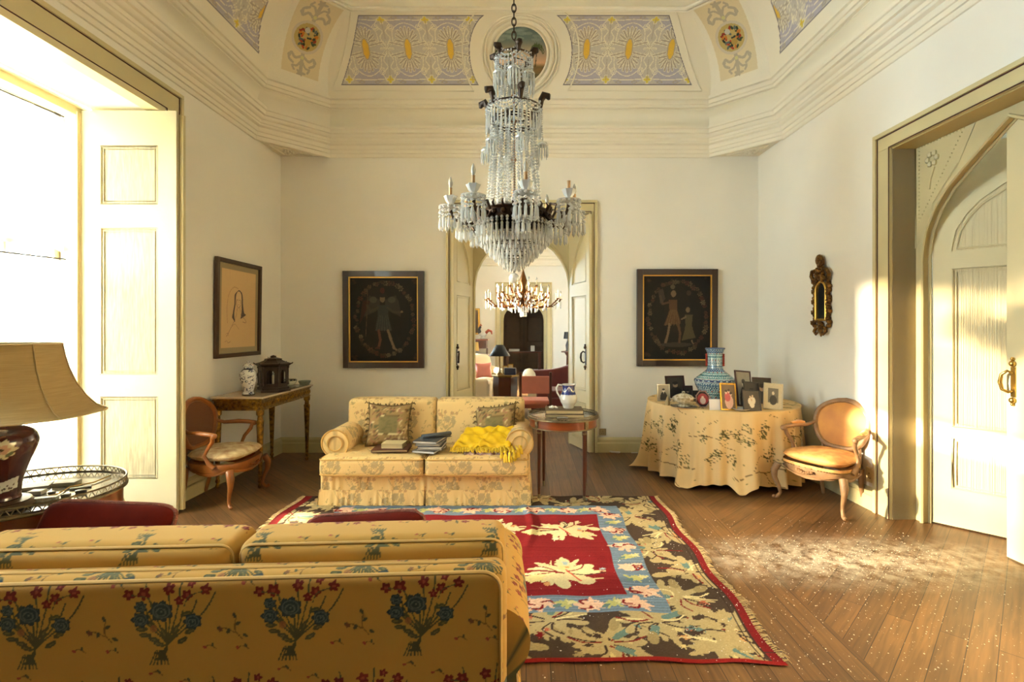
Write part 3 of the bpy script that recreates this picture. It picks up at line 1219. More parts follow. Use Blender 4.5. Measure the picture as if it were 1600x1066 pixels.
for k in (0, 1):
    leaf('door_%d' % (4 + k), Matrix.Translation((-.95 + k * .87, Y3 + 2.43, 0)), .85, 3.0, [(.12, .73, .3, .9), (.12, .73, 1.1, 2.1), (.12, .73, 2.25, 2.85)], None, M_ddoor, M_ddoor)['kind'] = 'structure'
baseboard('baseboard_salon', Matrix.Translation((0, Y3, 0)), XL, -1.1)
baseboard('baseboard_salon_2', Matrix.Translation((0, Y3, 0)), .92, XR)

# ================================================================ furniture of the front room
# ---------------------------------------------------------------- floral upholstery pattern
def fabric_canvas(base, res=.002):
    c = Canvas(.39, .62, res, base)
    DB, LB, RD, RL, GN, GL, BR = (54, 66, 66), (98, 108, 98), (116, 42, 34), (156, 76, 56), (84, 84, 54), (118, 108, 64), (128, 98, 50)
    for ox, oy in ((.195, 0), (0, .31)):
        bx, by = ox, oy + .03
        for k in range(9):      # stems fan out of the tie
            a = PI / 2 + (k - 4) * .17
            ln_ = .12 + .05 * ((k * 7) % 3)
            c.curve([(bx + .03 - (k - 4) * .004, by - .0), (bx + .012, by + .045), (bx + math.cos(a) * ln_ * .7, by + .05 + math.sin(a) * ln_ * .55), (bx + math.cos(a) * ln_, by + .04 + math.sin(a) * ln_)], .0052, GN, 6)
        for k in range(6):
            c.line([(bx + .02 + k * .005, by + .03), (bx + .01 + k * .011, by - .015)], .0042, GN)
        for x, y, an in ((-.035, .06, 2.6), (.05, .065, .4), (-.015, .095, 2.1), (.06, .115, .8), (-.05, .145, 2.9), (.02, .085, 1.2), (.075, .08, .1), (.035, .05, .3), (-.06, .09, 2.7), (.085, .1, .0)):
            c.ell(bx + x, by + y, .018, .008, GN, an)
            c.ell(bx + x * 1.05, by + y, .009, .002, GL, an)
        for x, y, r in ((-.068, .120, .026), (.025, .155, .034), (.088, .130, .026), (.086, .170, .019)):
            rose(c, bx + x, by + y, r, DB, LB)
        for x, y, r in ((-.055, .205, .017), (-.11, .22, .017), (-.065, .24, .013), (.0, .225, .018), (.075, .212, .020), (.118, .210, .017), (-.03, .187, .014)):
            flower(c, bx + x, by + y, r, RD, RL, 5, x * 30)
        c.curve([(bx - .045, by + .17), (bx - .06, by + .2), (bx - .1, by + .215)], .003, GN, 6)
        c.curve([(bx + .05, by + .18), (bx + .07, by + .2), (bx + .11, by + .208)], .003, GN, 6)
        c.ell(bx + .05, by + .1, .012, .012, (150, 100, 62), 0, .8)
        # a sprig between the bunches
        sx_, sy_ = ox + .195, oy + .09
        c.curve([(sx_ - .02, sy_), (sx_ + .0, sy_ + .03), (sx_ - .005, sy_ + .07)], .0036, BR, 6)
        c.curve([(sx_ + .0, sy_ + .02), (sx_ + .03, sy_ + .035), (sx_ + .045, sy_ + .03)], .0036, BR, 6)
        for x, y, an in ((-.03, .01, .5), (.0, .075, 1.2), (.047, .035, .2), (.02, .025, 2), (-.01, .05, 2.5)):
            c.ell(sx_ + x, sy_ + y, .009, .005, GN, an)
        c.ell(sx_ + .045, sy_ + .032, .008, .008, (120, 84, 52), 0, 1, 5)
        for x, y in ((-.06, .17), (.03, .2), (.06, -.03), (-.04, -.035)):
            c.curve([(sx_ + x, sy_ + y), (sx_ + x + .02, sy_ + y + .012), (sx_ + x + .035, sy_ + y + .002)], .0034, BR, 5)
            c.ell(sx_ + x + .01, sy_ + y + .012, .007, .004, GN, 1.1)
            c.ell(sx_ + x + .034, sy_ + y + .006, .006, .0045, RL, .3)
    return c


FAB_SHADED = fabric_canvas((188, 144, 70))  # ground colour darkened to imitate shade on the foreground sofa's back
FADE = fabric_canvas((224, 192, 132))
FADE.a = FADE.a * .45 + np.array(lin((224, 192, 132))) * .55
M_fab = mat('floral_cotton', (222, 186, 116), .85, attr=True, bump=.10, bscale=900, sheen=.1, spec=.2)
M_fabw = mat('floral_cotton_creased', (222, 186, 116), .85, attr=True, bump=.35, bscale=16, stretch=(3.2, 3.2, .8), spec=.2)
M_pipe = mat('piping', (200, 160, 90), .8)


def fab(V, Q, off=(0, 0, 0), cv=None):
    return boxcolor(V, Q, (cv or FAB_SHADED).get, off)


def fpart(name, V, Q, parent, off=(0, 0, 0), m=None, M=None, cv=None):
    return npmesh(name, V, Q, m or M_fab, parent, 50, fab(V, Q, off, cv), 'CORNER', M=M)


def loop_rect(x0, x1, z0, z1, y, r=.04, n=5):
    out = []
    for cx_, cz_, a0 in ((x1 - r, z1 - r, 0), (x0 + r, z1 - r, PI / 2), (x0 + r, z0 + r, PI), (x1 - r, z0 + r, 1.5 * PI)):
        for k in range(n + 1):
            a = a0 + k * PI / 2 / n
            out.append(Vector((cx_ + r * math.cos(a), y, cz_ + r * math.sin(a))))
    return out


def sofa(name, label, loc, rz, d_back, d_mid, d_front, cvs, group=None, skirt=True):
    """local frame: front faces -y, centre of the footprint at the origin, width along x"""
    t = thing(name, label, 'sofa', loc, rz, group)
    W_ = 1.95
    # base box with the skirt below
    V, Q = rbox(W_ - .04, .80, .30, .03, d_front)
    V[:, 2] += .15
    V[:, 1] += .0
    fr = V[:, 1] < -.3
    V[fr, 1] += .006 * np.sin(V[fr, 0] * 60 + np.sin(V[fr, 0] * 23) * 2)
    fpart('base', V, Q, t, m=M_fabw, cv=cvs)
    if skirt:
        ws = W_ - .03
        for xa, xb in ((-ws / 2, -.01), (.01, ws / 2)):
            def f(U, V_, xa=xa, xb=xb):
                x = xa + (xb - xa) * U
                z = .012 + .135 * V_
                y = -.408 - (1 - V_) * .018 - (1 - V_) * .006 * np.sin(x * 90 + 3 * np.sin(x * 17))
                return np.stack([x, y, z], 1)
            npgrid('skirt', f, 160, 16, M_fabw, t, col=lambda U, V_, f=f: cvs.get(f(U, V_)[:, 0] + .1, f(U, V_)[:, 2] + .1))
        for sg in (-1, 1):
            def f(U, V_, sg=sg):
                y = -.41 + .8 * U
                return np.stack([0 * U + sg * (ws / 2 + (1 - V_) * .015), y, .012 + .135 * V_], 1)
            npgrid('skirt', f, 80, 8, M_fabw, t, col=lambda U, V_: cvs.get(U * .8, V_ * .14))
    # seat cushions, T shaped at the front
    for sg in (-1, 1):
        V, Q = rbox(.935, .70, .165, .045, d_front, puff=.02, puffy=.01)
        V[:, 0] += sg * .473
        V[:, 1] += -.13
        V[:, 2] += .365
        c = fpart('seat_cushion', V, Q, t, off=(.07, .1, .1), m=M_fabw, cv=cvs)
        b = MB()
        for zz in (.30, .435):
            b.tube([Vector((p.x + sg * .473, p.z - .13, zz)) for p in loop_rect(-.465, .465, -.348, .348, 0, .045)], .006, 6, closed=True)
        b.build('piping', M_pipe, c, smooth=60)
    # rolled arms
    for sg in (-1, 1):
        R_ = .125

        def prof_(U):
            """outline of the arm section from the outside foot over the roll to the inside"""
            a = U * 2.2 - .35
            x = np.where(U < .3, .10 - .03 * (1 - U / .3) * 0, 0)
            return a
        n = 60
        sec = [(.085, .14), (.085, .3), (.078, .44)]
        for k in range(22):
            a = -.55 + k / 21 * (PI + .75)
            sec.append((.0 + R_ * math.cos(a), .545 + R_ * math.sin(a) * .98))
        sec += [(-.095, .44), (-.095, .30)]
        sec = np.array(sec)
        cum = np.concatenate([[0], np.cumsum(np.linalg.norm(np.diff(sec, axis=0), axis=1))])

        def f(U, V_, sg=sg, sec=sec, cum=cum):
            s_ = U * cum[-1]
            x = np.interp(s_, cum, sec[:, 0])
            z = np.interp(s_, cum, sec[:, 1])
            y = -.30 + .68 * V_
            k = 1 + .05 * np.sin(V_ * PI)
            if sg < 0:
                y = .38 - .68 * V_
            return np.stack([sg * (.885 + x * k - .03), y, z], 1)
        npgrid('arm', f, int(cum[-1] / d_mid), int(.68 / d_mid), M_fab, t, col=lambda U, V_, f=f, cum=cum: cvs.get(V_ * .68 + .12, U * cum[-1] + .05), smooth=70).name = 'arm'
        for yy in (-.30, .38):
            b = MB()
            xs = [(sg * (.855 + x), z) for x, z in sec]
            mid = (sg * .855, .4)
            n = len(xs)
            vs = [Vector((x, yy, z)) for x, z in xs] + [Vector((mid[0], yy + (-.012 if yy < 0 else .012), mid[1]))]
            b.add(vs, [(i, i + 1, n) for i in range(n - 1)])
            o = b.build('arm_facing', M_fab, t, smooth=50)
            mc = np.array([o.data.vertices[l.vertex_index].co[:] for l in o.data.loops])
            paint_attr(o.data, cvs.get(mc[:, 0] + .05, mc[:, 2] + .05), 'CORNER')
        q = MB()
        q.tube([Vector((sg * (.855 + x), -.302, z)) for x, z in sec[:-1]], .007, 6)
        q.tube([Vector((sg * .855 + R_ * .55 * math.cos(a), -.312, .545 + R_ * .55 * math.sin(a))) for a in np.linspace(0, 2 * PI, 20, endpoint=False)], .006, 6, closed=True)
        q.build('piping', M_pipe, o, smooth=60)
    # outside back panel (slightly raked), inner back cushions
    W2 = 1.80
    V, Q = rbox(W2, .13, .70, .045, d_back)
    V[:, 2] += .48
    V[:, 1] += .36 + (V[:, 2] - .2) * .06
    b0 = fpart('back', V, Q, t, off=(.05, 0, .078), cv=cvs)
    pp = MB()
    rake = lambda p: Vector((p.x, p.y + (p.z - .2) * .06, p.z))
    pp.tube([rake(p) for p in loop_rect(-W2 / 2 + .02, W2 / 2 - .02, .14, .826, .426, .06)], .0065, 6, closed=True)
    pp.tube([rake(p) for p in loop_rect(-W2 / 2 + .005, W2 / 2 - .005, .14, .832, .365, .06)], .0055, 6, closed=True)
    pp.build('piping', M_pipe, b0, smooth=60)
    for sg in (-1, 1):
        V, Q = rbox(W2 / 2 - .002, .20, .46, .045, d_mid, puff=.010, puffy=.022)
        z0 = V[:, 2].copy()
        V[:, 0] += sg * W2 / 4
        V[:, 1] += .235 + z0 * .12
        V[:, 2] += .66
        c = fpart('back_cushion', V, Q, t, off=(.1, .05, .11), cv=cvs)
        b = MB()
        b.tube([Vector((p.x + sg * W2 / 4, p.y + p.z * .12 + .235, p.z + .66)) for p in loop_rect(-W2 / 4 + .012, W2 / 4 - .012, -.22, .222, .085, .042)], .005, 6, closed=True)
        b.build('piping', M_pipe, c, smooth=60)
    return t


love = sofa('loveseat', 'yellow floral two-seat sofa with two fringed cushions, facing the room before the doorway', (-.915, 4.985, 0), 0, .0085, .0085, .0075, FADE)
near = sofa('sofa', 'yellow floral sofa seen from behind in the foreground with blue and red bouquets', (-.96, 2.02, 0), PI + math.radians(3.2), .003, .005, .012, FAB_SHADED)
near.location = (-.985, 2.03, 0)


# ---------------------------------------------------------------- cushions
def pillow_verts(w_, h_, t_, n=26, pinch=.12, rnd=0):
    u = np.linspace(-1, 1, n + 1)
    X, Z = np.meshgrid(u, u)
    X, Z = X.ravel(), Z.ravel()
    k = (np.clip(1 - X ** 4, 0, 1) * np.clip(1 - Z ** 4, 0, 1)) ** .5
    rc = 1 - rnd * X ** 6 * Z ** 6
    px_ = X * w_ / 2 * (1 - pinch * (1 - Z ** 2) * np.abs(X) ** 3) * rc
    pz_ = Z * h_ / 2 * (1 - pinch * (1 - X ** 2) * np.abs(Z) ** 3) * rc
    F_ = np.stack([px_, -k * t_ / 2, pz_], 1)
    B_ = np.stack([px_, k * t_ / 2, pz_], 1)
    q = quads(n, n)
    return np.concatenate([F_, B_]), np.concatenate([q, q[:, ::-1] + len(F_)]), X, Z


def edge_path(w_, h_, pinch=.12, n=16, rnd=0):
    out = []
    for k in range(4):
        for j in range(n):
            t = -1 + 2 * j / n
            X, Z = ((t, -1), (1, t), (-t, 1), (-1, -t))[k]
            rc = 1 - rnd * X ** 6 * Z ** 6
            out.append((X * w_ / 2 * (1 - pinch * (1 - Z * Z) * abs(X) ** 3) * rc, Z * h_ / 2 * (1 - pinch * (1 - X * X) * abs(Z) ** 3) * rc))
    return out


tap = Canvas(.42, .42, .004, (150, 124, 78), wrap=False)
for k in range(260):
    x, y = rr.random() * .42, rr.random() * .42
    a = rr.random() * 6.28
    cc = rr.choice([(188, 160, 110), (120, 84, 60), (96, 92, 58), (206, 182, 134), (160, 110, 84), (134, 116, 70), (96, 66, 42)])
    tap.curve([(x, y), (x + .02 * math.cos(a), y + .02 * math.sin(a)), (x + .035 * math.cos(a + .9), y + .035 * math.sin(a + .9))], .007, cc, 4)
tap.rect(.115, .305, .105, .295, (208, 192, 140))
tap.rect(.125, .295, .115, .285, (120, 110, 70))
tap.rect(.132, .288, .122, .278, (120, 108, 68))
for k in range(40):
    tap.ell(.13 + rr.random() * .16, .12 + rr.random() * .16, .012, .008, (100, 96, 58), 0, .5)
for k in range(24):
    for (x, y) in ((.12 + k * .0076, .11), (.12 + k * .0076, .29), (.12, .11 + k * .0076), (.30, .11 + k * .0076)):
        tap.ell(x, y, .0026, .005, (110, 92, 56), .6)
M_tap = mat('tapestry', (150, 124, 78), .9, attr=True, bump=.5, bscale=160)
M_tass = mat('tassel_thread', (132, 108, 66), .9, var=.4, vscale=60, bump=.4, bscale=200)


def cushion(loc, rz, lean, roll, label):
    t = thing('tapestry_cushion', label, 'cushion', loc, rz, 'fringed tapestry cushions on the two-seat sofa')
    Mt = Matrix.Rotation(-lean, 4, 'X') @ Matrix.Rotation(roll, 4, 'Y')
    V, Q, X, Z = pillow_verts(.42, .42, .15)
    col = tap.get((np.concatenate([X, X]) + 1) * .21, (np.concatenate([Z, Z]) + 1) * .21)
    V, Q2 = np.array(V), Q
    npmesh('cover', V, Q2, M_tap, t, 60, col, M=Mt)
    b = MB()
    ep = edge_path(.42, .42)
    b.tube([Vector((x, 0, z)) for x, z in ep], .009, 6, closed=True)
    b.build('cord_edge', M_tass, t, smooth=60, M=Mt)
    b = MB()
    r2 = random.Random(5)
    for i in range(0, len(ep), 2):
        x, z = ep[i]
        if z < -.19:
            continue
        l_ = math.hypot(x, z)
        dx, dz = x / l_, z / l_
        for k in range(2):
            o = r2.uniform(-.012, .012)
            b.tube([Vector((x + o, o, z)), Vector((x + dx * .018 + o, o * 1.5 - .006, z + dz * .016 + .003)), Vector((x + dx * .03 + o * 2, -.012 + o, z + dz * .02 - .018))], [.005, .008, .005], 5)
    b.build('tassel_fringe', M_tass, t, smooth=60, M=Mt)['kind'] = 'stuff'
    return t


cushion((-1.35, 4.98, .66), .12, .30, .03, 'fringed tapestry cushion leaning at the left end of the two-seat sofa')
cushion((-.30, 5.03, .64), -.18, .38, -.12, 'fringed tapestry cushion partly hidden behind the folded yellow throw')

M_vel = mat('red_velvet', (92, 26, 16), .95, var=.3, vscale=9, spec=.1)
M_cord = mat('twisted_cord', (150, 84, 60), .8, var=.4, vscale=140, bump=.8, bscale=140)


def velvet(loc, rz, lean, roll, w_, h_, label):
    t = thing('velvet_cushion', label, 'cushion', loc, rz, 'red velvet cushions along the foreground sofa')
    Mt = Matrix.Rotation(-lean, 4, 'X') @ Matrix.Rotation(roll, 4, 'Y')
    V, Q, X, Z = pillow_verts(w_, h_, .13, 32, .02, .12)
    npmesh('cover', V, Q, M_vel, t, 60, M=Mt)
    b = MB()
    b.tube([Vector((x, 0, z)) for x, z in edge_path(w_, h_, .02, 24, .12)], .011, 7, closed=True)
    b.build('cord_edge', M_cord, t, smooth=60, M=Mt)
    return t


velvet((-1.90, 2.26, .655), .08, .5, .07, .58, .33, 'dark red velvet cushion with corded edge behind foreground sofa, beside the gallery table')
velvet((-.74, 2.30, .592), -.04, .42, -.07, .56, .33, 'red velvet cushion whose corded top edge shows over the foreground sofa against the rug')

# ---------------------------------------------------------------- rug
rug = Canvas(3.36, 2.42, .0065, (70, 56, 46), wrap=False)
RW, RH = 3.36, 2.42          # x from -2.10 to 1.26, y from 2.42 to 4.84
ox, oy = -2.12, 2.41
rr = random.Random(11)
BRN, TAN, TA2, RED, BLU, LBL, TEA, PIN = (62, 46, 40), (172, 154, 112), (150, 134, 94), (118, 26, 30), (100, 118, 134), (128, 144, 158), (96, 124, 120), (196, 124, 96)


def jag(c, cx_, cy_, R_, col, n=14, amp=.45, sx=1.0, seed=0, ang=0.0):
    """ragged woven petal shape: overlapping small lobes with stepped edges"""
    r3 = random.Random(seed)
    ca, sa = math.cos(ang), math.sin(ang)
    for k in range(n + 4):
        a = 2 * PI * k / (n + 4) + r3.uniform(-.3, .3)
        r = R_ * r3.uniform(.15, .8)
        x, y = r * math.cos(a) * sx, r * math.sin(a)
        c.ell(cx_ + x * ca - y * sa, cy_ + x * sa + y * ca, R_ * r3.uniform(.22, .42), R_ * r3.uniform(.12, .24), col, a + ang + r3.uniform(-.5, .5), 1, r3.choice([0, 5, 7]), .22)
    c.ell(cx_, cy_, R_ * .55 * sx, R_ * .5, col, ang, 1, 6, .15)


def bigrose(c, cx_, cy_, R_, sx=1.3, seed=0, cols=None, ang=0.0):
    cols = cols or [TAN, (206, 190, 140), RED, LBL, (196, 150, 90), TEA]
    jag(c, cx_, cy_, R_, cols[0], 16, .38, sx, seed, ang)
    r3 = random.Random(seed + 1)
    for k in range(8):
        a = r3.random() * 6.28
        r = R_ * (.3 + .6 * r3.random())
        jag(c, cx_ + math.cos(a) * r * sx, cy_ + math.sin(a) * r, R_ * r3.uniform(.10, .2), r3.choice(cols[1:]), 4, .4, 1.3, seed + k * 3, a)
    for k in range(9):
        a = r3.random() * 6.28
        q = r3.uniform(-.4, .4)
        c.curve([(cx_ + math.cos(a) * R_ * .15 * sx, cy_ + math.sin(a) * R_ * .15), (cx_ + math.cos(a + q) * R_ * .5 * sx, cy_ + math.sin(a + q) * R_ * .5), (cx_ + math.cos(a) * R_ * .85 * sx, cy_ + math.sin(a) * R_ * .85)], .011, r3.choice([RED, BRN, (214, 200, 150), BRN]), 5)


def border_run(x0, y0, x1, y1, wd, seed):
    r3 = random.Random(seed)
    L_ = math.hypot(x1 - x0, y1 - y0)
    n_ = int(L_ / .29)
    dx, dy = (x1 - x0) / L_, (y1 - y0) / L_
    for k in range(n_):
        f = (k + .5) / n_ * L_
        px_, py_ = x0 + dx * f, y0 + dy * f
        sd = .3 * wd * (1 if k % 2 else -1)
        px_ += -dy * sd
        py_ += dx * sd
        a = math.atan2(dy, dx) + r3.uniform(-.7, .7)
        bigrose(rug, px_, py_, wd * .50, 1.5, seed + k * 17, [TAN, TA2, (204, 186, 132), (176, 96, 70) if k % 2 else TAN, BRN, TEA if k % 3 == 0 else TA2, RED if k % 2 else (200, 150, 96)], a)
        for m_ in range(3):
            b_ = a + r3.uniform(-1.5, 1.5)
            q0 = (px_ + math.cos(b_) * wd * .2, py_ + math.sin(b_) * wd * .2)
            q1 = (px_ + math.cos(b_) * wd * .65, py_ + math.sin(b_) * wd * .5)
            rug.line([q0, q1], .045, r3.choice([TAN, TA2, TEA]))
            rug.ell(q1[0], q1[1], .06, .03, r3.choice([TAN, TA2]), b_)


LX = lambda X: X - ox
LY = lambda Y: Y - oy
border_run(LX(-2.05), LY(2.66), LX(1.15), LY(2.66), .34, 31)
border_run(LX(-2.05), LY(4.68), LX(1.15), LY(4.68), .24, 57)
border_run(LX(.99), LY(2.5), LX(.99), LY(4.8), .34, 83)
border_run(LX(-1.85), LY(2.5), LX(-1.85), LY(4.8), .34, 99)
rug.rect(LX(1.17), LX(1.25), 0, RH, BRN)
for x_ in (1.14, -2.0):
    rug.rect(LX(x_), LX(x_ + .012), 0, RH, (52, 40, 36))
for k in range(120):     # red toothed end stripe
    y = k * RH / 120
    rug.poly([(LX(1.185), y), (LX(1.185), y + .02), (LX(1.25), y + .02 + .01 * (k % 2)), (LX(1.25), y)], RED if k % 2 else (116, 30, 30))
    rug.poly([(LX(-2.04), y), (LX(-2.04), y + .02), (LX(-2.12), y + .02), (LX(-2.12), y)], RED if k % 2 else (116, 30, 30))
rug.rect(0, RW, 0, .035, (134, 30, 30))
rug.rect(LX(-1.66), LX(.81), LY(2.84), LY(4.56), BLU)
for k in range(60):
    rug.rect(LX(-1.66), LX(.81), LY(2.84) + k * .0287, LY(2.84) + k * .0287 + .012, rr.choice([BLU, (116, 140, 164), (132, 154, 176)]), .5)
rug.rect(LX(-1.46), LX(.60), LY(3.02), LY(4.34), RED)
for k in range(50):
    rug.rect(LX(-1.46), LX(.60), LY(3.02) + k * .0264, LY(3.02) + k * .0264 + .01, rr.choice([(112, 26, 30), (124, 32, 34), (128, 38, 38)]), .6)


def bborder(x0, y0, x1, y1, n_):
    for k in range(n_):
        f = (k + .5) / n_
        px_, py_ = x0 + (x1 - x0) * f, y0 + (y1 - y0) * f
        if k % 2 == 0:
            jag(rug, px_, py_, .085, (214, 176, 150), 7, .25, 1.3, k + 5)
            r5 = random.Random(k)
            for q in range(7):
                a = r5.random() * 6.28
                rug.curve([(px_ + .08 * math.cos(a), py_ + .055 * math.sin(a)), (px_ + .075 * math.cos(a + .6), py_ + .05 * math.sin(a + .6)), (px_ + .03 * math.cos(a + 1.1), py_ + .02 * math.sin(a + 1.1))], .015, RED if q % 3 else (228, 190, 164), 5)
        else:
            jag(rug, px_, py_, .06, (176, 172, 110), 6, .4, 1.2, k + 9)
            jag(rug, px_ + .05, py_ + .02, .035, (204, 196, 140), 5, .4, 1.4, k + 19)
            rug.ell(px_ - .04, py_ - .02, .03, .014, TEA, .6)


bborder(LX(-1.66), LY(2.925), LX(.70), LY(2.925), 17)
bborder(LX(-1.66), LY(4.45), LX(.70), LY(4.45), 17)
bborder(LX(.705), LY(3.0), LX(.705), LY(4.4), 9)
bborder(LX(-1.56), LY(3.0), LX(-1.56), LY(4.4), 9)
IV = [(204, 190, 146), (214, 204, 168), (196, 140, 90), (150, 170, 176), (206, 190, 132), (230, 216, 170)]
for i_, X in enumerate((-1.05, -.35, .25)):
    for j_, Y in enumerate((3.30, 4.02)):
        bigrose(rug, LX(X + .06 * j_), LY(Y), .21, 1.55, 200 + i_ * 7 + j_, IV, .2)
        jag(rug, LX(X - .2), LY(Y - .07), .07, IV[4], 6, .4, 1.3, i_)
        rug.line([(LX(X - .3), LY(Y + .04)), (LX(X), LY(Y))], .02, RED)
        rug.line([(LX(X + .1), LY(Y - .1)), (LX(X + .02), LY(Y + .05))], .012, (186, 60, 50))
rug.noise(.22, 1)
fold = lambda X, Y: .012 * np.exp(-((X - .015 - .04 * np.sin(Y * 5)) / .035) ** 2) * np.clip((Y - 3.2) / 1.0, 0, 1) + .004 * np.sin(X * 9 + Y * 2) ** 2 + .003 * np.sin(Y * 8 + np.sin(X * 4)) ** 2


def rfn(U, V):
    X = ox + RW * U
    Y = oy + RH * V
    Y2 = Y + .014 * np.sin(X * 3.1) * (1 - V) + .006 * np.sin(X * 14)
    X2 = X + .015 * np.sin(Y * 9) * np.where(U > .5, 1, -1) * np.abs(U - .5) * 2
    return np.stack([X2, Y2, .006 + fold(X, Y)], 1)


rt = thing('rug', 'large flat-woven floral rug with red field, blue border and brown outer border', 'rug', (0, 0, 0))
M_rug = mat('woven_wool', (120, 80, 60), .95, attr=True, bump=.5, bscale=120, stretch=(.6, 3, 1), spec=.1)
npgrid('pile', rfn, 516, 372, M_rug, rt, col=lambda U, V: rug.get(U * RW, V * RH))
fm = MB()
for k in range(190):
    Y = oy + .01 + (RH - .02) * k / 190 + rr.uniform(-.004, .004)
    for sg, X in ((1, ox + RW), (-1, ox)):
        X += .015 * math.sin(Y * 9) * sg
        l_ = rr.uniform(.015, .055)
        a = rr.uniform(-.9, .9)
        fm.tube([(X - sg * .01, Y, .012), (X + sg * l_ * .5, Y + math.sin(a) * l_ * .3, .016), (X + sg * l_ * math.cos(a), Y + math.sin(a) * l_, .004)], [.003, .0026, .0012], 4)
fr_ = fm.build('fringe', mat('fringe_wool', (196, 170, 120), .9, var=.4, vscale=30), rt, smooth=0)
fr_['kind'] = 'stuff'


# ---------------------------------------------------------------- French armchairs
def armchair(loc, rz, wood, uph, seatc, label, cane=False, nail=True, rake=.22):
    t = thing('armchair', label, 'chair', loc, rz)
    FX, RX, FW, RWD = .235, -.235, .30, .185           # +x is the front
    # legs
    for sx, sy in ((1, 1), (1, -1), (-1, 1), (-1, -1)):
        b = MB()
        y0 = sy * (FW if sx > 0 else RWD)
        x0 = FX if sx > 0 else RX
        if sx > 0:
            pts = [(0, 0, .335), (.026, .026, .27), (.022, .022, .20), (-.004, -.004, .12), (-.012, -.012, .06), (.006, .006, .022), (.020, .020, .010)]
            rad = [.034, .033, .024, .018, .015, .017, .012]
        else:
            pts = [(0, 0, .335), (.0, .0, .25), (-.01, .0, .15), (-.035, .0, .06), (-.05, .002, .008)]
            rad = [.028, .024, .019, .017, .016]
        b.tube([(x0 + p[0] * 1.0, y0 + p[1] * sy, p[2]) for p in pts], rad, 8)
        if sx > 0:
            b.ball((x0 + .028, y0 + .028 * sy, .005 + .016), .017, 8, 5)
            for k in range(5):
                b.ball((x0 + .035, y0 + .03 * sy + (k - 2) * .009 * 0, .30 - k * .013), .012 - k * .0015, 6, 4)
        b.build('leg', wood, t, smooth=60)
    # seat rail: serpentine apron
    out = []
    N_ = 44
    for k in range(N_):
        a = 2 * PI * k / N_
        cx_, sy_ = math.cos(a), math.sin(a)
        e = .55
        x = abs(cx_) ** e * (1 if cx_ > 0 else -1)
        y = abs(sy_) ** e * (1 if sy_ > 0 else -1)
        f = (x + 1) / 2
        wd = RWD + .02 + (FW + .015 - RWD - .02) * f
        bow = .03 * (1 - y * y) * (1 if x > 0 else .3) * abs(x)
        out.append((x * .25 + bow * (1 if x > 0 else -1), y * wd))
    b = MB()
    vs = []
    for k, (x, y) in enumerate(out):
        a = 2 * PI * k / N_
        dip = .018 * math.cos(a * 4) + .006 * math.cos(a * 12)
        n_ = Vector((x, y, 0)).normalized() * .0
        for dz, sc in ((.31 - .015 - dip, .97), (.335, 1.0), (.365, 1.03), (.385, 1.02), (.385, .86), (.31, .86)):
            vs.append((x * sc, y * sc, dz))
    fs = []
    for k in range(N_):
        k2 = (k + 1) % N_
        for j in range(6):
            j2 = (j + 1) % 6
            fs.append((k * 6 + j, k2 * 6 + j, k2 * 6 + j2, k * 6 + j2))
    b.add(vs, fs)
    for k in range(7):
        b.ball((.29 + .012, (k - 3) * .022, .335 + .008 * math.cos(k)), .013, 6, 4)
    b.tube([(x * 1.035, y * 1.035, .318 - .018 * math.cos(2 * PI * k / N_ * 4)) for k, (x, y) in enumerate(out)], .006, 5, closed=True)
    rail = b.build('seat_rail', wood, t, smooth=50)
    if nail:
        q = MB()
        for k in range(N_ * 2):
            i, f = k // 2, (k % 2) * .5
            x = out[i][0] * (1 - f) + out[(i + 1) % N_][0] * f
            y = out[i][1] * (1 - f) + out[(i + 1) % N_][1] * f
            q.ball((x * 1.045, y * 1.045, .372), .0055, 5, 3)
        q.build('nailhead_trim', M_brass, rail, smooth=60)
        # upholstered seat deck
        q = MB()
        q.add([(x * 1.035, y * 1.035, z) for z in (.375, .40) for x, y in out], [(k, (k + 1) % N_, N_ + (k + 1) % N_, N_ + k) for k in range(N_)])
        q.build('seat_upholstery', seatc, t, smooth=60)

    # seat cushion
    def sf(U, V):
        a = U * 2 * PI
        ph = V * PI
        cx_, sy_ = np.cos(a), np.sin(a)
        r = np.sin(ph) ** .35
        x = np.sign(cx_) * np.abs(cx_) ** .6 * r
        y = np.sign(sy_) * np.abs(sy_) ** .6 * r
        f = (x + 1) / 2
        wd = RWD + .03 + (FW + .01 - RWD - .03) * f
        z = -np.cos(ph)
        zz = np.where(z > 0, z ** 1, z) * .045
        return np.stack([x * .265 + .01, y * wd, .445 + zz + .018 * (1 - r) * np.sign(z)], 1)
    npgrid('seat_cushion', sf, 56, 22, seatc, t, cu=True, smooth=80)
    b = MB()
    b.tube([((.272 * (1 if math.cos(a) > 0 else -1) * abs(math.cos(a)) ** .6 + .01), ((RWD + .03 + (FW - .02 - RWD) * (((1 if math.cos(a) > 0 else -1) * abs(math.cos(a)) ** .6 + 1) / 2)) * (1 if math.sin(a) > 0 else -1) * abs(math.sin(a)) ** .6) * 1.01, .447) for a in np.linspace(0, 2 * PI, 48, endpoint=False)], .005, 5, closed=True)
    b.build('piping', seatc, t, smooth=60)
    # back: cartouche frame, raked
    Mb = Matrix.Translation((RX - .005, 0, .50)) @ Matrix.Rotation(-rake, 4, 'Y')      # local: y width, z up

    def cart(a, s=1.0):
        ca, sa = math.cos(a), math.sin(a)
        y = .245 * (abs(ca) ** .62) * (1 if ca > 0 else -1)
        z = .215 * (abs(sa) ** .72) * (1 if sa > 0 else -1)
        y *= 1 - .16 * max(0, -z / .215) + .03 * max(0, z / .215)
        if z > 0:
            z += .02 * math.cos(y * 14)
        return y * s, z * s + .205
    NB = 48
    aa = [2 * PI * k / NB for k in range(NB)]
    curve_x = lambda y: .10 * (y / .25) ** 2 * .35
    b = MB()
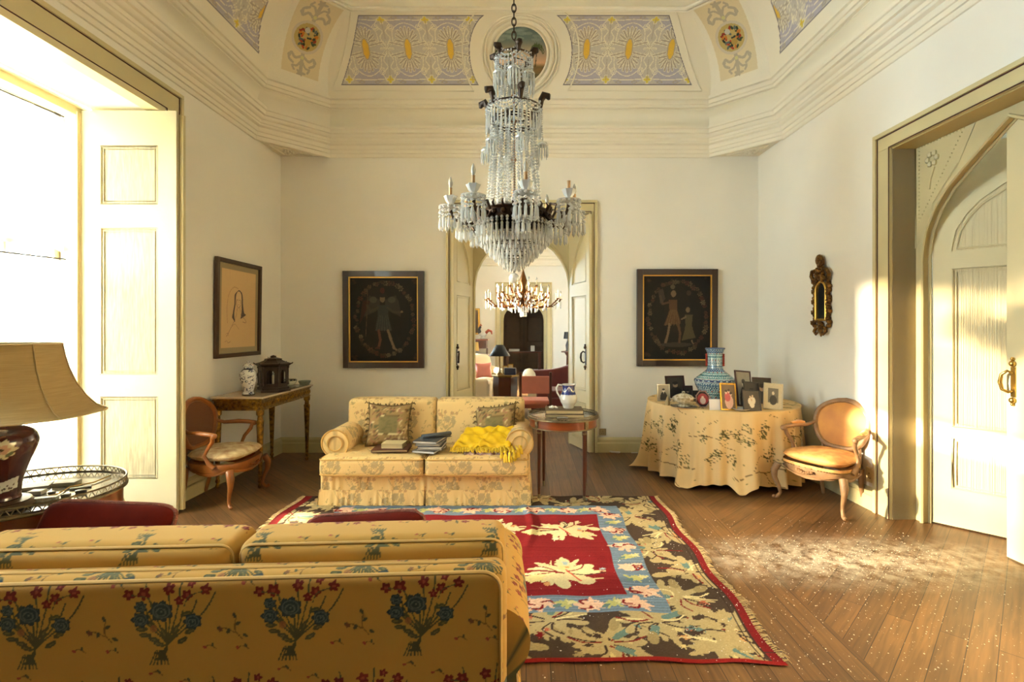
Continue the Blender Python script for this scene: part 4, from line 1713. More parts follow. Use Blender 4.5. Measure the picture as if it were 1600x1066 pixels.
    b.tube([Mb @ Vector((curve_x(cart(a)[0]), *cart(a))) for a in aa], .025, 8, closed=True)
    b.tube([Mb @ Vector((curve_x(cart(a)[0]) + .014, *cart(a, .96))) for a in aa], .010, 6, closed=True)
    for k in range(7):
        b.ball(Mb @ Vector((.008, (k - 3) * .022, .205 + .240 - abs(k - 3) * .003)), .017 - abs(k - 3) * .0015, 7, 5)
    for sy in (-1, 1):
        b.tube([(RX, sy * .175, .36), (RX - .01, sy * .17, .45), Mb @ Vector((0, sy * .165, .03))], [.02, .016, .018], 8)
    fr_ = b.build('back_frame', wood, t, smooth=60)

    def bf(U, V):
        out_ = np.empty((len(U), 3))
        for i, (u, v) in enumerate(zip(U, V)):
            y, z = cart(u * 2 * PI, v * .93)
            z = .205 + (z - .205)
            bulge = .028 * (1 - v ** 2.5)
            if cane:
                bulge = 0
            out_[i] = (Mb @ Vector((curve_x(y) + .006 + bulge, y, z)))[:]
        return out_
    npgrid('back_panel' if cane else 'back_upholstery', bf, 48, 12, M_cane if cane else uph, t, cu=True, smooth=80)

    def bf2(U, V):
        out_ = np.empty((len(U), 3))
        for i, (u, v) in enumerate(zip(U, V)):
            y, z = cart(-u * 2 * PI, v * .93)
            out_[i] = (Mb @ Vector((curve_x(y) - .010, y, z)))[:]
        return out_
    if not cane:
        npgrid('back_lining', bf2, 48, 4, uph, t, cu=True, smooth=80)
        q = MB()
        for k in range(NB * 2):
            y, z = cart(2 * PI * k / NB / 2, .935)
            q.ball(Mb @ Vector((curve_x(y) + .018, y, z)), .0055, 5, 3)
        q.build('nailhead_trim', M_brass, fr_, smooth=60)
    # arms
    for sy in (-1, 1):
        b = MB()
        b.tube([Mb @ Vector((.02, sy * .225, .21)), (RX + .08, sy * .275, .672), (RX + .20, sy * .31, .675), (RX + .30, sy * .325, .668), (RX + .345, sy * .33, .662), (RX + .362, sy * .33, .645)],
               [.013, .018, .022, .021, .020, .012], 8)
        b.ball((RX + .352, sy * .332, .655), .026, 8, 6)
        b.tube([(RX + .335, sy * .328, .655), (RX + .325, sy * .312, .60), (RX + .27, sy * .300, .53), (RX + .245, sy * .30, .47), (RX + .285, sy * .300, .40), (RX + .33, sy * .295, .36)],
               [.017, .019, .017, .016, .020, .024], 8)
        a_ = b.build('arm', wood, t, smooth=60)
        if not cane:
            q = MB()
            q.tube([(RX + .10, sy * .285, .692), (RX + .17, sy * .305, .700), (RX + .25, sy * .318, .692)], [.016, .024, .015], 8)
            q.build('arm_pad', uph, a_, smooth=60)
    return t


M_wood1 = mat('walnut_gilt', (150, 88, 36), .35, var=.35, vscale=8, coat=.3)
M_wood2 = mat('pale_carved_beech', (158, 120, 82), .5, var=.35, vscale=14, bump=.3, bscale=60)
M_cane = mat('cane', (112, 68, 34), .7, bump=.9, bscale=220, var=.4, vscale=200)
M_cush = mat('faded_tapestry_cushion', (214, 196, 152), .9, var=.35, vscale=14, var2=(160, 120, 84), bump=.2)
M_gold = mat('gold_satin', (212, 148, 64), .6, var=.3, vscale=7, sheen=.4, var2=(190, 124, 60), bump=.15, bscale=12)
M_gold2 = mat('worn_gold_satin', (226, 178, 108), .7, var=.35, vscale=10, var2=(182, 118, 60), bump=.2)
armchair((-2.875, 4.80, 0), .0, M_wood1, M_cush, M_cush, 'brown wooden armchair with cane back and cream cushion beside the open shutter', cane=True, nail=False, rake=.09)
armchair((2.735, 4.63, 0), math.radians(208), M_wood2, M_gold, M_gold2, 'carved pale wood armchair with gold upholstery and nailheads beside the right door')

# ---------------------------------------------------------------- gallery tables
M_mahog = mat('mahogany', (132, 62, 26), .28, var=.35, vscale=6, coat=.5, stretch=(1, 1, 5))
M_mahog2 = mat('dark_mahogany', (84, 38, 20), .3, var=.3, vscale=6, coat=.4)
M_gall = mat('dull_brass_gallery', (138, 124, 96), .35, .9, var=.3, vscale=30)
M_grey = mat('grey_marble', (120, 116, 106), .15, var=.4, vscale=5, coat=.3)


def gallery_table(loc, R_, zt, apron, label, leg_r, rz, n_leg=4, gh=.035):
    t = thing('gallery_table', label, 'table', loc, rz)
    b = MB()
    b.lathe([(0.001, zt - .012), (R_ - .012, zt - .012), (R_ - .006, zt - .006), (R_ - .012, zt), (.001, zt)], 64)
    b.build('table_top', M_grey, t, smooth=30)
    b = MB()
    b.lathe([(R_ - .03, zt - apron), (R_ - .018, zt - apron), (R_ - .018, zt - .012), (R_ - .03, zt - .012)], 64)
    ap = b.build('apron', M_mahog, t, smooth=30)
    b = MB()
    for zz, rr_, q in ((zt - apron, R_ - .018, .006), (zt - .008, R_ - .003, .008)):
        b.tube([(rr_ * math.cos(a), rr_ * math.sin(a), zz) for a in np.linspace(0, 2 * PI, 64, endpoint=False)], q, 6, closed=True)
    b.build('brass_band', M_gall, ap, smooth=60)
    b = MB()
    n = 72
    for zz, q in ((zt + .004, .004), (zt + gh, .005)):
        b.tube([(R_ * math.cos(a) * .99, R_ * math.sin(a) * .99, zz) for a in np.linspace(0, 2 * PI, n, endpoint=False)], q, 6, closed=True)
    for k in range(n):
        a, a2 = 2 * PI * k / n, 2 * PI * (k + 1) / n
        p = lambda a_, z_: (R_ * .99 * math.cos(a_), R_ * .99 * math.sin(a_), z_)
        b.tube([p(a, zt + .004), p((a + a2) / 2, zt + gh)], .0028, 4)
        b.tube([p(a2, zt + .004), p((a + a2) / 2, zt + gh)], .0028, 4)
    b.build('pierced_gallery', M_gall, t, smooth=40)
    for k in range(n_leg):
        a = 2 * PI * (k + .5) / n_leg
        x, y = (R_ - .045) * math.cos(a), (R_ - .045) * math.sin(a)
        b = MB()
        b.lathe([(.012, .0), (.013, .05), (leg_r * .9, .12), (leg_r, zt - apron - .06), (leg_r * 1.25, zt - apron - .05), (leg_r * 1.25, zt - apron - .02), (leg_r, zt - apron)], 12, (x, y, 0))
        b.box(x - .022, x + .022, y - .022, y + .022, zt - apron, zt - .014)
        lg = b.build('leg', M_mahog2, t, smooth=40)
        q = MB()
        q.lathe([(.014, 0), (.015, .045), (.013, .05)], 10, (x, y, 0))
        q.build('brass_sabot', M_gall, lg, smooth=40)
        q = MB()
        q.lathe([(leg_r * 1.35, zt - apron - .045), (leg_r * 1.35, zt - apron - .03)], 10, (x, y, 0))
        q.box(x - .015, x + .015, y - .015, y + .015, zt - apron - .035, zt - apron + .02)
        d = Vector((math.cos(a), math.sin(a), 0))
        c_ = Vector((x, y, zt - apron / 2)) + d * .032
        Mx = Matrix.Translation(c_) @ Matrix.Rotation(a + PI / 2, 4, 'Z')
        q.box(-.02, .02, -.004, .012, -apron / 2 + .01, apron / 2 - .01, Mx)
        q.ball(c_, .014, 8, 5, 1.6)
        q.build('brass_mount', M_gall, lg, smooth=40)
    return t


gt1 = gallery_table((.362, 4.95, 0), .345, .76, .095, 'round mahogany side table with pierced gallery beside the two-seat sofa', .017, math.radians(-8), 4, .024)
gt2 = gallery_table((-2.54, 2.57, 0), .405, .765, .12, 'round mahogany gallery table carrying the big lamp by the window', .024, .3)

# things on the side table: two old folios, jug, silver box, small white ornament
M_fol = mat('old_leather', (104, 82, 52), .7, var=.4, vscale=20, bump=.4)
M_page = mat('paper_edges', (196, 176, 132), .9, bump=.6, bscale=30, stretch=(1, 1, 14), var=.2, vscale=8)


def book(name, label, cat, w_, d_, h_, M, cover, group=None, pages=None, hard=.004):
    o = MB()
    o.box(-w_ / 2, w_ / 2, -d_ / 2, d_ / 2, 0, hard)
    o.box(-w_ / 2, w_ / 2, -d_ / 2, d_ / 2, h_ - hard, h_)
    o.box(-w_ / 2, -w_ / 2 + hard, -d_ / 2, d_ / 2, 0, h_)
    t = tag(o.build(name, cover, None, smooth=0, bevel=min(.0015, hard * .4)), label, cat, group)
    t.matrix_world = M
    q = MB()
    q.box(-w_ / 2 + hard, w_ / 2 - .006, -d_ / 2 + .006, d_ / 2 - .006, hard, h_ - hard)
    q.build('pages', pages or M_page, t, smooth=0)
    return t


book('old_folio', 'large old brown leather folio lying lowest on the side table', 'book', .37, .28, .033, T(.375, 4.93, .7605, -.06), M_fol, 'old folios under the jug')
book('old_folio', 'old brown folio lying on the other one directly under the blue and white jug', 'book', .36, .27, .036, T(.37, 4.94, .7945, -.02), M_fol, 'old folios under the jug')

M_china = mat('white_glaze', (214, 210, 200), .15, coat=.6)
M_blue = mat('cobalt_glaze', (30, 44, 110), .15, coat=.6)
jt = thing('jug', 'blue and cream stoneware jug with white swags standing on the old folios', 'jug', (.415, 4.95, .831))
jug_prof = [(.001, 0), (.048, 0), (.052, .006), (.058, .03), (.077, .06), (.084, .09), (.082, .115), (.07, .145), (.063, .165), (.061, .20), (.063, .222), (.066, .235), (.062, .235), (.056, .2), (.06, .15), (.07, .1), (.05, .02), (.001, .018)]


def jf(U, V):
    k = np.linspace(0, 1, len(jug_prof))
    a = U * 2 * PI
    r = np.interp(V, k, [p[0] for p in jug_prof])
    z = np.interp(V, k, [p[1] for p in jug_prof])
    sp = 1 + .22 * np.exp(-(((a - 0.25) % (2 * PI)) / .35) ** 2) * np.clip((z - .18) / .05, 0, 1)
    return np.stack([r * np.cos(a) * sp, r * np.sin(a), z], 1)


def jc(U, V):
    P = jf(U, V)
    a = U * 2 * PI
    z = P[:, 2]
    c = np.empty((len(U), 3))
    c[:] = lin((212, 208, 198))
    bl = z > .133
    c[bl] = lin((34, 48, 112))
    sw = np.abs((z - .165) - .045 * np.abs(np.sin(a * 2)) ** 1.3 * -1 - .045)
    c[bl & (sw < .006) & (z > .14)] = lin((206, 206, 206))
    c[bl & (np.abs(np.sin(a * 2)) < .1) & (z > .17) & (z < .22)] = lin((206, 206, 206))
    c[(z > .126) & (z < .138) & (np.sin(a * 40) > 0)] = lin((214, 210, 200))
    c[z > .226] = lin((206, 200, 186))
    return c


npgrid('body', jf, 96, 120, mat('jug_glaze', (212, 208, 198), .2, attr=True, coat=.5), jt, cu=True, col=jc)
MB().tube([(-.06, 0, .222), (-.10, 0, .228), (-.118, 0, .195), (-.11, 0, .15), (-.085, 0, .11), (-.078, 0, .085)], [.009, .011, .010, .009, .008, .006], 8).build('handle', M_china, jt, smooth=60)
sbx = MB().box(-.055, .055, -.03, .03, 0, .026)
o = tag(sbx.build('silver_box', mat('silver', (190, 196, 204), .18, 1.0), smooth=0, bevel=.006), 'small polished silver box at the front edge of the side table', 'box')
o.location = (.335, 4.70, .7615)
o.rotation_euler = (0, 0, .1)
b = MB()
for x_, y_, r_ in ((0, 0, .02), (.03, .01, .016), (-.02, .015, .014), (.01, .025, .015), (.045, -.005, .011)):
    b.ball((x_, y_, r_ * .8), r_, 8, 6, .8)
o = tag(b.build('shell_ornament', M_china, smooth=60), 'little white shell ornament on the folio left of the jug', 'ornament')
o.location = (.255, 4.92, .8305)

# ---------------------------------------------------------------- round table: tablecloth and what stands on it
TX, TY, TR, TZ = 2.20, 5.72, .80, .795
tbl = thing('round_table', 'round table hidden beneath the long floral tablecloth', 'table', (TX, TY, 0))
MB().lathe([(.001, TZ - .03), (TR - .01, TZ - .03), (TR - .01, TZ - .006), (.001, TZ - .006)], 48).build('table_top', M_mahog2, tbl, smooth=30)
MB().lathe([(.2, 0), (.2, .04), (.06, .1), (.05, .6), (.12, TZ - .03)], 16).build('pedestal', M_mahog2, tbl, smooth=30)
clo = Canvas(.9, .7, .005, (224, 192, 138))
rr = random.Random(21)
DG, LG, BW = (84, 80, 46), (112, 104, 58), (116, 84, 48)
for bx, by in ((.1, .15), (.55, .5)):
    pts = [(bx - .1, by), (bx + .08, by + .03), (bx + .2, by + .01), (bx + .33, by + .06), (bx + .45, by + .05)]
    clo.curve(pts, .007, BW, 8)
    clo.curve([(bx + .2, by + .01), (bx + .26, by - .08), (bx + .36, by - .12)], .005, BW, 8)
    clo.curve([(bx + .05, by + .03), (bx + .1, by + .14), (bx + .2, by + .2)], .005, BW, 8)
for k in range(17):
    cx_, cy_ = rr.random() * .9, rr.random() * .7
    for q in range(22):
        a, r = rr.random() * 6.28, rr.random() ** .6 * .05
        clo.ell(cx_ + math.cos(a) * r, cy_ + math.sin(a) * r, .0085, .005, rr.choice([DG, LG, (96, 74, 44), (70, 66, 40)]), rr.random() * 3)
    clo.curve([(cx_, cy_), (cx_ + .03, cy_ - .04), (cx_ + .02, cy_ - .08)], .004, LG, 5)
for k in range(26):
    clo.ell(rr.random() * .9, rr.random() * .7, .007, .005, LG, rr.random() * 3)
NFOLD = 30
fa = np.sort(RNG.rand(NFOLD) * 2 * PI)
fd = np.linspace(0, 2 * PI, NFOLD, endpoint=False) + RNG.uniform(-.12, .12, NFOLD)
fh = RNG.uniform(.5, 1.2, NFOLD)


def cf(U, V):
    a = U * 2 * PI
    top = V < .3
    s = np.where(top, 0, (V - .3) / .7)           # 0 at the edge, 1 at the hem
    w_ = np.zeros_like(a)
    for f0, h0 in zip(fd, fh):
        d = (a - f0 + PI) % (2 * PI) - PI
        w_ += h0 * np.exp(-(d / .055) ** 2)
    w_ = w_ - .55
    r = np.where(top, TR * (V / .3) ** .8, TR + .004 + s ** .8 * (.045 + .10 * w_ + .012 * np.sin(a * 31)))
    hem = .05 + .03 * (np.sin(a * 3 + .6) + 1) / 2 + .02 * np.sin(a * 7 + 1) * .5
    drop = (TZ - hem)
    z = np.where(top, TZ + .0015, TZ - drop * s)
    x, y = r * np.cos(a), r * np.sin(a)
    # the cloth trails on the floor at three spots
    for a0, ex, wd in ((PI - .2, .19, .13), (-2.33, .12, .11), (-1.72, .12, .09)):
        d = (a - a0 + PI) % (2 * PI) - PI
        g = np.exp(-(d / wd) ** 2) * np.clip((s - .62) / .38, 0, 1) ** 1.6
        x += ex * g * np.cos(a)
        y += ex * g * np.sin(a)
        z -= (z - .012) * np.clip(g * 1.15, 0, 1) * .93
    rim = np.clip(1 - np.abs(s) / .05, 0, 1) * (~top)
    # kept clear of the side wall
    x = np.minimum(x, XR + (YB - (TY + y)) * TH - TX - .012)
    y = np.minimum(y, YB - TY - .012)
    return np.stack([x + TX, y + TY, np.maximum(z, .006)], 1)


M_cloth = mat('printed_cloth', (224, 192, 138), .9, attr=True, bump=.3, bscale=14, stretch=(2, 2, .6), spec=.15)
o = npgrid('tablecloth', cf, 420, 110, M_cloth, None, cu=True, col=lambda U, V: np.where((V < .3)[:, None], clo.get(cf(U, V)[:, 0], cf(U, V)[:, 1]), clo.get(U * 2 * PI * TR, .8 - (V - .3) / .7 * .78)), smooth=80)
tag(o, 'cream tablecloth with dark blossom sprigs draped to the floor over the round table', 'tablecloth')

# big vase
vp = [(.001, 0), (.105, 0), (.11, .02), (.135, .06), (.18, .13), (.21, .19), (.222, .235), (.222, .25), (.205, .265), (.16, .30), (.115, .335), (.088, .36), (.082, .38), (.078, .41), (.078, .50), (.082, .54), (.095, .575), (.108, .59), (.108, .60), (.098, .6), (.075, .55), (.07, .4), (.001, .38)]
vk = np.concatenate([[0], np.cumsum([math.hypot(b_[0] - a_[0], b_[1] - a_[1]) for a_, b_ in zip(vp[:-1], vp[1:])])])
vk /= vk[-1]
vas = Canvas(.6, .2, .003, (196, 214, 212))
for k in range(24):
    x = k * .025
    for y, c_ in ((.03, (70, 104, 130)), (.1, (84, 136, 142)), (.17, (70, 104, 130))):
        vas.ring(x + (.0125 if y == .1 else 0), y, .018, .03, .0042, c_)
        vas.ell(x + (.0125 if y == .1 else 0), y, .007, .009, (38, 84, 104))
        vas.line([(x - .012, y - .035), (x + .012, y + .035)], .003, c_)
        vas.line([(x - .012, y + .035), (x + .012, y - .035)], .003, c_)
for k in range(8):
    vas.ell(k * .075 + .02, .065, .008, .008, (150, 60, 50))
    vas.ell(k * .075 + .05, .135, .008, .008, (150, 60, 50))


def vf(U, V):
    a = U * 2 * PI
    r = np.interp(V, vk, [p[0] for p in vp])
    return np.stack([r * np.cos(a), r * np.sin(a), np.interp(V, vk, [p[1] for p in vp])], 1)


def vc(U, V):
    z = vf(U, V)[:, 2]
    c = vas.get(U * 1.2, z).copy()
    for z0, z1, cc in ((.236, .262, (40, 58, 96)), (.345, .372, (52, 76, 118)), (.0, .02, (60, 80, 110)), (.548, .575, (60, 84, 120)), (.59, .61, (70, 90, 124)), (.262, .268, (206, 214, 210)), (.228, .234, (206, 214, 210))):
        k = (z >= z0) & (z < z1)
        c[k] = lin(cc)
    k = ((z > .345) & (z < .372)) | ((z > .238) & (z < .26)) | ((z > .55) & (z < .575))
    st = np.sin(U * 2 * PI * 22) * np.sin(z * 260) > .2
    c[k & st] = lin((150, 176, 190))
    return c


vt = thing('porcelain_vase', 'large blue and turquoise patterned porcelain vase behind the photographs', 'vase', (2.085, 5.58, TZ + .003))
npgrid('body', vf, 220, 200, mat('vase_glaze', (200, 210, 210), .15, attr=True, coat=.6), vt, cu=True, col=vc)
for a in (-.30, PI - .30):
    b = MB()
    c_, s_ = math.cos(a), math.sin(a)
    for k in range(7):
        z = .41 + k * .019
        b.ball((c_ * .088, s_ * .088, z), .0135, 8, 5, 1)
    b.build('red_handle', mat('coral_red_glaze', (160, 50, 30), .3), vt, smooth=60)

# photo frames
M_fr = {'silver': mat('silver_frame', (150, 146, 136), .3, .9), 'dark': mat('dark_leather_frame', (56, 24, 18), .4), 'gold': mat('gilt_frame', (206, 156, 60), .3, .9, var=.3, vscale=60),
        'black': mat('black_frame', (30, 24, 20), .35), 'bone': mat('bone_frame', (178, 170, 146), .4, .3), 'rose': mat('faceted_glass_frame', (170, 140, 130), .15, .3)}
M_ph = mat('photo_print', (120, 110, 96), .5, attr=True)
M_strut = mat('frame_back', (40, 34, 30), .7)


def photo(kind, w_, h_):
    c = Canvas(w_, h_, .0022, (96, 84, 68), wrap=False)
    if kind == 'mono':       # sitter in dark clothes
        c.rect(0, w_, 0, h_, (150, 142, 124))
        c.ell(w_ * .5, h_ * .12, w_ * .34, h_ * .45, (46, 42, 38))
        c.ell(w_ * .5, h_ * .64, w_ * .12, h_ * .11, (206, 196, 176))
        c.ell(w_ * .5, h_ * .71, w_ * .13, h_ * .07, (50, 44, 38))
        c.poly([(w_ * .46, h_ * .55), (w_ * .54, h_ * .55), (w_ * .5, h_ * .4)], (214, 206, 190))
    elif kind == 'dim':
        c.rect(0, w_, 0, h_, (56, 48, 42))
        c.ell(w_ * .5, h_ * .1, w_ * .4, h_ * .4, (34, 30, 28))
        c.ell(w_ * .5, h_ * .6, w_ * .16, h_ * .14, (150, 126, 104))
        c.ell(w_ * .5, h_ * .7, w_ * .18, h_ * .09, (30, 26, 24))
    elif kind == 'mount':    # small print on a pale mount
        c.rect(0, w_, 0, h_, (188, 176, 146))
        c.rect(w_ * .2, w_ * .8, h_ * .24, h_ * .84, (96, 92, 80))
        c.ell(w_ * .5, h_ * .34, w_ * .2, h_ * .2, (34, 32, 30))
        c.ell(w_ * .5, h_ * .62, w_ * .075, h_ * .07, (202, 190, 166))
    elif kind == 'pink':
        c.rect(0, w_, 0, h_, (112, 88, 62))
        c.ell(w_ * .55, h_ * .3, w_ * .3, h_ * .3, (222, 176, 156))
        c.ell(w_ * .45, h_ * .5, w_ * .22, h_ * .2, (206, 96, 92))
        for x_, y_ in ((.35, .68), (.55, .72), (.7, .6)):
            c.ell(w_ * x_, h_ * y_, w_ * .09, h_ * .07, (226, 188, 160))
            c.ell(w_ * x_, h_ * (y_ + .05), w_ * .09, h_ * .05, (70, 50, 36))
    elif kind == 'white':
        c.rect(0, w_, 0, h_, (64, 56, 46))
        for x_, y_ in ((.42, .45), (.58, .5), (.5, .3)):
            c.ell(w_ * x_, h_ * y_, w_ * .16, h_ * .2, (214, 206, 188))
            c.ell(w_ * x_, h_ * (y_ + .23), w_ * .06, h_ * .07, (196, 170, 140))
    elif kind == 'red':
        c.rect(0, w_, 0, h_, (156, 50, 54))
        c.ell(w_ * .5, h_ * .35, w_ * .25, h_ * .3, (206, 180, 170))
        c.ell(w_ * .5, h_ * .65, w_ * .12, h_ * .12, (220, 186, 160))
    c.noise(.15)
    return c


def frame(x0, x1, y0, y1, Y, kind, fr, bw, label, yaw=0.0, lean=.22, roll=0.0, mount=0.0, octo=False, zb=None):
    """screen box only sizes it; it stands on the table at depth Y"""
    z0 = TZ + .003
    base = at((x0 + x1) / 2, VY, Y)
    w_ = (x1 - x0) / F * Y / max(.6, math.cos(yaw))
    h_ = (y1 - y0) / F * Y / math.cos(lean)
    t = thing('photo_frame', label, 'picture frame', (base.x, Y, z0), yaw, 'framed photographs on the round table')
    Mt = Matrix.Rotation(-lean, 4, 'X') @ Matrix.Rotation(roll, 4, 'Y')
    b = MB()
    if octo:
        pts = [(w_ / 2 * math.cos(a), h_ / 2 + h_ / 2 * math.sin(a)) for a in [PI / 8 + k * PI / 4 for k in range(8)]]
        b.tube([Vector((x, 0, z)) for x, z in pts], bw * .5, 6, closed=True)
        q = MB().prism(pts, .006)
        q.build('frame_backing', M_strut, t, M=Mt @ Matrix.Translation((0, .004, 0)), smooth=0)
    else:
        b.box(-w_ / 2, -w_ / 2 + bw, -.007, .007, 0, h_)
        b.box(w_ / 2 - bw, w_ / 2, -.007, .007, 0, h_)
        b.box(-w_ / 2 + bw, w_ / 2 - bw, -.007, .007, 0, bw)
        b.box(-w_ / 2 + bw, w_ / 2 - bw, -.007, .007, h_ - bw, h_)
        if fr == 'gold':
            for k in range(8):
                b.ball((-w_ / 2 + w_ * (k + .5) / 8, -.004, h_), .006, 6, 4)
                b.ball((-w_ / 2 + w_ * (k + .5) / 8, -.004, .003), .004, 6, 4)
    b.build('frame_border', M_fr[fr], t, smooth=40, bevel=0 if octo else .002, M=Mt)
    if octo:
        iw = w_ * .8
        c = photo(kind, iw, iw)
        npgrid('photo_print', lambda U, V: np.stack([V * iw / 2 * np.cos(-U * 2 * PI), 0 * U - .001, h_ / 2 + V * iw / 2 * np.sin(-U * 2 * PI)], 1), 32, 14, M_ph, t, cu=True,
               col=lambda U, V: c.get(iw / 2 + V * iw / 2 * np.cos(-U * 2 * PI), iw / 2 + V * iw / 2 * np.sin(-U * 2 * PI)), M=Mt)
    else:
        iw, ih = w_ - 2 * bw, h_ - 2 * bw
        c = photo(kind, iw, ih)
        npgrid('photo_print', lambda U, V: np.stack([(U - .5) * iw, 0 * U - .002, bw + V * ih], 1), 36, 44, M_ph, t, col=lambda U, V: c.get(U * iw, V * ih), M=Mt)
        MB().box(-w_ / 2 + .002, w_ / 2 - .002, .001, .008, .002, h_ - .002).build('frame_backing', M_strut, t, M=Mt, smooth=0)
    s_ = MB()
    s_.prism([(-.015, 0), (.015, 0), (.01, h_ * .6), (-.01, h_ * .6)], .003)
    s_.build('strut', M_strut, t, M=Mt @ Matrix.Translation((0, .008, h_ * .62)) @ Matrix.Rotation(lean * 2.1, 4, 'X') @ Matrix.Translation((0, 0, -h_ * .6)), smooth=0)
    return t


frame(1027, 1048, 600, 626, 5.66, 'mono', 'silver', .012, 'small silver photo frame at the far left edge of the round table', .15, .14)
frame(1041, 1073, 588, 622, 5.93, 'dim', 'dark', .022, 'dark red leather photo frame behind the small silver one', .22, .2)
frame(1067, 1084, 602, 623, 5.80, 'dim', 'dark', .016, 'small dark brown photo frame directly behind the china tureen', .1, .2)
frame(1082, 1094, 607, 624, 5.62, 'dim', 'black', .01, 'tiny dark photo frame tucked left of the porcelain vase', .1, .2)
frame(1088, 1110, 612, 638, 5.19, 'red', 'rose', .014, 'octagonal photo frame with a red picture, standing left of the white card', 0, .2, octo=True)
frame(1126, 1152, 601, 642, 5.02, 'pink', 'gold', .012, 'upright gold photo frame with a pink picture in front of the porcelain vase', .10, .2, .04)
frame(1151, 1179, 577, 632, 5.26, 'mono', 'dark', .016, 'tallest photo frame, dark with a pale mount, right of the porcelain vase', .25, .28, .10)
frame(1177, 1206, 590, 630, 5.46, 'dim', 'dark', .014, 'wide dark photo frame at the very back of the right-hand cluster', -.05, .24, .05)
frame(1163, 1189, 597, 637, 5.16, 'dim', 'black', .014, 'dark photo frame with a gilt side standing behind the lowest dark one', .12, .25, .08)
frame(1160, 1192, 612, 644, 4.965, 'white', 'black', .012, 'low black photo frame with white figures at the front of the right-hand cluster', .30, .26, .10)
frame(1193, 1222, 600, 640, 5.07, 'mount', 'bone', .008, 'pale mounted photo frame rightmost on the round table', -.10, .22, .10)
o = tag(MB().box(-.055, .055, -.004, .004, 0, .108).build('white_card', mat('white_card', (232, 228, 224), .6), smooth=0), 'small square white card standing in front of the vase', 'card')
o.matrix_world = T(1.88, 5.03, TZ + .003, .05, -.12)

M_flor = mat('painted_china', (222, 212, 188), .2, var=.5, vscale=38, var2=(140, 120, 80), coat=.5)
tt_ = thing('tureen', 'small flowered china tureen with lid on its saucer at the left of the table', 'tureen', (1.625, 5.22, TZ + .014))
MB().lathe([(.001, 0), (.05, 0), (.045, .01), (.03, .02), (.05, .035), (.085, .055), (.095, .075), (.098, .085), (.001, .085)], 32, sx=1.15).build('basin', M_flor, tt_, smooth=50)
MB().lathe([(.1, .083), (.1, .09), (.07, .115), (.03, .13), (.012, .135), (.018, .148), (.001, .156)], 32, sx=1.12).build('lid', M_flor, tt_, smooth=50)
for sg in (-1, 1):
    MB().tube([(sg * .105, 0, .075), (sg * .135, 0, .08), (sg * .13, 0, .055), (sg * .09, 0, .05)], .007, 6).build('handle', M_flor, tt_, smooth=60)
o = tag(MB().lathe([(.001, 0), (.07, 0), (.13, .010), (.132, .014), (.07, .006), (.001, .005)], 36).build('saucer', M_flor, smooth=60), 'flowered saucer carrying the china tureen', 'saucer')
o.location = (1.625, 5.22, TZ + .003)
o = tag(MB().lathe([(.001, 0), (.035, 0), (.085, .022), (.088, .026), (.035, .007), (.001, .006)], 36).build('dish', M_china, smooth=60), 'small white dish at the table edge between gold frame and low black frame', 'dish')
o.location = (2.12, 4.985, TZ + .003)
b = MB()
b.lathe([(.03, 0), (.026, .03), (.012, .08), (.001, .1)], 4)
o = tag(b.build('place_card_holder', mat('tan_card', (170, 146, 100), .7), smooth=0), 'little tan pointed ornament between silver frame and tureen', 'ornament')
o.location = (1.50, 5.36, TZ + .003)

# ---------------------------------------------------------------- console with marble top
M_gilt = mat('aged_gilt', (168, 124, 44), .38, .75, var=.5, vscale=30, var2=(70, 46, 16), bump=.6, bscale=70)
M_marb = mat('pink_marble', (206, 184, 158), .2, var=.2, vscale=4, coat=.3)
CX0, CX1, CY0, CY1, CZ = -3.165, -2.63, 5.05, 6.25, .925
ct = thing('console_table', 'gilded console table with pale marble top and fluted legs below the portrait', 'table', ((CX0 + CX1) / 2, (CY0 + CY1) / 2, 0))
inv = Matrix.Translation((-(CX0 + CX1) / 2, -(CY0 + CY1) / 2, 0))
MB().box(CX0, CX1, CY0, CY1, CZ - .022, CZ, inv).build('marble_top', M_marb, ct, smooth=0, bevel=.005)
b = MB()
e = .03
b.box(CX0 + e, CX1 - e, CY0 + e, CY1 - e, CZ - .13, CZ - .022, inv)
b.box(CX0 + e - .012, CX1 - e + .012, CY0 + e - .012, CY1 - e + .012, CZ - .04, CZ - .022, inv)
b.box(CX0 + e - .008, CX1 - e + .008, CY0 + e - .008, CY1 - e + .008, CZ - .14, CZ - .128, inv)
ap = b.build('apron', M_gilt, ct, smooth=0, bevel=.002)
b = MB()
for k in range(9):      # carved guilloche
    for (Mx, L_) in ((inv @ Matrix.Translation((CX0 + e, CY0 + e, CZ - .085)), CX1 - CX0 - 2 * e),):
        x = L_ * (k + .5) / 9
        b.tube([Mx @ Vector((x + .022 * math.cos(a), -.004, .024 * math.sin(a))) for a in np.linspace(0, 2 * PI, 10, endpoint=False)], .006, 5, closed=True)
for k in range(20):
    y = (CY1 - CY0 - 2 * e) * (k + .5) / 20
    Mx = inv @ Matrix.Translation((CX1 - e, CY0 + e, CZ - .085))
    b.tube([Mx @ Vector((.004, y + .022 * math.cos(a), .024 * math.sin(a))) for a in np.linspace(0, 2 * PI, 10, endpoint=False)], .006, 5, closed=True)
    b.ball(Mx @ Vector((.004, y, 0)), .008, 6, 4)
b.build('carved_scroll', M_gilt, ap, smooth=60)
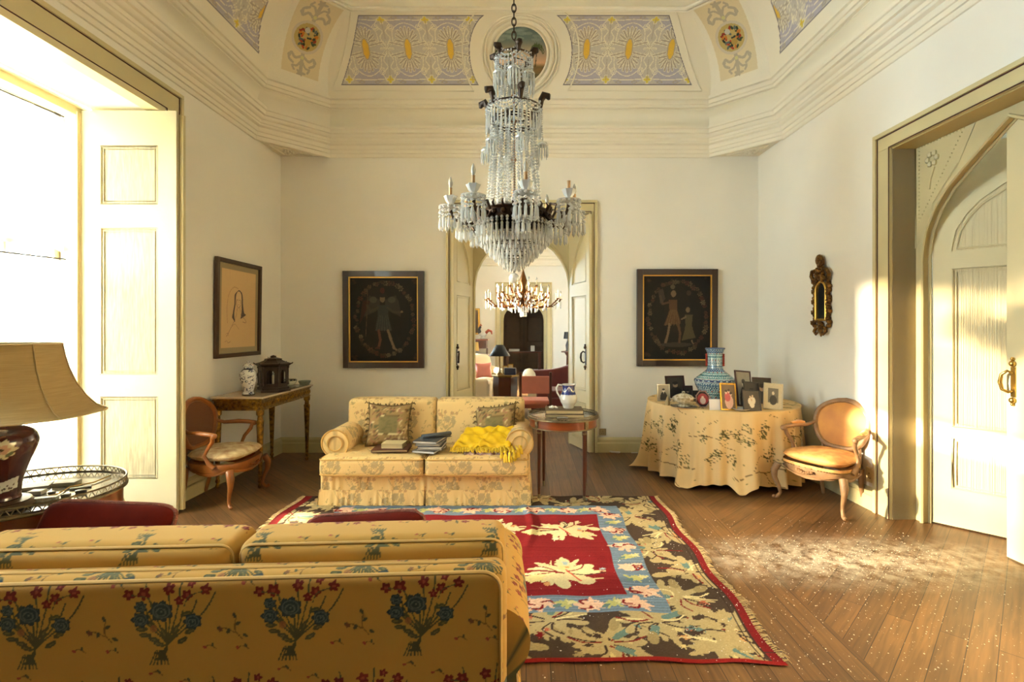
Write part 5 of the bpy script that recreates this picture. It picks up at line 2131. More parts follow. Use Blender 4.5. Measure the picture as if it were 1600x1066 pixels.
for x, y in ((CX0 + .05, CY0 + .055), (CX1 - .055, CY0 + .055), (CX0 + .05, CY1 - .055), (CX1 - .055, CY1 - .055)):
    b = MB()
    c_ = (x - (CX0 + CX1) / 2, y - (CY0 + CY1) / 2, 0)
    b.lathe([(.016, 0), (.022, .015), (.013, .045), (.02, .06), (.022, .075), (.016, .085), (.034, CZ - .28), (.037, CZ - .25), (.026, CZ - .235), (.024, CZ - .2), (.036, CZ - .185), (.038, CZ - .14)], 24, c_,
            rf=lambda a, z: 1 - .09 * (math.cos(a * 8) > 0) * (.085 < z < CZ - .26))
    b.build('leg', M_gilt, ct, smooth=30)

# on the console
bw = Canvas(.3, .3, .0028, (214, 214, 208))
rr = random.Random(8)
for k in range(70):
    x, y = rr.random() * .3, rr.random() * .3
    a = rr.random() * 6.28
    bw.curve([(x, y), (x + .015 * math.cos(a), y + .015 * math.sin(a)), (x + .026 * math.cos(a + 1.2), y + .026 * math.sin(a + 1.2))], .005, rr.choice([(24, 34, 78), (36, 48, 96), (20, 26, 60)]), 4)
    bw.ell(x, y, .007, .005, (28, 38, 84), a)
M_bw = mat('blue_white_glaze', (214, 214, 208), .15, attr=True, coat=.6)


def painted_lathe(name, prof_, cv, m, parent=None, n=90, nv=70, uscale=.5, loc=None, dark=(), sm=False):
    if sm:
        q_ = []
        P_ = [prof_[0]] + list(prof_) + [prof_[-1]]
        for i in range(1, len(P_) - 2):
            for k in range(6):
                t = k / 6
                q_.append(tuple(.5 * ((2 * P_[i][j]) + (-P_[i - 1][j] + P_[i + 1][j]) * t + (2 * P_[i - 1][j] - 5 * P_[i][j] + 4 * P_[i + 1][j] - P_[i + 2][j]) * t * t + (-P_[i - 1][j] + 3 * P_[i][j] - 3 * P_[i + 1][j] + P_[i + 2][j]) * t ** 3) for j in (0, 1)))
        prof_ = q_ + [prof_[-1]]
    k = np.concatenate([[0], np.cumsum([math.hypot(b_[0] - a_[0], b_[1] - a_[1]) for a_, b_ in zip(prof_[:-1], prof_[1:])])])
    k /= k[-1]

    def f(U, V):
        r = np.interp(V, k, [p[0] for p in prof_])
        return np.stack([r * np.cos(U * 2 * PI), r * np.sin(U * 2 * PI), np.interp(V, k, [p[1] for p in prof_])], 1)

    def c(U, V):
        P = f(U, V)
        o_ = cv.get(U * uscale, P[:, 2] + V * .1).copy()
        for z0, z1, cc in dark:
            o_[(P[:, 2] >= z0) & (P[:, 2] < z1)] = lin(cc)
        return o_
    return npgrid(name, f, n, nv, m, parent, cu=True, col=c, loc=loc)


def ginger(loc, sc, label):
    t = thing('lidded_vase', label, 'vase', loc, 0, 'blue and white vases on the console')
    P = [(.001, 0), (.058, 0), (.058, .02), (.05, .04), (.06, .09), (.078, .16), (.085, .2), (.082, .235), (.06, .265), (.042, .28), (.04, .3), (.001, .3)]
    painted_lathe('body', [(a * sc, b_ * sc) for a, b_ in P], bw, M_bw, t, sm=True, dark=((0, .014, (30, 24, 20)), (.27 * sc, .285 * sc, (30, 38, 70))))
    painted_lathe('lid', [(a * sc, b_ * sc) for a, b_ in [(.05, .3), (.055, .305), (.05, .318), (.03, .33), (.012, .338), (.016, .35), (.001, .362)]], bw, M_bw, t, nv=20)
    return t


ginger((-2.845, 5.18, CZ + .001), .98, 'blue and white lidded vase at the near end of the console')
ginger((-3.0, 5.90, CZ + .001), 1.02, 'dark blue and white vase mostly hidden behind the dark lantern')
M_lac = mat('dark_lacquer', (50, 34, 20), .45, .3, var=.4, vscale=30, bump=.4, bscale=60)
lt = thing('lantern', 'dark bronze six-sided lantern with arched openings on the console', 'lantern', (-2.76, 5.52, CZ + .001), .25)
b = MB()
for z0, z1, r in ((0, .025, .175), (.025, .05, .16), (.05, .07, .145)):
    b.lathe([(r, z0), (r, z1)], 6)
b.build('base', M_lac, lt, smooth=0)
b = MB()
b.lathe([(.15, .27), (.17, .285), (.185, .295), (.185, .305), (.14, .318), (.10, .335), (.085, .345), (.09, .355), (.05, .365), (.03, .37), (.03, .385), (.001, .395)], 6)
for k in range(6):
    a = k * PI / 3
    b.tube([(.185 * math.cos(a), .185 * math.sin(a), .30), (.20 * math.cos(a), .20 * math.sin(a), .315)], [.008, .004], 5)
b.build('roof', M_lac, lt, smooth=0)
for k in range(6):
    a0, a1 = k * PI / 3, (k + 1) * PI / 3
    p0, p1 = Vector((.14 * math.cos(a0), .14 * math.sin(a0), 0)), Vector((.14 * math.cos(a1), .14 * math.sin(a1), 0))
    d = (p1 - p0)
    L_ = d.length
    Mx = Matrix.Translation((p1.x, p1.y, .07)) @ Matrix.Rotation(math.atan2(-d.y, -d.x), 4, 'Z')
    hw, x0 = .038, L_ / 2
    arc = [(x0 + hw * math.cos(t_), .13 + hw * math.sin(t_)) for t_ in np.linspace(0, PI, 9)]
    poly = [(0, 0), (x0 - hw, 0)] + [(x0 - hw, .02)] + arc[::-1] + [(x0 + hw, .02), (x0 + hw, 0), (L_, 0), (L_, .205), (0, .205)]
    b = MB().prism([(x0 + hw, 0), (L_, 0), (L_, .205), (x0, .205), (x0, .168)] + arc[:5][::-1], .01, Mx)
    b.prism([(0, 0), (x0 - hw, 0)] + arc[4:][::-1] + [(x0, .205), (0, .205)], .01, Mx)
    b.box(x0 - hw, x0 + hw, 0, .01, 0, .02, Mx)
    b.build('side_panel', M_lac, lt, smooth=0)
    q = MB().lathe([(.013, .07), (.016, .085), (.009, .1), (.009, .25), (.016, .262), (.013, .275)], 8, (p0.x * 1.05, p0.y * 1.05, 0))
    q.build('column', M_lac, lt, smooth=40)
MB().cyl((0, 0, .07), (0, 0, .17), .014, n=10).build('candle', mat('candle_wax', (216, 206, 180), .5), lt, smooth=60)
painted_lathe('plate', [(.001, 0), (.07, 0), (.15, .012), (.152, .016), (.07, .006), (.001, .005)], bw, mat('pale_glaze', (190, 196, 186), .15, attr=True, coat=.5), None, nv=30, loc=(-2.775, 5.865, CZ + .001))
tag(bpy.data.objects['plate'], 'flat blue and white plate under the bowl on the console', 'plate')
bwp = Canvas(.3, .3, .004, (206, 206, 184))
for k in range(9):
    bwp.ell(rr.random() * .12, rr.random() * .3, .02, .03, (40, 56, 96), rr.random())
    bwp.ell(rr.random() * .12, rr.random() * .3, .012, .012, (80, 96, 120), rr.random())
painted_lathe('bowl', [(.001, 0), (.04, 0), (.045, .008), (.09, .03), (.108, .06), (.112, .078), (.106, .078), (.1, .06), (.001, .02)], bwp, mat('bowl_glaze', (206, 206, 184), .2, attr=True, coat=.5), None, nv=40, loc=(-2.775, 5.86, CZ + .010), dark=((.07, .09, (70, 60, 30)),))
tag(bpy.data.objects['bowl'], 'pale green bowl with blue decoration on the plate beside the lantern', 'bowl')
b = MB()
b.lathe([(.05, 0), (.085, .05), (.09, .075), (.085, .075), (.045, .01), (.001, .01)], 6)
o = tag(b.build('square_bowl', mat('brown_rim_bowl', (150, 140, 106), .3, var=.4, vscale=30), smooth=0), 'faceted bowl with brown rim standing behind the round bowl on the console', 'bowl')
o.location = (-2.85, 6.09, CZ + .001)
b = MB()
b.lathe([(.001, 0), (.055, 0), (.075, .04), (.078, .05), (.07, .05), (.05, .008), (.001, .006)], 8)
o = tag(b.build('glass_dish', mat('greenish_glass', (170, 180, 170), .1, trans=.7), smooth=0), 'small glass dish at the far end of the console', 'dish')
o.location = (-2.70, 6.165, CZ + .001)

# ---------------------------------------------------------------- on the two-seat sofa
SZ = .478
M_port = mat('brown_portfolio', (92, 46, 28), .5, var=.2)
M_creamb = mat('cream_cover', (206, 186, 140), .7)
book('portfolio', 'flat brown leather portfolio lying on the left seat cushion', 'portfolio', .33, .25, .022, T(-1.255, 4.74, SZ, .05), M_port)
book('box_file', 'cream boxed book lying on the brown portfolio', 'book', .20, .15, .045, T(-1.235, 4.74, SZ + .023, -.04), M_creamb)
M_mag = mat('magazine_paper', (206, 202, 194), .5)
M_magc = mat('magazine_cover', (150, 146, 140), .35, var=.5, vscale=11, var2=(70, 66, 64))
M_magd = mat('dark_magazine_cover', (84, 88, 92), .35, var=.4, vscale=9)
z = SZ
for k in range(6):
    h_ = (.018, .016, .02, .016, .014, .018)[k]
    ordw = ('lowest of the stack', 'second from below', 'third from below', 'third from the top', 'second from the top', 'topmost of the stack')[k]
    book('magazine', 'grey magazine on the two-seat sofa, ' + ordw, 'magazine', .22 + .01 * (k % 2), .28, h_, T(-.885 + (k * 37 % 5 - 2) * .006, 4.73 + (k * 23 % 5 - 2) * .008, z, -.12 + (k * 13 % 7 - 3) * .05), (M_magc, M_magd)[k % 2], 'magazines stacked on the two-seat sofa', M_mag, .0015)
    z += h_ + .0008
b = MB()
sp = [Vector((.035 * (1 - .45 * t_ / 9) * math.cos(t_ * .75), 0, .024 + .022 * (1 - .45 * t_ / 9) * math.sin(t_ * .75))) for t_ in range(12)]
vs = [p + Vector((0, y, 0)) for y in (-.14, .14) for p in sp]
b.add(vs, [(i, i + 1, i + 13, i + 12) for i in range(11)])
b.add([(-.10, -.14, .003), (.035, -.14, .002), (.035, .14, .002), (-.10, .14, .003)], [(0, 1, 2, 3)])
o = b.build('newspaper', M_magd, smooth=60)
s_ = o.modifiers.new('thickness', 'SOLIDIFY')
s_.thickness = .003
tag(o, 'curled grey paper lying on the magazine stack', 'newspaper')
o.matrix_world = T(-.84, 4.74, z + .001, -1.0)

M_yel = mat('yellow_wool', (244, 202, 10), .75, var=.3, vscale=9, var2=(206, 160, 6), bump=.2, bscale=20)
M_yel2 = mat('yellow_thread', (236, 198, 50), .85, var=.35, vscale=60, bump=.5, bscale=200)
th = thing('throw_blanket', 'bright yellow folded throw with tassels on the right seat of the two-seat sofa', 'blanket', (-.42, 4.80, SZ))
cor = [(-.26, -.16, .035), (.28, -.18, .035), (.33, .14, .16), (-.17, .14, .15)]


def drape(z0, grow, seed):
    def f(U, V):
        c_ = [np.array(p) for p in cor]
        P = ((1 - U) * (1 - V))[:, None] * c_[0] + (U * (1 - V))[:, None] * c_[1] + (U * V)[:, None] * c_[2] + ((1 - U) * V)[:, None] * c_[3]
        ctr = np.mean(c_, 0)
        P[:, :2] = ctr[:2] + (P[:, :2] - ctr[:2]) * (1 + grow)
        w_ = .010 * np.sin(U * 13 + 3 * V + seed) * np.sin(V * 9 + seed) + .006 * np.sin(U * 27 + V * 17 + seed)
        w_ += .012 * np.exp(-((U - .45 - .2 * V) / .03) ** 2) + .01 * np.exp(-((V - .5 - .3 * (U - .5)) / .04) ** 2)
        e = np.minimum(np.minimum(U, 1 - U), np.minimum(V, 1 - V))
        P[:, 2] += w_ + z0 - .022 * np.exp(-(e / .035) ** 2)
        ed_ = np.clip(1 - V / .06, 0, 1)
        P[:, 1] += .01 * np.sin(U * 40 + seed) * ed_
        return P
    return f


for k, (z0, g) in enumerate(((-.004, .02), (.014, .0), (.030, -.02))):
    o = npgrid('folded_layer', drape(z0, g, k * 2.1), 60, 44, M_yel, th, smooth=80)
    s_ = o.modifiers.new('thickness', 'SOLIDIFY')
    s_.thickness = .008
b = MB()
rr = random.Random(12)
for k in range(60):
    u = k / 59
    x, y = -.27 + .56 * u, -.17 - .02 * u
    l_ = rr.uniform(.02, .04)
    b.tube([(x, y, .03 + rr.uniform(0, .02)), (x + rr.uniform(-.01, .01), y - .018, .02), (x + rr.uniform(-.01, .01), y - .028, .022 - l_ * .6)], [.006, .006, .003], 5)
b.build('fringe', M_yel2, th, smooth=60)['kind'] = 'stuff'


def tassel(b, p, l_, r, dr, n=18, seed=0):
    r3 = random.Random(seed)
    p = Vector(p)
    b.ball(p, r * .8, 8, 5)
    for k in range(n):
        a = 2 * PI * k / n + r3.uniform(-.2, .2)
        q = r * r3.uniform(.5, 1)
        e = p + Vector(dr) * l_ * r3.uniform(.85, 1.05) + Vector((math.cos(a) * q, math.sin(a) * q, 0)) * 1.1
        m = p + Vector(dr) * l_ * .45 + Vector((math.cos(a) * q, math.sin(a) * q, 0)) * .9
        b.tube([p, m, e], [.005, .0055, .003], 5)


tpos = [(.235, -.30, .03, .12), (.275, -.315, .02, .10), (.31, -.30, .04, .11), (.345, -.27, .05, .10), (.20, -.27, .02, .07), (.37, -.22, .06, .09)]
for k, (x, y, z_, l_) in enumerate(tpos):
    b = MB()
    b.tube([(x - .02, y + .12, .05), (x - .005, y + .04, .045), (x, y, z_)], .007, 6)
    tassel(b, (x, y, z_), l_, .018, (.05, -.12, -.75), seed=k)
    b.build('tassel', M_yel2, th, smooth=60)
M_croc = mat('crochet', (190, 170, 160), .9, var=.7, vscale=34, var2=(120, 60, 60), bump=.6, bscale=90)
o = npgrid('crocheted_cloth', lambda U, V: np.stack([-.56 + .42 * U, 4.585 + .09 * V + .01 * np.sin(U * 30), .488 + .018 * V + .006 * np.sin(U * 44 + V * 9) - .03 * (1 - V) ** 3], 1), 80, 16, M_croc, None, smooth=80)
s_ = o.modifiers.new('thickness', 'SOLIDIFY')
s_.thickness = .01
tag(o, 'crumpled pink and white crocheted cloth peeping out under the yellow throw', 'cloth')

# ---------------------------------------------------------------- lamp by the window
LXp, LYp, LZp = -2.47, 2.36, .7665
lp = thing('table_lamp', 'table lamp with dark plum painted vase base and large tan bell shade', 'lamp', (LXp, LYp, LZp))
MB().lathe([(.125, 0), (.135, .006), (.13, .018), (.115, .026), (.12, .032), (.09, .038)], 40).build('wooden_stand', mat('lamp_wood', (88, 66, 40), .4, var=.3), lp, smooth=40)
pl = Canvas(.9, .46, .003, (62, 28, 24))
for cx_, cy_, r_ in ((.36, .33, .055), (.805, .35, .055), (.58, .12, .03)):
    for k in range(10):
        a = k * .628
        pl.ell(cx_ + math.cos(a) * r_ * .6, cy_ + math.sin(a) * r_ * .6, r_ * .42, r_ * .24, (206, 196, 150), a)
    flower(pl, cx_, cy_, r_ * .5, (190, 150, 120), (70, 60, 40), 6)
    pl.ell(cx_ + r_ * .5, cy_ - r_ * .5, .02, .01, (90, 100, 70), .6)
for cx_ in (.2, .84):
    pl.poly([(cx_ - .07, .10), (cx_ + .08, .12), (cx_ + .07, .185), (cx_ - .08, .155)], (206, 204, 190))
    for k in range(8):
        pl.ell(cx_ - .05 + k * .014, .13 + .012 * math.sin(k * 2), .008, .006, rr.choice([(60, 50, 50), (96, 80, 70)]), k)
pp_ = [(.001, .036), (.078, .036), (.082, .06), (.088, .12), (.112, .2), (.138, .27), (.145, .31), (.13, .35), (.09, .375), (.05, .385), (.042, .40), (.001, .40)]
painted_lathe('vase_base', pp_, pl, mat('plum_lacquer', (62, 28, 24), .22, attr=True, coat=.5), lp, 160, 150, .9, sm=True)
MB().lathe([(.03, .39), (.02, .41), (.012, .43), (.012, .62), (.006, .64), (.006, .78)], 12).build('stem', M_brass, lp, smooth=40)
M_shade = bpy.data.materials.new('linen_shade')
M_shade.use_nodes = True
nt = M_shade.node_tree
pb = nt.nodes['Principled BSDF']
pb.inputs['Roughness'].default_value = .9
nz = nt.nodes.new('ShaderNodeTexNoise')
tcn = nt.nodes.new('ShaderNodeTexCoord')
mpn = nt.nodes.new('ShaderNodeMapping')
mpn.inputs['Scale'].default_value = (3, 3, 90)
nt.links.new(tcn.outputs['Object'], mpn.inputs[0])
nt.links.new(mpn.outputs[0], nz.inputs[0])
nz.inputs['Scale'].default_value = 3
cr_ = nt.nodes.new('ShaderNodeMix')
cr_.data_type = 'RGBA'
cr_.inputs[6].default_value = (*lin((186, 160, 108)), 1)
cr_.inputs[7].default_value = (*lin((152, 126, 80)), 1)
nt.links.new(nz.outputs[0], cr_.inputs[0])
nt.links.new(cr_.outputs[2], pb.inputs['Base Color'])
tr_ = nt.nodes.new('ShaderNodeBsdfTranslucent')
nt.links.new(cr_.outputs[2], tr_.inputs[0])
mx_ = nt.nodes.new('ShaderNodeMixShader')
mx_.inputs[0].default_value = .25
nt.links.new(pb.outputs[0], mx_.inputs[1])
nt.links.new(tr_.outputs[0], mx_.inputs[2])
nt.links.new(mx_.outputs[0], nt.nodes['Material Output'].inputs[0])
shp = [(.395, .432), (.385, .437), (.35, .460), (.31, .510), (.275, .575), (.25, .645), (.235, .71), (.226, .765)]
b = MB()
n8 = 64
rf = lambda a, z_: 1 / math.cos(((a + .25) % (PI / 4)) - PI / 8) ** .55 * math.cos(PI / 8) ** .3
vs, fs = [], []
b.lathe([(r, z_) for r, z_ in shp], n8, rf=rf)
b.f = [f for f in b.f if len(f) == 4]
so_ = b.build('lamp_shade', M_shade, lp, smooth=70)
s_ = so_.modifiers.new('thickness', 'SOLIDIFY')
s_.thickness = .004
q = MB()
for r, z_ in (shp[0], shp[-1]):
    q.tube([(r * rf(a, 0) * math.cos(a), r * rf(a, 0) * math.sin(a), z_) for a in np.linspace(0, 2 * PI, 64, endpoint=False)], .005, 5, closed=True)
for k in range(8):
    a = k * PI / 4 - .25
    q.tube([(r * rf(a, 0) * math.cos(a) * 1.004, r * rf(a, 0) * math.sin(a) * 1.004, z_) for r, z_ in shp], .003, 5)
q.build('shade_binding', mat('shade_tape', (170, 146, 98), .8), so_, smooth=60)
q = MB()
for k in range(3):
    a = k * 2 * PI / 3
    q.tube([(0, 0, .76), (.222 * math.cos(a), .222 * math.sin(a), .76)], .003, 5)
q.build('shade_carrier', M_brass, lp, smooth=60)
o = tag(MB().tube([(-2.40, 2.46, .771), (-2.36, 2.55, .771), (-2.40, 2.66, .771), (-2.34, 2.74, .772), (-2.35, 2.86, .775)], .004, 6).build('lamp_cord', M_pipe, smooth=60), 'thin pale lamp cord trailing over the gallery table', 'cord')

ITEMS = [('flat_box', (55, 759), .13, .09, .014, .5, (150, 140, 116), 'flat grey-beige box at the back of the gallery table near the lamp', 'box'),
         ('cigarette_box', (105, 755), .10, .07, .022, .25, (140, 132, 108), 'grey box farthest right at the back of the gallery table', 'box'),
         ('small_box', (58, 769), .06, .045, .02, .2, (206, 198, 176), 'little white box in the middle of the gallery table beside the lamp', 'box'),
         ('lighter', (81, 769), .035, .03, .014, .1, (70, 56, 44), 'small dark rounded case right of the little white box', 'case'),
         ('matchbox', (103, 773), .035, .022, .014, .3, (104, 92, 70), 'tiny square matchbox nearest the gallery front edge', 'box'),
         ('card_case', (126, 760), .085, .02, .008, .6, (150, 142, 120), 'thin grey card case at the right rim of the gallery table', 'case'),
         ('pill_box', (126.5, 767), .05, .03, .016, .4, (60, 54, 46), 'dark oval pill box near the right rim of the gallery table', 'box'),
         ('patterned_box', (60, 781), .15, .035, .02, .35, (110, 104, 84), 'long narrow patterned box in front of the lamp on the gallery table', 'box')]
for nm, (px_, py_), w_, d_, h_, rz_, col_, lab, cat_ in ITEMS:
    Yt = (EYE - .767) * F / (py_ + 3 - VY)
    p = at(px_, VY, Yt)
    b = MB()
    if nm in ('lighter', 'pill_box'):
        b.lathe([(.001, 0), (.9, 0), (1, .3), (.95, .8), (.7, 1), (.001, 1)], 20, sx=w_ / 2, sy=d_ / 2)
        b.v = [(x, y, z_ * h_) for x, y, z_ in b.v]
        o = b.build(nm, mat(nm, col_, .3, var=.3, vscale=60), smooth=50)
    else:
        b.box(-w_ / 2, w_ / 2, -d_ / 2, d_ / 2, 0, h_)
        b.box(-w_ / 2 - .001, w_ / 2 + .001, -d_ / 2 - .001, d_ / 2 + .001, h_ * .62, h_ * .7)
        o = b.build(nm, mat(nm, col_, .5, var=.6 if nm == 'patterned_box' else .25, vscale=60 if nm == 'patterned_box' else 12, var2=(210, 204, 180) if nm == 'patterned_box' else None), smooth=0, bevel=.002)
    o.matrix_world = T(p.x, p.y, .7662, rz_)
    tag(o, lab, cat_)

# ---------------------------------------------------------------- pictures on the walls
M_oil = mat('old_oil_paint', (40, 34, 24), .6, attr=True, spec=.2, bump=.1, bscale=50)
M_pf = mat('walnut_frame', (44, 24, 16), .35, coat=.3)
M_gline = mat('gilt_slip', (196, 150, 70), .35, .8)


def paint(c, kind, W_, H_, seed):
    r3 = random.Random(seed)
    cx_, cy_ = W_ / 2, H_ / 2
    for k in range(200):
        c.ell(r3.random() * W_, r3.random() * H_, .06, .05, r3.choice([(34, 30, 22), (44, 38, 26), (30, 30, 24), (50, 40, 26)]), 0, .35)
    c.ell(cx_, cy_, W_ * .36, H_ * .40, (52, 46, 32), 0, .5)
    c.ell(cx_ - .1 if kind == 0 else cx_, cy_ + .1, W_ * .2, H_ * .28, (66, 52, 34), 0, .35)
    for k in range(90):      # wreath
        a = k * 2 * PI / 90 + r3.uniform(-.04, .04)
        x, y = cx_ + math.cos(a) * W_ * .425 * r3.uniform(.95, 1.04), cy_ + math.sin(a) * H_ * .43 * r3.uniform(.96, 1.03)
        if r3.random() < .6:
            c.ell(x, y, .030, .013, r3.choice([(72, 66, 38), (88, 76, 44), (60, 58, 34)]), r3.random() * 3, .8)
        if k % 2 == 0:
            cc = r3.choice([(150, 126, 88), (132, 76, 50), (170, 150, 112), (118, 92, 60), (140, 98, 70)])
            rr_ = r3.uniform(.018, .033)
            c.ell(x, y, rr_, rr_, cc, 0, .85, 6, .2)
            c.ring(x, y, rr_ * .6, rr_ * .6, .006, (60, 46, 30), .8)
            c.ell(x, y, rr_ * .25, rr_ * .25, (60, 46, 30))
    sk = (176, 146, 108)
    if kind == 0:       # winged figure with a staff
        fx, fy = W_ * .47, H_ * .16
        for g in (-1, 1):
            c.poly([(fx + g * .03, fy + .62), (fx + g * .17, fy + .68), (fx + g * .21, fy + .60), (fx + g * .24, fy + .40), (fx + g * .13, fy + .45), (fx + g * .04, fy + .50)], (92, 88, 70), .75)
            c.ell(fx + g * .12, fy + .62, .05, .04, (130, 124, 100), 0, .6)
        c.poly([(fx - .10, fy + .22), (fx + .12, fy + .22), (fx + .07, fy + .44), (fx + .08, fy + .55), (fx - .07, fy + .55), (fx - .06, fy + .42)], (82, 86, 76))
        c.poly([(fx - .22, fy + .46), (fx - .30, fy + .30), (fx - .26, fy + .62), (fx - .16, fy + .60)], (96, 50, 30), .7)
        for k in range(6):
            c.line([(fx - .08 + k * .036, fy + .22), (fx - .04 + k * .02, fy + .42)], .008, (112, 114, 98), .7)
        c.line([(fx - .06, fy + .52), (fx - .16, fy + .47), (fx - .2, fy + .55)], .03, (100, 92, 70))
        c.line([(fx + .06, fy + .52), (fx + .14, fy + .46), (fx + .24, fy + .46)], .028, (100, 92, 70))
        c.ell(fx + .25, fy + .465, .018, .013, sk)
        c.line([(fx - .22, fy + .15), (fx - .19, fy + .75)], .008, (120, 100, 66))
        c.ell(fx, fy + .63, .034, .044, sk)
        c.ell(fx, fy + .675, .042, .026, (60, 50, 40))
        c.ell(fx + .0, fy + .74, .03, .04, (120, 56, 40), 0, .8)
        c.line([(fx - .05, fy + .22), (fx - .03, fy + .1), (fx - .05, fy + .0)], .034, (146, 92, 64))
        c.line([(fx + .07, fy + .22), (fx + .11, fy + .1), (fx + .15, fy - .01)], .034, sk)
        c.line([(fx - .05, fy), (fx - .09, fy - .01)], .026, (110, 66, 46))
        c.line([(fx + .15, fy - .01), (fx + .18, fy - .03)], .024, sk)
    else:               # a tall figure and a smaller companion
        fx, fy = W_ * .44, H_ * .20
        c.ell(fx + .04, fy - .03, .2, .03, (110, 104, 84), 0, .6)
        c.poly([(fx - .12, fy + .22), (fx + .10, fy + .24), (fx + .05, fy + .42), (fx + .05, fy + .55), (fx - .06, fy + .55), (fx - .05, fy + .42)], (140, 100, 62))
        for k in range(6):
            c.line([(fx - .10 + k * .036, fy + .22), (fx - .03 + k * .014, fy + .42)], .008, (176, 140, 96), .7)
        c.line([(fx - .05, fy + .52), (fx - .14, fy + .50), (fx - .17, fy + .6)], .03, (130, 96, 66))
        c.poly([(fx - .17, fy + .5), (fx - .2, fy + .66), (fx - .14, fy + .7), (fx - .1, fy + .56)], (110, 96, 76), .7)
        c.ell(fx - .0, fy + .63, .034, .042, sk)
        c.ell(fx - .01, fy + .72, .03, .03, (150, 130, 96), 0, .8)
        c.line([(fx - .05, fy + .23), (fx - .07, fy + .1), (fx - .1, fy)], .032, sk)
        c.line([(fx + .06, fy + .24), (fx + .09, fy + .12), (fx + .08, fy)], .032, (140, 100, 70))
        gx = fx + .2
        c.poly([(gx - .09, fy + .02), (gx + .09, fy + .06), (gx + .04, fy + .22), (gx + .05, fy + .36), (gx - .05, fy + .36), (gx - .04, fy + .22)], (128, 112, 76))
        c.ell(gx - .01, fy + .42, .028, .036, sk)
        c.line([(gx - .04, fy + .33), (gx - .09, fy + .3)], .022, sk)
        c.line([(gx + .04, fy + .02), (gx + .06, fy - .02)], .02, sk)
        c.ell(fx + .2, fy + .64, .03, .036, (110, 90, 64), 0, .7)
    for k in range(16):
        c.ell(r3.choice([.05, W_ - .05]) + r3.uniform(-.03, .03), r3.choice([.06, H_ - .06]) + r3.uniform(-.04, .04), .02, .016, (96, 74, 46), 0, .6, 5)
    c.noise(.2)
    c.a = (c.a - .02) * .30 + .012


def picture(name, label, cat, Mx, w_, h_, bw_, slip, mf, canvas, mcan, dep=.035, group=None, res=.006):
    """local x across, z up, -y out of the wall; origin bottom centre on the wall"""
    t = thing(name, label, cat, group=group)
    t.matrix_world = Mx
    for nm_, b0, b1, y0, y1, m_ in (('frame', 0, bw_, -dep, 0, mf), ('slip', bw_, bw_ + slip, -dep * .8, -.002, M_gline)):
        b = MB()
        b.box(-w_ / 2 + b0, -w_ / 2 + b1, y0, y1, b0, h_ - b0)
        b.box(w_ / 2 - b1, w_ / 2 - b0, y0, y1, b0, h_ - b0)
        b.box(-w_ / 2 + b1, w_ / 2 - b1, y0, y1, b0, b1)
        b.box(-w_ / 2 + b1, w_ / 2 - b1, y0, y1, h_ - b1, h_ - b0)
        if slip > 0 or nm_ == 'frame':
            b.build(nm_, m_, t, smooth=0, bevel=.003 if nm_ == 'frame' else 0)
    q = bw_ + slip
    iw, ih = w_ - 2 * q, h_ - 2 * q
    npgrid('painting' if cat == 'painting' else 'drawing_sheet', lambda U, V: np.stack([(U - .5) * iw, 0 * U - .012, q + V * ih], 1), int(iw / res), int(ih / res), mcan, t,
           col=lambda U, V: canvas.get(U * iw, V * ih))
    return t


for kind, x0, x1, y0, y1, lab in ((0, 537, 663, 424, 575, 'dark framed painting of a winged figure inside a flower wreath, left of the doorway'),
                                  (1, 994.5, 1120, 421, 572, 'dark framed painting of two figures inside a flower wreath, right of the doorway')):
    Yp = 6.57
    a_, b_ = at(x0, y1, Yp), at(x1, y0, Yp)
    w_, h_ = b_.x - a_.x, b_.z - a_.z
    cv = Canvas(w_ - .16, h_ - .16, .005, (40, 34, 24), wrap=False)
    paint(cv, kind, w_ - .16, h_ - .16, 5 + kind)
    picture('wreath_painting', lab, 'painting', T((a_.x + b_.x) / 2, YB - .012, a_.z, rx=math.radians(.8)), w_, h_, .075, .014, M_pf, cv, M_oil, .05, 'pair of dark wreath paintings', .0055)

pc = Canvas(.66, .84, .0035, (206, 172, 122), wrap=False)
PW, PH = .66, .84
K1, K2 = (70, 60, 56), (120, 96, 72)
pc.rect(0, PW, 0, PH, (202, 168, 118))
hx, hy = .375, .56
pc.curve([(.13, .30), (.12, .50), (.16, .66), (.26, .745), (.36, .735)], .006, (160, 122, 84), 10)
for k in range(34):
    f = k / 33
    pc.curve([(hx - .01 + f * .02, hy + .155), (hx - .06 - .025 * f, hy + .10), (hx - .075 - .02 * f, hy - .02), (hx - .10 - .035 * f, hy - .14 - .02 * f), (hx - .08 - .06 * f, hy - .24 + .05 * f)], .008, K1 if k % 3 else (96, 80, 66), 6, .8)
    pc.curve([(hx - .0 + f * .02, hy + .155), (hx + .06 + .02 * f, hy + .11), (hx + .07 + .03 * f, hy - .02), (hx + .07 + .055 * f, hy - .12), (hx + .05 + .12 * f, hy - .20 + .05 * f)], .008, K1 if k % 3 else (96, 80, 66), 6, .8)
pc.ell(hx, hy + .03, .054, .09, (206, 174, 126))
pc.curve([(hx - .05, hy + .04), (hx - .045, hy - .02), (hx - .015, hy - .06), (hx + .015, hy - .06), (hx + .045, hy - .02), (hx + .05, hy + .04)], .006, K1)
for g in (-1, 1):
    pc.ell(hx + g * .022, hy + .035, .011, .005, K1)
    pc.line([(hx + g * .01, hy + .052), (hx + g * .034, hy + .054)], .0035, K1)
pc.curve([(hx + .002, hy + .03), (hx - .004, hy + .008), (hx + .004, hy + .004)], .003, K2)
pc.line([(hx - .014, hy - .022), (hx + .014, hy - .022)], .005, (130, 80, 66))
pc.curve([(hx - .03, hy - .07), (hx - .06, hy - .18), (hx - .12, hy - .26), (hx - .22, hy - .38), (hx - .26, hy - .42)], .006, K2)
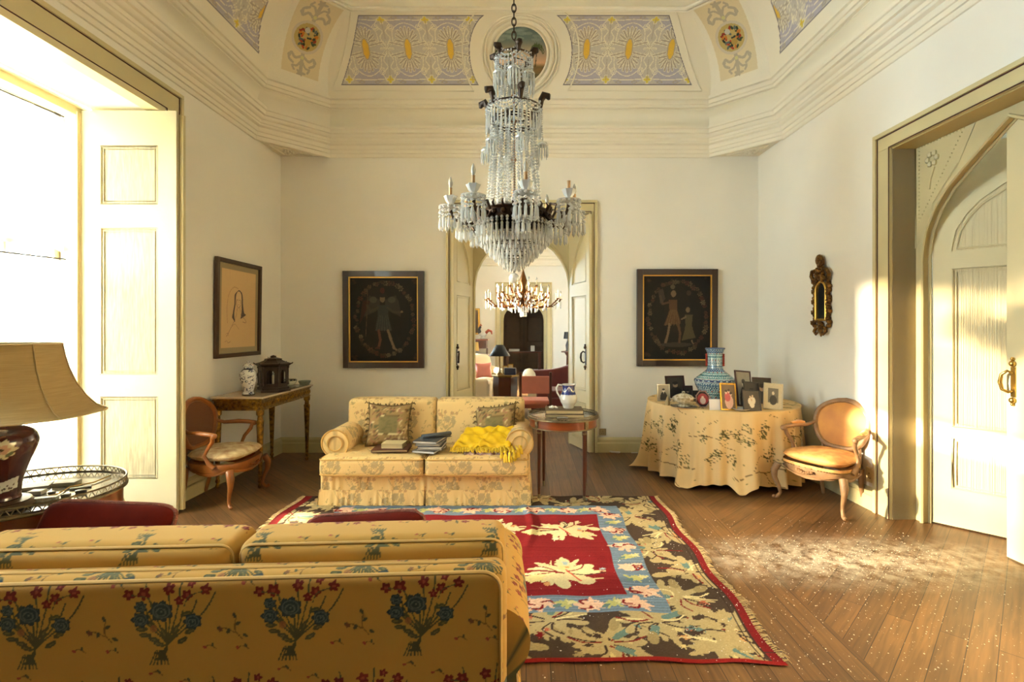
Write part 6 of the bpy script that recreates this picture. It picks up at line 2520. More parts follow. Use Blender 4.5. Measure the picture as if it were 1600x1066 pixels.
pc.curve([(hx + .03, hy - .07), (hx + .06, hy - .16), (hx + .14, hy - .2), (hx + .18, hy - .25), (hx + .1, hy - .24)], .006, K2)
pc.curve([(hx - .14, hy - .30), (hx - .08, hy - .27), (hx + .02, hy - .34)], .0035, K2)
pc.curve([(hx - .28, hy - .40), (hx - .24, hy - .38), (hx - .22, hy - .41)], .0035, K2)
pc.curve([(.08, .07), (.12, .085), (.15, .06), (.2, .075)], .0035, K1)
pc.noise(.06)
M_mount = mat('grey_green_mount', (146, 132, 98), .8)
pic = picture('portrait_drawing', 'framed pencil drawing of a long-haired woman on tan paper above the console', 'picture', MLw @ T(5.595, -.005, 1.30, rx=math.radians(.8)), .87, 1.05, .045, .0, mat('brown_frame', (62, 42, 26), .4), pc, mat('tan_paper', (206, 172, 122), .8, attr=True), .035, None, .004)
for ch in pic.children:
    if ch.name.startswith('drawing_sheet'):
        me = ch.data
        co = np.empty(len(me.vertices) * 3, np.float32)
        me.vertices.foreach_get('co', co)
        co = co.reshape(-1, 3)
        co[:, 0] *= .66 / .78
        co[:, 2] = (co[:, 2] - .525) * (.84 / .96) + .525
        co[:, 1] = -.014
        me.vertices.foreach_set('co', co.ravel())
MB().box(-.39, .39, -.010, -.004, .045, 1.005).build('mount_board', M_mount, pic, smooth=0)

# gilt wall mirror
mr = thing('gilt_mirror', 'small carved gilt rococo mirror hanging on the right wall', 'mirror', group=None)
pm = at(1286, 468, 5.2)
mloc = MRw.inverted() @ pm
mr.matrix_world = MRw @ Matrix.Translation((mloc.x, 0, 1.60))
rr = random.Random(31)
b = MB()
for sx in (-1, 1):
    b.tube([(sx * .085, -.03, .10), (sx * .085, -.03, .42), (sx * .06, -.03, .465), (sx * .02, -.03, .49), (0, -.03, .50)], .014, 6)
b.tube([(-.085, -.03, .10), (.085, -.03, .10)], .014, 6)
b.build('inner_frame', mat('bright_gilt', (222, 180, 92), .3, .85), mr, smooth=50)
M_carv = mat('dark_gilt_carving', (148, 104, 44), .4, .7, var=.6, vscale=40, var2=(58, 36, 16), bump=.7, bscale=80)
b = MB()
for sx in (-1, 1):
    for k in range(13):
        z_ = .04 + k * .036
        x_ = .118 + .016 * math.sin(k * 1.9)
        b.ball((sx * x_, -.022, z_), .024 + .006 * rr.random(), 7, 5)
        if k % 3 == 0:
            b.tube([(sx * (x_ + .0), -.03, z_), (sx * (x_ + .03), -.04, z_ + .02), (sx * (x_ + .02), -.05, z_ + .045), (sx * (x_ + .0), -.045, z_ + .035)], [.014, .012, .009, .006], 6)
    b.tube([(sx * .12, -.03, .50), (sx * .15, -.04, .56), (sx * .12, -.05, .61), (sx * .07, -.05, .62), (sx * .085, -.05, .58)], [.02, .02, .018, .014, .008], 7)
    b.tube([(sx * .08, -.03, .02), (sx * .10, -.04, -.02), (sx * .06, -.045, -.05), (sx * .03, -.04, -.03)], [.018, .018, .014, .008], 7)
for k in range(34):
    a = rr.random()
    z_ = .50 + a * .18
    b.ball((rr.uniform(-.10, .10) * (1 - a * .6), -.03 - rr.random() * .02, z_), rr.uniform(.014, .028), 6, 4)
for k in range(16):
    a = k / 16 * 6.28
    b.ball((-.01 + .035 * math.cos(a), -.04, .715 + .04 * math.sin(a)), .020, 6, 4)
b.ball((-.01, -.05, .715), .026, 7, 5)
b.tube([(0, -.03, .60), (-.01, -.035, .69)], .012, 6)
for k in range(18):
    a = rr.random()
    z_ = .09 - a * .13
    b.ball((rr.uniform(-.085, .085) * (1 - a * .9), -.03, z_), rr.uniform(.014, .024), 6, 4)
b.tube([(0, -.03, -.0), (.004, -.03, -.075)], [.022, .006], 7)
for sx in (.3, 1):
    b.tube([(.03 * sx + .02, -.03, .66), (.04 * sx + .03, -.04, .70), (.03 * sx + .035, -.04, .74)], [.006, .005, .003], 5)
b.build('carved_surround', M_carv, mr, smooth=50)
b = MB().prism([(-.085, .10), (.085, .10), (.085, .42), (.06, .465), (.02, .49), (0, .50), (-.02, .49), (-.06, .465), (-.085, .42)], .008)
b.build('mirror_glass', mat('aged_mirror', (120, 124, 118), .08, .95), mr, smooth=0, M=Matrix.Translation((0, -.024, 0)))


def socket(Mx, label, w_=.085, h_=.085, name='power_socket', col=(150, 128, 90)):
    t = thing(name, label, 'socket')
    t.matrix_world = Mx
    MB().box(-w_ / 2, w_ / 2, -.012, 0, 0, h_).build('cover_plate', mat('socket_plate', col, .5), t, smooth=0, bevel=.003)
    q = MB()
    for x, z_ in ((-.012, .3), (.012, .3), (0, .62)):
        q.lathe([(.0045, 0), (.0045, .002)], 8, M=Matrix.Translation((x, -.0125, h_ * z_)) @ Matrix.Rotation(PI / 2, 4, 'X'))
    q.build('socket_holes', M_strut, t, smooth=0)


socket(MBw @ T(1.0, 0, .22), 'brown wall socket above the baseboard just right of the doorway')
socket(MRw @ T(2.085, 0, .235), 'cream wall socket beside the right door casing above the baseboard', .09, .13, col=(206, 192, 150))
b = MB().tube([(1.10, YB - .06, .012), (1.2, YB - .08, .012), (1.22, YB - .05, .012), (1.08, YB - .05, .02)], .008, 5)
b.box(1.56 - .2, 1.60 - .2 + .04, YB - .075, YB - .06, .004, .012)
o = tag(b.build('paper_scrap', M_mag, smooth=0), 'small white scrap lying on the floor by the back baseboard', 'paper')

# curtains
M_voile = bpy.data.materials.new('voile')
M_voile.use_nodes = True
nt = M_voile.node_tree
for n_ in list(nt.nodes):
    if n_.type == 'BSDF_PRINCIPLED':
        nt.nodes.remove(n_)
d_ = nt.nodes.new('ShaderNodeBsdfDiffuse')
d_.inputs[0].default_value = (*lin((180, 172, 152)), 1)
t_ = nt.nodes.new('ShaderNodeBsdfTranslucent')
t_.inputs[0].default_value = (*lin((140, 132, 112)), 1)
x_ = nt.nodes.new('ShaderNodeBsdfTransparent')
m1 = nt.nodes.new('ShaderNodeMixShader')
m2 = nt.nodes.new('ShaderNodeMixShader')
m1.inputs[0].default_value = .6
m2.inputs[0].default_value = .12
nt.links.new(d_.outputs[0], m1.inputs[1])
nt.links.new(t_.outputs[0], m1.inputs[2])
nt.links.new(m1.outputs[0], m2.inputs[1])
nt.links.new(x_.outputs[0], m2.inputs[2])
nt.links.new(m2.outputs[0], nt.nodes['Material Output'].inputs[0])


def curtain(y0, y1, z0, z1, x, seed, label, lean=0.0, amp=.022):
    def f(U, V):
        Y = y0 + (y1 - y0) * U
        fold_ = np.sin(U * 34 + seed) * .6 + np.sin(U * 61 + seed * 2 + V * 1.2) * .3 + np.sin(U * 15 + V * 2) * .4
        k = .3 + .7 * (1 - V)
        return np.stack([x + amp * fold_ * k + lean * (1 - V) ** 1.5, Y + .012 * np.sin(V * 6 + U * 20) * (1 - V), z0 + (z1 - z0) * V + .012 * np.sin(U * 23 + seed) * (V < .02) - .03 * (U - .5) * (V > .98)], 1)
    t = thing('curtain', label, 'curtain', (0, 0, 0), 0, 'sheer white curtains at the window')
    npgrid('sheer_panel', f, 150, 60, M_voile, t, smooth=80)
    MB().tube([(x, y0 - .03, z1 - .01), (x + .005, (y0 + y1) / 2, z1 - .022), (x, y1 + .02, z1)], .006, 6).build('curtain_wire', M_strut, t, smooth=60)


curtain(2.995, 4.325, 2.27, 3.42, -3.955, 1.0, 'upper sheer white curtain over the top sash, above the meeting rail')
curtain(2.995, 4.30, .42, 2.20, -3.935, 2.4, 'lower sheer white curtain hanging behind the lamp shade', .09, .03)

# plaster crumbs on the floor
V_, F_ = [], []
rr = random.Random(77)
n = 0
pts = []
while n < 3600:
    if n < 1500:
        X, Y = rr.gauss(2.25, .55), rr.gauss(3.50, .20)
    elif n < 2500:
        X, Y = rr.gauss(1.5, .8), rr.gauss(2.75, .5)
    else:
        X, Y = rr.uniform(.9, 3.1), rr.uniform(1.9, 4.3)
    if X < -.0 or X > XR + (YB - Y) * TH - .1 or Y < 1.8 or Y > 4.6:
        continue
    if X > 2.4 and Y > 4.2:
        continue
    s_ = rr.choice([.0012, .0015, .002, .0025, .004]) * rr.uniform(.7, 1.3)
    z0 = .012 if X < 1.25 and Y > 2.42 else 0
    a = rr.random() * 6.28
    i0 = len(V_)
    for k in range(4):
        q = s_ * rr.uniform(.6, 1.3)
        V_.append((X + q * math.cos(a + k * PI / 2), Y + q * math.sin(a + k * PI / 2), z0 + .0004))
    V_.append((X, Y, z0 + s_ * .7))
    F_ += [(i0, i0 + 1, i0 + 4), (i0 + 1, i0 + 2, i0 + 4), (i0 + 2, i0 + 3, i0 + 4), (i0 + 3, i0, i0 + 4)]
    n += 1
o = MB().add(V_, F_).build('plaster_debris', mat('plaster_crumb', (240, 232, 216), .8), smooth=0)
tag(o, 'scattered white plaster crumbs and dust on the parquet and rug edge', 'debris', kind='stuff')

# ================================================================ crystal chandelier
M_cry = bpy.data.materials.new('crystal')
M_cry.use_nodes = True
nt = M_cry.node_tree
pb = nt.nodes['Principled BSDF']
pb.inputs['Base Color'].default_value = (.95, .95, .92, 1)
pb.inputs['Roughness'].default_value = .06
pb.inputs['IOR'].default_value = 1.6
pb.inputs['Specular IOR Level'].default_value = .9
tp = nt.nodes.new('ShaderNodeBsdfTransparent')
tp.inputs[0].default_value = (.92, .94, .90, 1)
gl = nt.nodes.new('ShaderNodeBsdfGlossy')
gl.inputs['Roughness'].default_value = .05
m1 = nt.nodes.new('ShaderNodeMixShader')
m2 = nt.nodes.new('ShaderNodeMixShader')
m1.inputs[0].default_value = .50
m2.inputs[0].default_value = .34
nt.links.new(pb.outputs[0], m1.inputs[1])
nt.links.new(tp.outputs[0], m1.inputs[2])
nt.links.new(m1.outputs[0], m2.inputs[1])
nt.links.new(gl.outputs[0], m2.inputs[2])
nt.links.new(m2.outputs[0], nt.nodes['Material Output'].inputs[0])
M_orm = mat('dark_ormolu', (52, 34, 16), .45, .6, var=.4, vscale=40)
M_bulb = mat('clear_bulb', (220, 214, 200), .1, trans=.6)
M_cndl = mat('gilt_candle', (140, 104, 60), .5, .3)
KX, KY, KS = -.083, 3.45, 229.0
kz = lambda y: EYE - (y - VY) / KS
kr = lambda px: px / KS
ch = thing('crystal_chandelier', 'large crystal chandelier with bead chains and eight candle arms in the foreground centre', 'chandelier', (KX, KY, 0))


def bead_line(b, pts, r, gap=2.05, octa=True):
    """beads strung along a polyline"""
    P = [Vector(p) for p in pts]
    L = [0]
    for a, c in zip(P[:-1], P[1:]):
        L.append(L[-1] + (c - a).length)
    n = max(1, int(L[-1] / (r * gap)))
    j = 0
    for k in range(n + 1):
        s = L[-1] * k / n
        while j < len(P) - 2 and L[j + 1] < s:
            j += 1
        f = (s - L[j]) / max(1e-9, L[j + 1] - L[j])
        c = P[j].lerp(P[j + 1], f)
        b.lathe([(1e-5, -r), (r * .82, -r * .45), (r, .0), (r * .82, r * .45), (1e-5, r)], 6, c)


def prism_drop(b, p, l_, r, n=6):
    p = Vector(p)
    b.lathe([(1e-5, -l_), (r * .55, -l_ + r * 1.2), (r, -l_ * .78), (r * .8, -l_ * .2), (r * .35, -r * .2), (1e-5, 0)], n, p)


def swag(a0, a1, r, z, dip, n=9, r1=None):
    out = []
    for k in range(n + 1):
        f = k / n
        a = a0 + (a1 - a0) * f
        rr_ = r + ((r1 if r1 is not None else r) - r) * f
        out.append((rr_ * math.cos(a), rr_ * math.sin(a), z - dip * 4 * f * (1 - f)))
    return out


# chain from the ceiling
zt = 5.2
z = kz(62)
k = 0
lk = .058
b = MB()
while z < zt:
    a = (k % 2) * PI / 2
    b.tube([(math.cos(t_) * .014 * math.cos(a), math.cos(t_) * .014 * math.sin(a), z + lk / 2 + math.sin(t_) * lk / 2) for t_ in np.linspace(0, 2 * PI, 14, endpoint=False)], .0048, 6, closed=True)
    z += lk * .80
    k += 1
b.build('chain', M_orm, ch, smooth=60)
b = MB()
b.lathe([(.001, 5.26), (.09, 5.255), (.08, 5.23), (.03, 5.20), (.012, 5.17)], 24)
b.tube([(0, 0, kz(62)), (.018, 0, kz(66)), (.012, 0, kz(72)), (-.012, 0, kz(78)), (0, 0, kz(84))], .007, 6)
b.build('ceiling_hook', M_orm, ch, smooth=60)
b = MB()
b.tube([(0, 0, kz(84)), (0, 0, kz(335))], [.007, .009], 8)
for y in (95, 150, 190, 250, 300):
    b.lathe([(.008, kz(y) - .02), (.02, kz(y)), (.008, kz(y) + .02)], 10)
b.build('central_rod', mat('copper_rod', (120, 80, 48), .45, .6), ch, smooth=60)


def crown(y, r_px, n_leaf, leaf_h, sw_dip, name):
    r = kr(r_px)
    z = kz(y)
    b = MB()
    b.tube([(r * math.cos(a), r * math.sin(a), z) for a in np.linspace(0, 2 * PI, 36, endpoint=False)], .007, 6, closed=True)
    for k in range(4):
        a = k * PI / 2 + .3
        b.tube([(0, 0, z + .01), (r * math.cos(a), r * math.sin(a), z)], .004, 5)
    c = b.build(name, M_orm, ch, smooth=60)
    for k in range(n_leaf):
        a = 2 * PI * (k + .5) / n_leaf + .25
        ca, sa = math.cos(a), math.sin(a)
        q = MB()
        h = leaf_h
        q.tube([(r * ca, r * sa, z - .01), (r * 1.02 * ca, r * 1.02 * sa, z + h * .6), (r * 1.12 * ca, r * 1.12 * sa, z + h), (r * 1.28 * ca, r * 1.28 * sa, z + h * .85), (r * 1.30 * ca, r * 1.30 * sa, z + h * .55)],
               [.012, .022, .026, .022, .010], 6, flat=1.0)
        q.build('leaf_scroll', M_orm, c, smooth=60)
    return r, z


def tassel_drop(a, r, z, sc=1.0, l_strand=0.0, z0=None):
    """glass umbrella with a ring of rods"""
    b = MB()
    x, y = r * math.cos(a), r * math.sin(a)
    if l_strand > 0:
        bead_line(b, [(x, y, z + l_strand), (x, y, z + .03)], .0065)
    b.lathe([(1e-5, .045 * sc), (.006, .036 * sc), (.010 * sc, .030 * sc), (.03 * sc, .020 * sc), (.042 * sc, .002 * sc), (.040 * sc, -.004)], 12, (x, y, z))
    for k in range(11):
        t_ = 2 * PI * k / 11
        prism_drop(b, (x + .036 * sc * math.cos(t_), y + .036 * sc * math.sin(t_), z - .002), .105 * sc * (.85 + .15 * math.sin(k * 2.3)), .0065 * sc, 5)
    return b.build('crystal_tassel', M_cry, ch, smooth=30)


# top crown
r, z = crown(92, 29, 6, .035, .03, 'top_crown')
for k in range(6):
    a0, a1 = 2 * PI * (k + .5) / 6 + .25, 2 * PI * (k + 1.5) / 6 + .25
    b = MB()
    bead_line(b, swag(a0, a1, r, z + .03, .035), .0085)
    bead_line(b, swag(a0, a1, r, z + .00, .035), .0085)
    bead_line(b, swag(a0, a1, r, z - .03, .035), .0075)
    for j in range(5):
        a = a0 + (a1 - a0) * (j + .5) / 5
        bead_line(b, [(r * math.cos(a), r * math.sin(a), z - .03), (r * math.cos(a), r * math.sin(a), z - .13 - .03 * math.sin(j))], .006)
    b.build('bead_swag', M_cry, ch, smooth=30)
for k in range(6):
    tassel_drop(2 * PI * k / 6 - .5, kr(26), kz(122), 1.05, .0)
for k in range(12):
    a = 2 * PI * k / 12
    b = MB()
    bead_line(b, [(kr(14) * math.cos(a), kr(14) * math.sin(a), kz(100)), (kr(26) * math.cos(a), kr(26) * math.sin(a), kz(168))], .0065)
    b.build('bead_strand', M_cry, ch, smooth=30)
# second crown
r, z = crown(172, 43, 6, .075, .04, 'second_crown')
for k in range(6):
    a0, a1 = 2 * PI * (k + .5) / 6 + .25, 2 * PI * (k + 1.5) / 6 + .25
    b = MB()
    bead_line(b, swag(a0, a1, r, z + .045, .06), .010)
    bead_line(b, swag(a0, a1, r, z + .02, .06), .010)
    bead_line(b, swag(a0, a1, r, z - .005, .06), .009)
    for j in range(7):
        a = a0 + (a1 - a0) * (j + .5) / 7
        zz = z - .01 - .06 * 4 * ((j + .5) / 7) * (1 - (j + .5) / 7)
        prism_drop(b, (r * math.cos(a), r * math.sin(a), zz), .12, .008, 5)
    b.build('bead_swag', M_cry, ch, smooth=30)
    ap = a0
    b = MB()
    bead_line(b, [(r * 1.02 * math.cos(ap), r * 1.02 * math.sin(ap), z + .03), (r * 1.07 * math.cos(ap), r * 1.07 * math.sin(ap), kz(222))], .007)
    b.build('bead_strand', M_cry, ch, smooth=30)
    tassel_drop(ap, r * 1.07, kz(232), .92)
# inner ring and long column of bead chains
r0, z0 = kr(33), kz(193)
b = MB()
for zz in (z0, z0 + .02):
    b.tube([(r0 * math.cos(a), r0 * math.sin(a), zz) for a in np.linspace(0, 2 * PI, 30, endpoint=False)], .006, 6, closed=True)
for k in range(10):
    a = k * PI / 5
    for j in range(6):
        t_ = j * PI / 3
        b.ball((r0 * 1.03 * math.cos(a + .07 * math.cos(t_)), r0 * 1.03 * math.sin(a + .07 * math.cos(t_)), z0 + .01 + .022 * math.sin(t_)), .007, 6, 4)
b.build('inner_ring', M_orm, ch, smooth=60)
NS = 32
for k in range(NS):
    a = 2 * PI * k / NS
    b = MB()
    rb = kr(37 + 5 * (k % 2))
    rt_ = r0 * (1 if k % 2 else .84)
    bead_line(b, [(rt_ * math.cos(a), rt_ * math.sin(a), z0 - .01), ((rt_ * .5 + rb * .48) * math.cos(a), (rt_ * .5 + rb * .48) * math.sin(a), (z0 + kz(325)) / 2), (rb * math.cos(a), rb * math.sin(a), kz(326))], .0108 if k % 2 else .0092, 1.95)
    b.build('bead_strand', M_cry, ch, smooth=30)
b = MB()
for k in range(24):
    a = 2 * PI * k / 24
    b.ball((kr(43) * math.cos(a), kr(43) * math.sin(a), kz(324)), .019, 7, 5)
b.build('large_beads', M_cry, ch, smooth=30)
# main ormolu ring
RM, ZM = kr(56), kz(341)
b = MB()
b.lathe([(RM - .02, ZM - .035), (RM, ZM - .04), (RM + .006, ZM - .03), (RM - .002, ZM - .02), (RM - .002, ZM + .02), (RM + .008, ZM + .03), (RM, ZM + .04), (RM - .02, ZM + .035), (RM - .02, ZM - .035)], 48)
for k in range(4):
    a = k * PI / 2
    b.tube([(0, 0, ZM), (RM * math.cos(a), RM * math.sin(a), ZM)], .006, 5)
for k in range(24):
    a = 2 * PI * k / 24
    c_ = (RM * 1.01 * math.cos(a), RM * 1.01 * math.sin(a))
    b.ball((*c_, ZM), .017, 7, 5)
    b.tube([(*c_, ZM + .03), (c_[0] * 1.06, c_[1] * 1.06, ZM + .055), (c_[0] * 1.0, c_[1] * 1.0, ZM + .075)], [.008, .008, .004], 5)
b.build('ormolu_ring', M_orm, ch, smooth=50)
# eight arms with candle cups
RA = kr(98)
for k in range(8):
    a = 2 * PI * k / 8 + .19
    ca, sa = math.cos(a), math.sin(a)
    P = lambda r_, z_: (r_ * ca, r_ * sa, z_)
    zc_ = kz(331)
    b = MB()
    b.tube([P(RM, ZM - .0), P(RM + .04, ZM - .05), P(RM + .10, ZM - .055), P(RA - .02, ZM - .02), P(RA, zc_ - .01)], [.012, .011, .010, .009, .012], 7)
    b.tube([P(RM + .02, ZM + .01), P(RM + .05, ZM + .06), P(RM + .09, ZM + .045), P(RM + .08, ZM + .01), P(RM + .055, ZM + .02)], [.011, .010, .009, .007, .004], 6)
    b.tube([P(RM + .10, ZM - .055), P(RM + .13, ZM - .01), P(RM + .11, ZM + .02)], [.009, .008, .004], 6)
    arm = b.build('arm', M_orm, ch, smooth=60)
    q = MB()
    q.lathe([(.012, 0), (.028, .006), (.072, .012), (.078, .018), (.070, .016), (.02, .012)], 24, P(RA, zc_))
    q.lathe([(.010, .015), (.014, .03), (.028, .05), (.042, .085), (.030, .072), (.012, .05)], 12, P(RA, zc_), rf=lambda t, z_: 1 + .12 * math.cos(6 * t) * (z_ > .04))
    for j in range(12):
        t_ = 2 * PI * j / 12
        x_, y_ = RA * ca + .070 * math.cos(t_), RA * sa + .070 * math.sin(t_)
        bead_line(q, [(x_, y_, zc_ + .006), (x_, y_, zc_ - .052)], .0115, 1.9)
        prism_drop(q, (x_, y_, zc_ - .062), .088, .0105, 6)
    q.build('glass_bobeche', M_cry, arm, smooth=30)
    # candles: two have lost their bulbs
    c_ = MB()
    c_.lathe([(.011, .045), (.012, .06), (.011, .135), (.0125, .14), (.001, .142)], 10, P(RA, zc_))
    cd_ = c_.build('candle_tube', M_cndl, arm, smooth=40)
    if k % 4 != 3:
        c_ = MB()
        c_.lathe([(.007, .14), (.014, .16), (.0155, .175), (.011, .195), (.004, .212), (.001, .216)], 12, P(RA, zc_))
        c_.build('bulb', M_bulb, cd_, smooth=60)
    # lower drop below the arm
    d = MB()
    rr_ = RM + .085
    for j in range(8):
        t_ = 2 * PI * j / 8
        x_, y_ = rr_ * ca + .040 * math.cos(t_), rr_ * sa + .040 * math.sin(t_)
        bead_line(d, [(x_, y_, ZM - .065), (x_, y_, ZM - .095)], .010, 1.9)
        prism_drop(d, (x_, y_, ZM - .10), .075, .009, 6)
    d.build('crystal_cluster', M_cry, arm, smooth=30)
# tiers of prisms, the waterfall bowl
tiers = [(57, 352, .085, 44), (55, 361, .085, 42), (50, 369, .082, 38), (44, 377, .08, 32), (37, 385, .078, 28), (30, 392, .075, 28), (23, 399, .072, 22), (16, 405, .07, 16), (9, 411, .06, 9)]
for i, (rp, y, l_, n) in enumerate(tiers):
    b = MB()
    r_ = kr(rp)
    zz = kz(y)
    for k in range(n):
        a = 2 * PI * (k + .5 * (i % 2)) / n
        p = (r_ * math.cos(a), r_ * math.sin(a), zz)
        if i < 2:
            b.ball((p[0], p[1], zz + .008), .011, 6, 4)
            b.ball((p[0], p[1], zz - .010), .010, 6, 4)
            prism_drop(b, (p[0], p[1], zz - .02), l_, .0095, 6)
        else:
            b.ball((p[0], p[1], zz + .002), .007, 6, 4)
            prism_drop(b, (p[0], p[1], zz - .005), l_, .0088, 6)
    b.build('prism_tier', M_cry, ch, smooth=30)
    h = MB().tube([(r_ * math.cos(a), r_ * math.sin(a), zz + .012) for a in np.linspace(0, 2 * PI, 32, endpoint=False)], .0028, 5, closed=True)
    h.build('tier_hoop', M_orm, ch, smooth=60)
MB().ball((0, 0, kz(435)), kr(8.5), 14, 10).build('crystal_ball', M_cry, ch, smooth=0)
MB().tube([(0, 0, kz(410)), (0, 0, kz(427))], .004, 5).build('ball_hook', M_orm, ch, smooth=60)

# ================================================================ second salon: furniture
c2 = thing('brass_chandelier', 'wide brass chandelier with lit candle bulbs hanging in the far salon', 'chandelier', (-.07, 12.7, 0))
Z2 = EYE + (515 - 470) / F * 12.7
M_br2 = mat('warm_brass', (96, 60, 26), .35, .9)
M_lit = bpy.data.materials.new('lit_bulb')
M_lit.use_nodes = True
pb = M_lit.node_tree.nodes['Principled BSDF']
pb.inputs['Emission Color'].default_value = (1, .72, .35, 1)
pb.inputs['Emission Strength'].default_value = 6
b = MB()
b.tube([(0, 0, 4.70), (0, 0, Z2 + .55)], .02, 8)
b.lathe([(.02, Z2 + .75), (.10, Z2 + .5), (.05, Z2 + .35), (.09, Z2 + .2), (.12, Z2 + .05), (.05, Z2 - .1), (.08, Z2 - .2), (.02, Z2 - .36)], 16)
b.build('stem', M_br2, c2, smooth=50)
rr = random.Random(5)
for ring, (R_, n_, dz) in enumerate(((.94, 14, 0), (.66, 12, .16), (.36, 8, .34))):
    for k in range(n_):
        a = 2 * PI * k / n_ + ring * .2
        ca, sa = math.cos(a), math.sin(a)
        b = MB()
        P = lambda r_, z_: (r_ * ca, r_ * sa, Z2 + z_)
        b.tube([P(.08, dz * .5), P(R_ * .4, dz - .18), P(R_ * .8, dz - .14), P(R_, dz + .02)], [.02, .018, .016, .02], 6)
        b.tube([P(R_ * .5, dz - .17), P(R_ * .6, dz - .04), P(R_ * .72, dz - .06)], [.014, .012, .006], 5)
        b.lathe([(.03, .0), (.045, .02), (.02, .025)], 8, P(R_, dz + .02))
        am = b.build('arm', M_br2, c2, smooth=50)
        q = MB().cyl(P(R_, dz + .03), P(R_, dz + .17), .012, .012, 6)
        q.build('candle_tube', M_creamb, am, smooth=60)
        q = MB()
        q.lathe([(.008, 0), (.018, .03), (.01, .06), (.001, .08)], 8, P(R_, dz + .17))
        q.build('bulb', M_lit if (ring, k) in ((0, 2), (0, 5), (1, 3), (1, 9), (0, 9), (1, 6), (0, 11)) else M_bulb, am, smooth=60)
        q = MB()
        for j in (0, 2, 4, 5):
            f = .35 + .13 * j
            prism_drop(q, P(R_ * f, dz - .17 + .02 * j), .10 + .05 * rr.random(), .017, 5)
        prism_drop(q, P(R_, dz), .15, .018, 5)
        q.build('crystal_drops', M_cry, am, smooth=30)['kind'] = 'stuff'
b = MB()
for k in range(16):
    a = 2 * PI * k / 16
    prism_drop(b, (.12 * math.cos(a), .12 * math.sin(a), Z2 - .14), .16, .02, 5)
    prism_drop(b, (.07 * math.cos(a), .07 * math.sin(a), Z2 - .26), .15, .02, 5)
b.build('crystal_drops', M_cry, c2, smooth=30)['kind'] = 'stuff'


def simple_box(b, x0, x1, y0, y1, z0, z1):
    b.box(x0, x1, y0, y1, z0, z1)


# low pink leather chair with its back to the doorway
pk = mat('pink_leather', (204, 122, 104), .45, var=.15, vscale=6)
pt = thing('low_armchair', 'salmon pink leather chair with dark wood posts just beyond the doorway', 'chair', (.15, 8.3, 0))
MB().box(-.22, .22, .20, .235, .58, .86).build('backrest', pk, pt, smooth=0, bevel=.012, bseg=3)
MB().box(-.22, .22, -.25, .2, .40, .47).build('seat', pk, pt, smooth=0, bevel=.02, bseg=3)
MB().box(-.20, .20, -.26, -.2, .28, .40).build('seat_front', pk, pt, smooth=0, bevel=.01)
for x in (-.24, .24):
    MB().box(x - .02, x + .02, .19, .23, 0, .92).build('post', M_mahog2, pt, smooth=0, bevel=.004)
    MB().box(x - .02, x + .02, -.25, -.21, 0, .62).build('leg', M_mahog2, pt, smooth=0, bevel=.004)
    MB().box(x - .025, x + .025, -.27, .22, .60, .64).build('arm', M_mahog2, pt, smooth=0, bevel=.008)
pt.rotation_euler = (0, 0, PI)
pt.location = (.15, 8.25, 0)

# camel-back sofa
bg_ = mat('burgundy_velvet', (110, 38, 34), .7, sheen=.4, var=.2, vscale=5)
cm = mat('cream_cotton', (226, 210, 178), .85, bump=.2)
sf_ = thing('camelback_sofa', 'burgundy camel-back sofa with cream arm covers in the far salon', 'sofa', (1.14, 9.7, 0))
n_ = 24
W_ = 2.1
top = [(-W_ / 2 + W_ * k / n_, .80 + .17 * math.exp(-((k / n_ - .5) / .2) ** 2)) for k in range(n_ + 1)]
b = MB().prism([(-W_ / 2, .30)] + [(W_ / 2, .30)] + top[::-1], .14, Matrix.Translation((0, .25, 0)))
b.build('back', bg_, sf_, smooth=40, bevel=.03, bseg=3)
MB().box(-W_ / 2, W_ / 2, -.45, .3, .12, .34).build('base', bg_, sf_, smooth=0, bevel=.02)
MB().box(-W_ / 2 + .1, W_ / 2 - .1, -.47, .27, .34, .48).build('seat_cushion', bg_, sf_, smooth=0, bevel=.04, bseg=3)
for sx in (-1, 1):
    b = MB().tube([(sx * (W_ / 2 + .03), -.45, .62), (sx * (W_ / 2 + .03), .36, .70)], .13, 16)
    b.box(sx * W_ / 2 - .06, sx * W_ / 2 + .10, -.44, .34, .12, .60)
    b.build('arm_cover', cm, sf_, smooth=50)
for x in (-W_ / 2, W_ / 2):
    for y in (-.4, .3):
        MB().cyl((x, y, 0), (x, y, .13), .02, .03, 8).build('leg', M_mahog2, sf_, smooth=40)

# commode with lamp
cmt = thing('commode', 'brown bombe side cabinet with brass rim standing in the far salon', 'cabinet', (-.40, 9.65, 0))
MB().lathe([(.20, .22), (.215, .35), (.225, .5), (.215, .70)], 6, sx=1.05, sy=.8).build('body', M_mahog2, cmt, smooth=30)
MB().lathe([(.24, .70), (.25, .72), (.24, .74)], 6, sx=1.05, sy=.8).build('brass_rim', M_brass, cmt, smooth=0)
for k in range(6):
    a = k * PI / 3
    MB().tube([(.2 * math.cos(a), .16 * math.sin(a), .24), (.22 * math.cos(a), .17 * math.sin(a), .12), (.2 * math.cos(a), .16 * math.sin(a), 0)], [.022, .015, .018], 6).build('leg', M_mahog2, cmt, smooth=50)
bl = thing('table_lamp', 'slim brass lamp with black shade on the brown cabinet in the far salon', 'lamp', (-.50, 9.6, .741))
MB().lathe([(.07, 0), (.06, .02), (.02, .05), (.014, .1), (.014, .34), (.02, .36), (.001, .37)], 16).build('stem', M_brass, bl, smooth=40)
b = MB().lathe([(.20, .36), (.13, .47), (.075, .565)], 28)
b.f = [f for f in b.f if len(f) == 4]
o = b.build('lamp_shade', mat('black_shade', (26, 28, 32), .6), bl, smooth=50)
o.modifiers.new('thickness', 'SOLIDIFY').thickness = .004
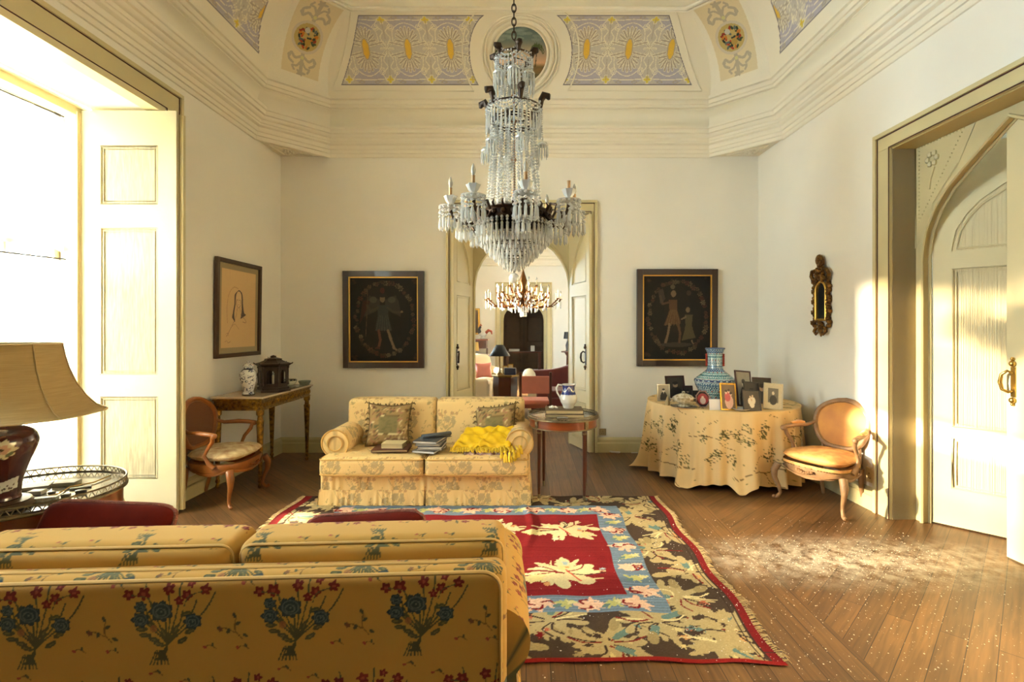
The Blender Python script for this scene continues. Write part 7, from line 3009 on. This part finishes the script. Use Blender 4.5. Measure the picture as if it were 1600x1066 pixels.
o = tag(MB().box(-.11, .11, -.06, .06, 0, .13).build('blue_box', mat('navy_box', (40, 52, 76), .4), smooth=0, bevel=.01), 'dark blue box beside the black-shaded lamp on the cabinet', 'box')
o.location = (-.30, 9.60, .741)
for k, (x, h_) in enumerate(((-.30, .19), (-.40, .16))):
    o = thing('photo_frame', ('small brass photo frame behind the dark blue box in the far salon', 'smaller photo frame between black-shaded lamp and blue box in the far salon')[k], 'picture frame', (x, 9.75, .741), 0, 'frames on the brown cabinet')
    MB().box(-.05, .05, -.006, .006, 0, h_).build('frame_border', M_fr['gold'], o, smooth=0, bevel=.002)
    MB().box(-.038, .038, -.008, -.005, .015, h_ - .015).build('photo_print', M_creamb, o, smooth=0)

# long beige sofa in front of the salon's left windows, cream wing chair beyond
bs = thing('beige_sofa', 'plain beige sofa seen from behind at the left of the far salon', 'sofa', (-1.52, 9.6, 0), 0)
MB().box(-.8, .8, -.10, .08, .12, .66).build('back', cm, bs, smooth=0, bevel=.05, bseg=3)
MB().box(-.8, .8, .08, .80, .12, .42).build('seat', cm, bs, smooth=0, bevel=.05, bseg=3)
for x in (-.8, .66):
    MB().box(x, x + .16, -.05, .8, .12, .58).build('arm', cm, bs, smooth=0, bevel=.05, bseg=3)
for x, y in ((-.7, 0), (.7, 0), (-.7, .7), (.7, .7)):
    MB().cyl((x, y, 0), (x, y, .13), .02, .03, 8).build('leg', M_mahog2, bs, smooth=40)
wcx = thing('wing_chair', 'cream rounded armchair near the left side of the far salon', 'chair', (-1.05, 11.9, 0), .5)
MB().lathe([(.001, .45), (.30, .46), (.36, .5), (.37, .75), (.33, .92), (.24, 1.0), (.001, 1.02)], 24, sy=.4, c=(0, .25, 0)).build('back', cm, wcx, smooth=60)
MB().box(-.34, .34, -.38, .25, .2, .47).build('seat', cm, wcx, smooth=0, bevel=.06, bseg=3)
for sx in (-1, 1):
    MB().tube([(sx * .34, .25, .66), (sx * .36, -.36, .60)], .08, 12).build('arm', cm, wcx, smooth=50)
    for y in (-.3, .2):
        MB().cyl((sx * .28, y, 0), (sx * .28, y, .21), .018, .026, 8).build('leg', M_mahog2, wcx, smooth=40)
V, Q, X, Z = pillow_verts(.42, .36, .14)
o = npmesh('pink_cushion', V, Q, pk, None, 60)
o.matrix_world = T(-.98, 11.65, .66, .5, -.2)
tag(o, 'salmon pink cushion standing on the cream rounded armchair in the far salon', 'cushion')

# cabinet with rooster against the far wall
kb = thing('writing_desk', 'narrow dark wooden desk shelf against the far salon wall, left', 'desk', (-1.75, 17.5, 0))
MB().box(-.6, .45, -.25, .3, 1.22, 1.27).build('top', M_mahog, kb, smooth=0, bevel=.006)
MB().box(-.55, .40, -.2, .3, .95, 1.22).build('drawer_case', M_mahog2, kb, smooth=0, bevel=.006)
MB().box(-.6, .45, -.45, .3, .70, .75).build('writing_surface', M_mahog, kb, smooth=0, bevel=.006)
for x in (-.5, .38):
    MB().box(x - .03, x + .03, .2, .26, .75, .95).build('support', M_mahog2, kb, smooth=0)
    for y in (-.4, .24):
        MB().cyl((x, y, 0), (x, y, .70), .02, .035, 8).build('leg', M_mahog2, kb, smooth=40)
rs = thing('rooster_figurine', 'black and white rooster figurine with red comb on the far desk shelf', 'figurine', (-1.50, 17.5, 1.272))
M_rw, M_rb, M_rr = mat('rooster_white', (210, 206, 196), .4), mat('rooster_black', (34, 32, 32), .4), mat('rooster_red', (150, 60, 30), .4)
MB().lathe([(.09, 0), (.10, .02), (.05, .08)], 12).build('base', M_rw, rs, smooth=50)
MB().ball((0, 0, .17), .12, 14, 10, .8, 1.2, .7).build('body', M_rw, rs, smooth=60)
MB().tube([(-.09, 0, .2), (-.13, 0, .32), (-.10, 0, .40), (-.06, 0, .43)], [.07, .05, .04, .03], 10).build('neck', M_rb, rs, smooth=60)
MB().tube([(-.10, 0, .44), (-.07, 0, .50), (-.03, 0, .45)], [.02, .03, .015], 6).build('comb', M_rr, rs, smooth=60)
MB().tube([(.10, 0, .2), (.20, 0, .30), (.30, 0, .26), (.32, 0, .16)], [.05, .05, .04, .02], 8).build('tail', M_rr, rs, smooth=60)
yl = thing('table_lamp', 'lamp with pale yellow shade on the far desk below the rooster', 'lamp', (-1.75, 17.15, .751))
MB().cyl((0, 0, 0), (0, 0, .2), .04, .015, 12).build('stem', M_brass, yl, smooth=50)
MB().lathe([(.16, .13), (.13, .42)], 20).build('lamp_shade', mat('yellow_shade', (226, 190, 110), .8), yl, smooth=40)
# gilt picture and right-hand corner pieces
for nm_, x, z0, z1, w_, m_, lab in (('gilt_picture', -1.92, 1.42, 2.35, .55, M_gline, 'gilt framed picture left on the far salon wall, cut off by the doorway'), ('dark_picture', 1.75, 1.40, 2.3, .3, M_pf, 'dark framed picture right on the far salon wall, cut off by the doorway')):
    t = thing(nm_, lab, 'picture', (x, Y3 - .001, z0))
    b = MB()
    for a0, a1, c0, c1 in ((-w_ / 2, -w_ / 2 + .06, 0, z1 - z0), (w_ / 2 - .06, w_ / 2, 0, z1 - z0), (-w_ / 2 + .06, w_ / 2 - .06, 0, .06), (-w_ / 2 + .06, w_ / 2 - .06, z1 - z0 - .06, z1 - z0)):
        b.box(a0, a1, -.05, 0, c0, c1)
    b.build('frame', m_, t, smooth=0, bevel=.006)
    MB().box(-w_ / 2 + .06, w_ / 2 - .06, -.03, -.01, .06, z1 - z0 - .06).build('canvas', mat(nm_ + '_canvas', (96, 72, 44), .5, var=.5, vscale=5), t, smooth=0)
pd = thing('pedestal_table', 'dark tall stand at the far right of the salon carrying a small lamp', 'table', (1.42, 17.3, 0))
MB().lathe([(.2, 0), (.2, .04), (.05, .1), (.04, .7), (.12, .82)], 16).build('column', M_mahog2, pd, smooth=40)
MB().lathe([(.22, .82), (.22, .86)], 20).build('table_top', M_mahog2, pd, smooth=30)
dl = thing('table_lamp', 'little dark lamp with dark shade on the far right stand', 'lamp', (1.42, 17.3, .861))
MB().lathe([(.08, 0), (.05, .05), (.07, .2), (.02, .35), (.01, .45)], 14).build('stem', mat('dark_porcelain', (40, 38, 40), .3), dl, smooth=50)
MB().lathe([(.14, .42), (.11, .66)], 20).build('lamp_shade', mat('dark_shade', (34, 34, 38), .6), dl, smooth=40)
dt = thing('dark_console', 'dark console with pale objects inside the unlit room beyond the far salon', 'table', (-.1, 19.2, 0))
MB().box(-.7, .7, -.2, .2, .72, .77).build('top', M_mahog2, dt, smooth=0)
for x in (-.6, .6):
    MB().box(x - .05, x + .05, -.18, .18, 0, .72).build('leg', M_mahog2, dt, smooth=0)
for nm_, lab, x, w_, h_ in (('white_dish', 'white dish at the left of the dark console in the unlit room', -.35, .4, .09), ('paper_stack', 'pale upright card at the right of the dark console in the unlit room', .35, .16, .22)):
    o = tag(MB().box(-w_ / 2, w_ / 2, -.08, .08, 0, h_).build(nm_, M_rw, smooth=0, bevel=.02), lab, 'dish' if nm_ == 'white_dish' else 'card')
    o.location = (x - .1, 19.2, .771)
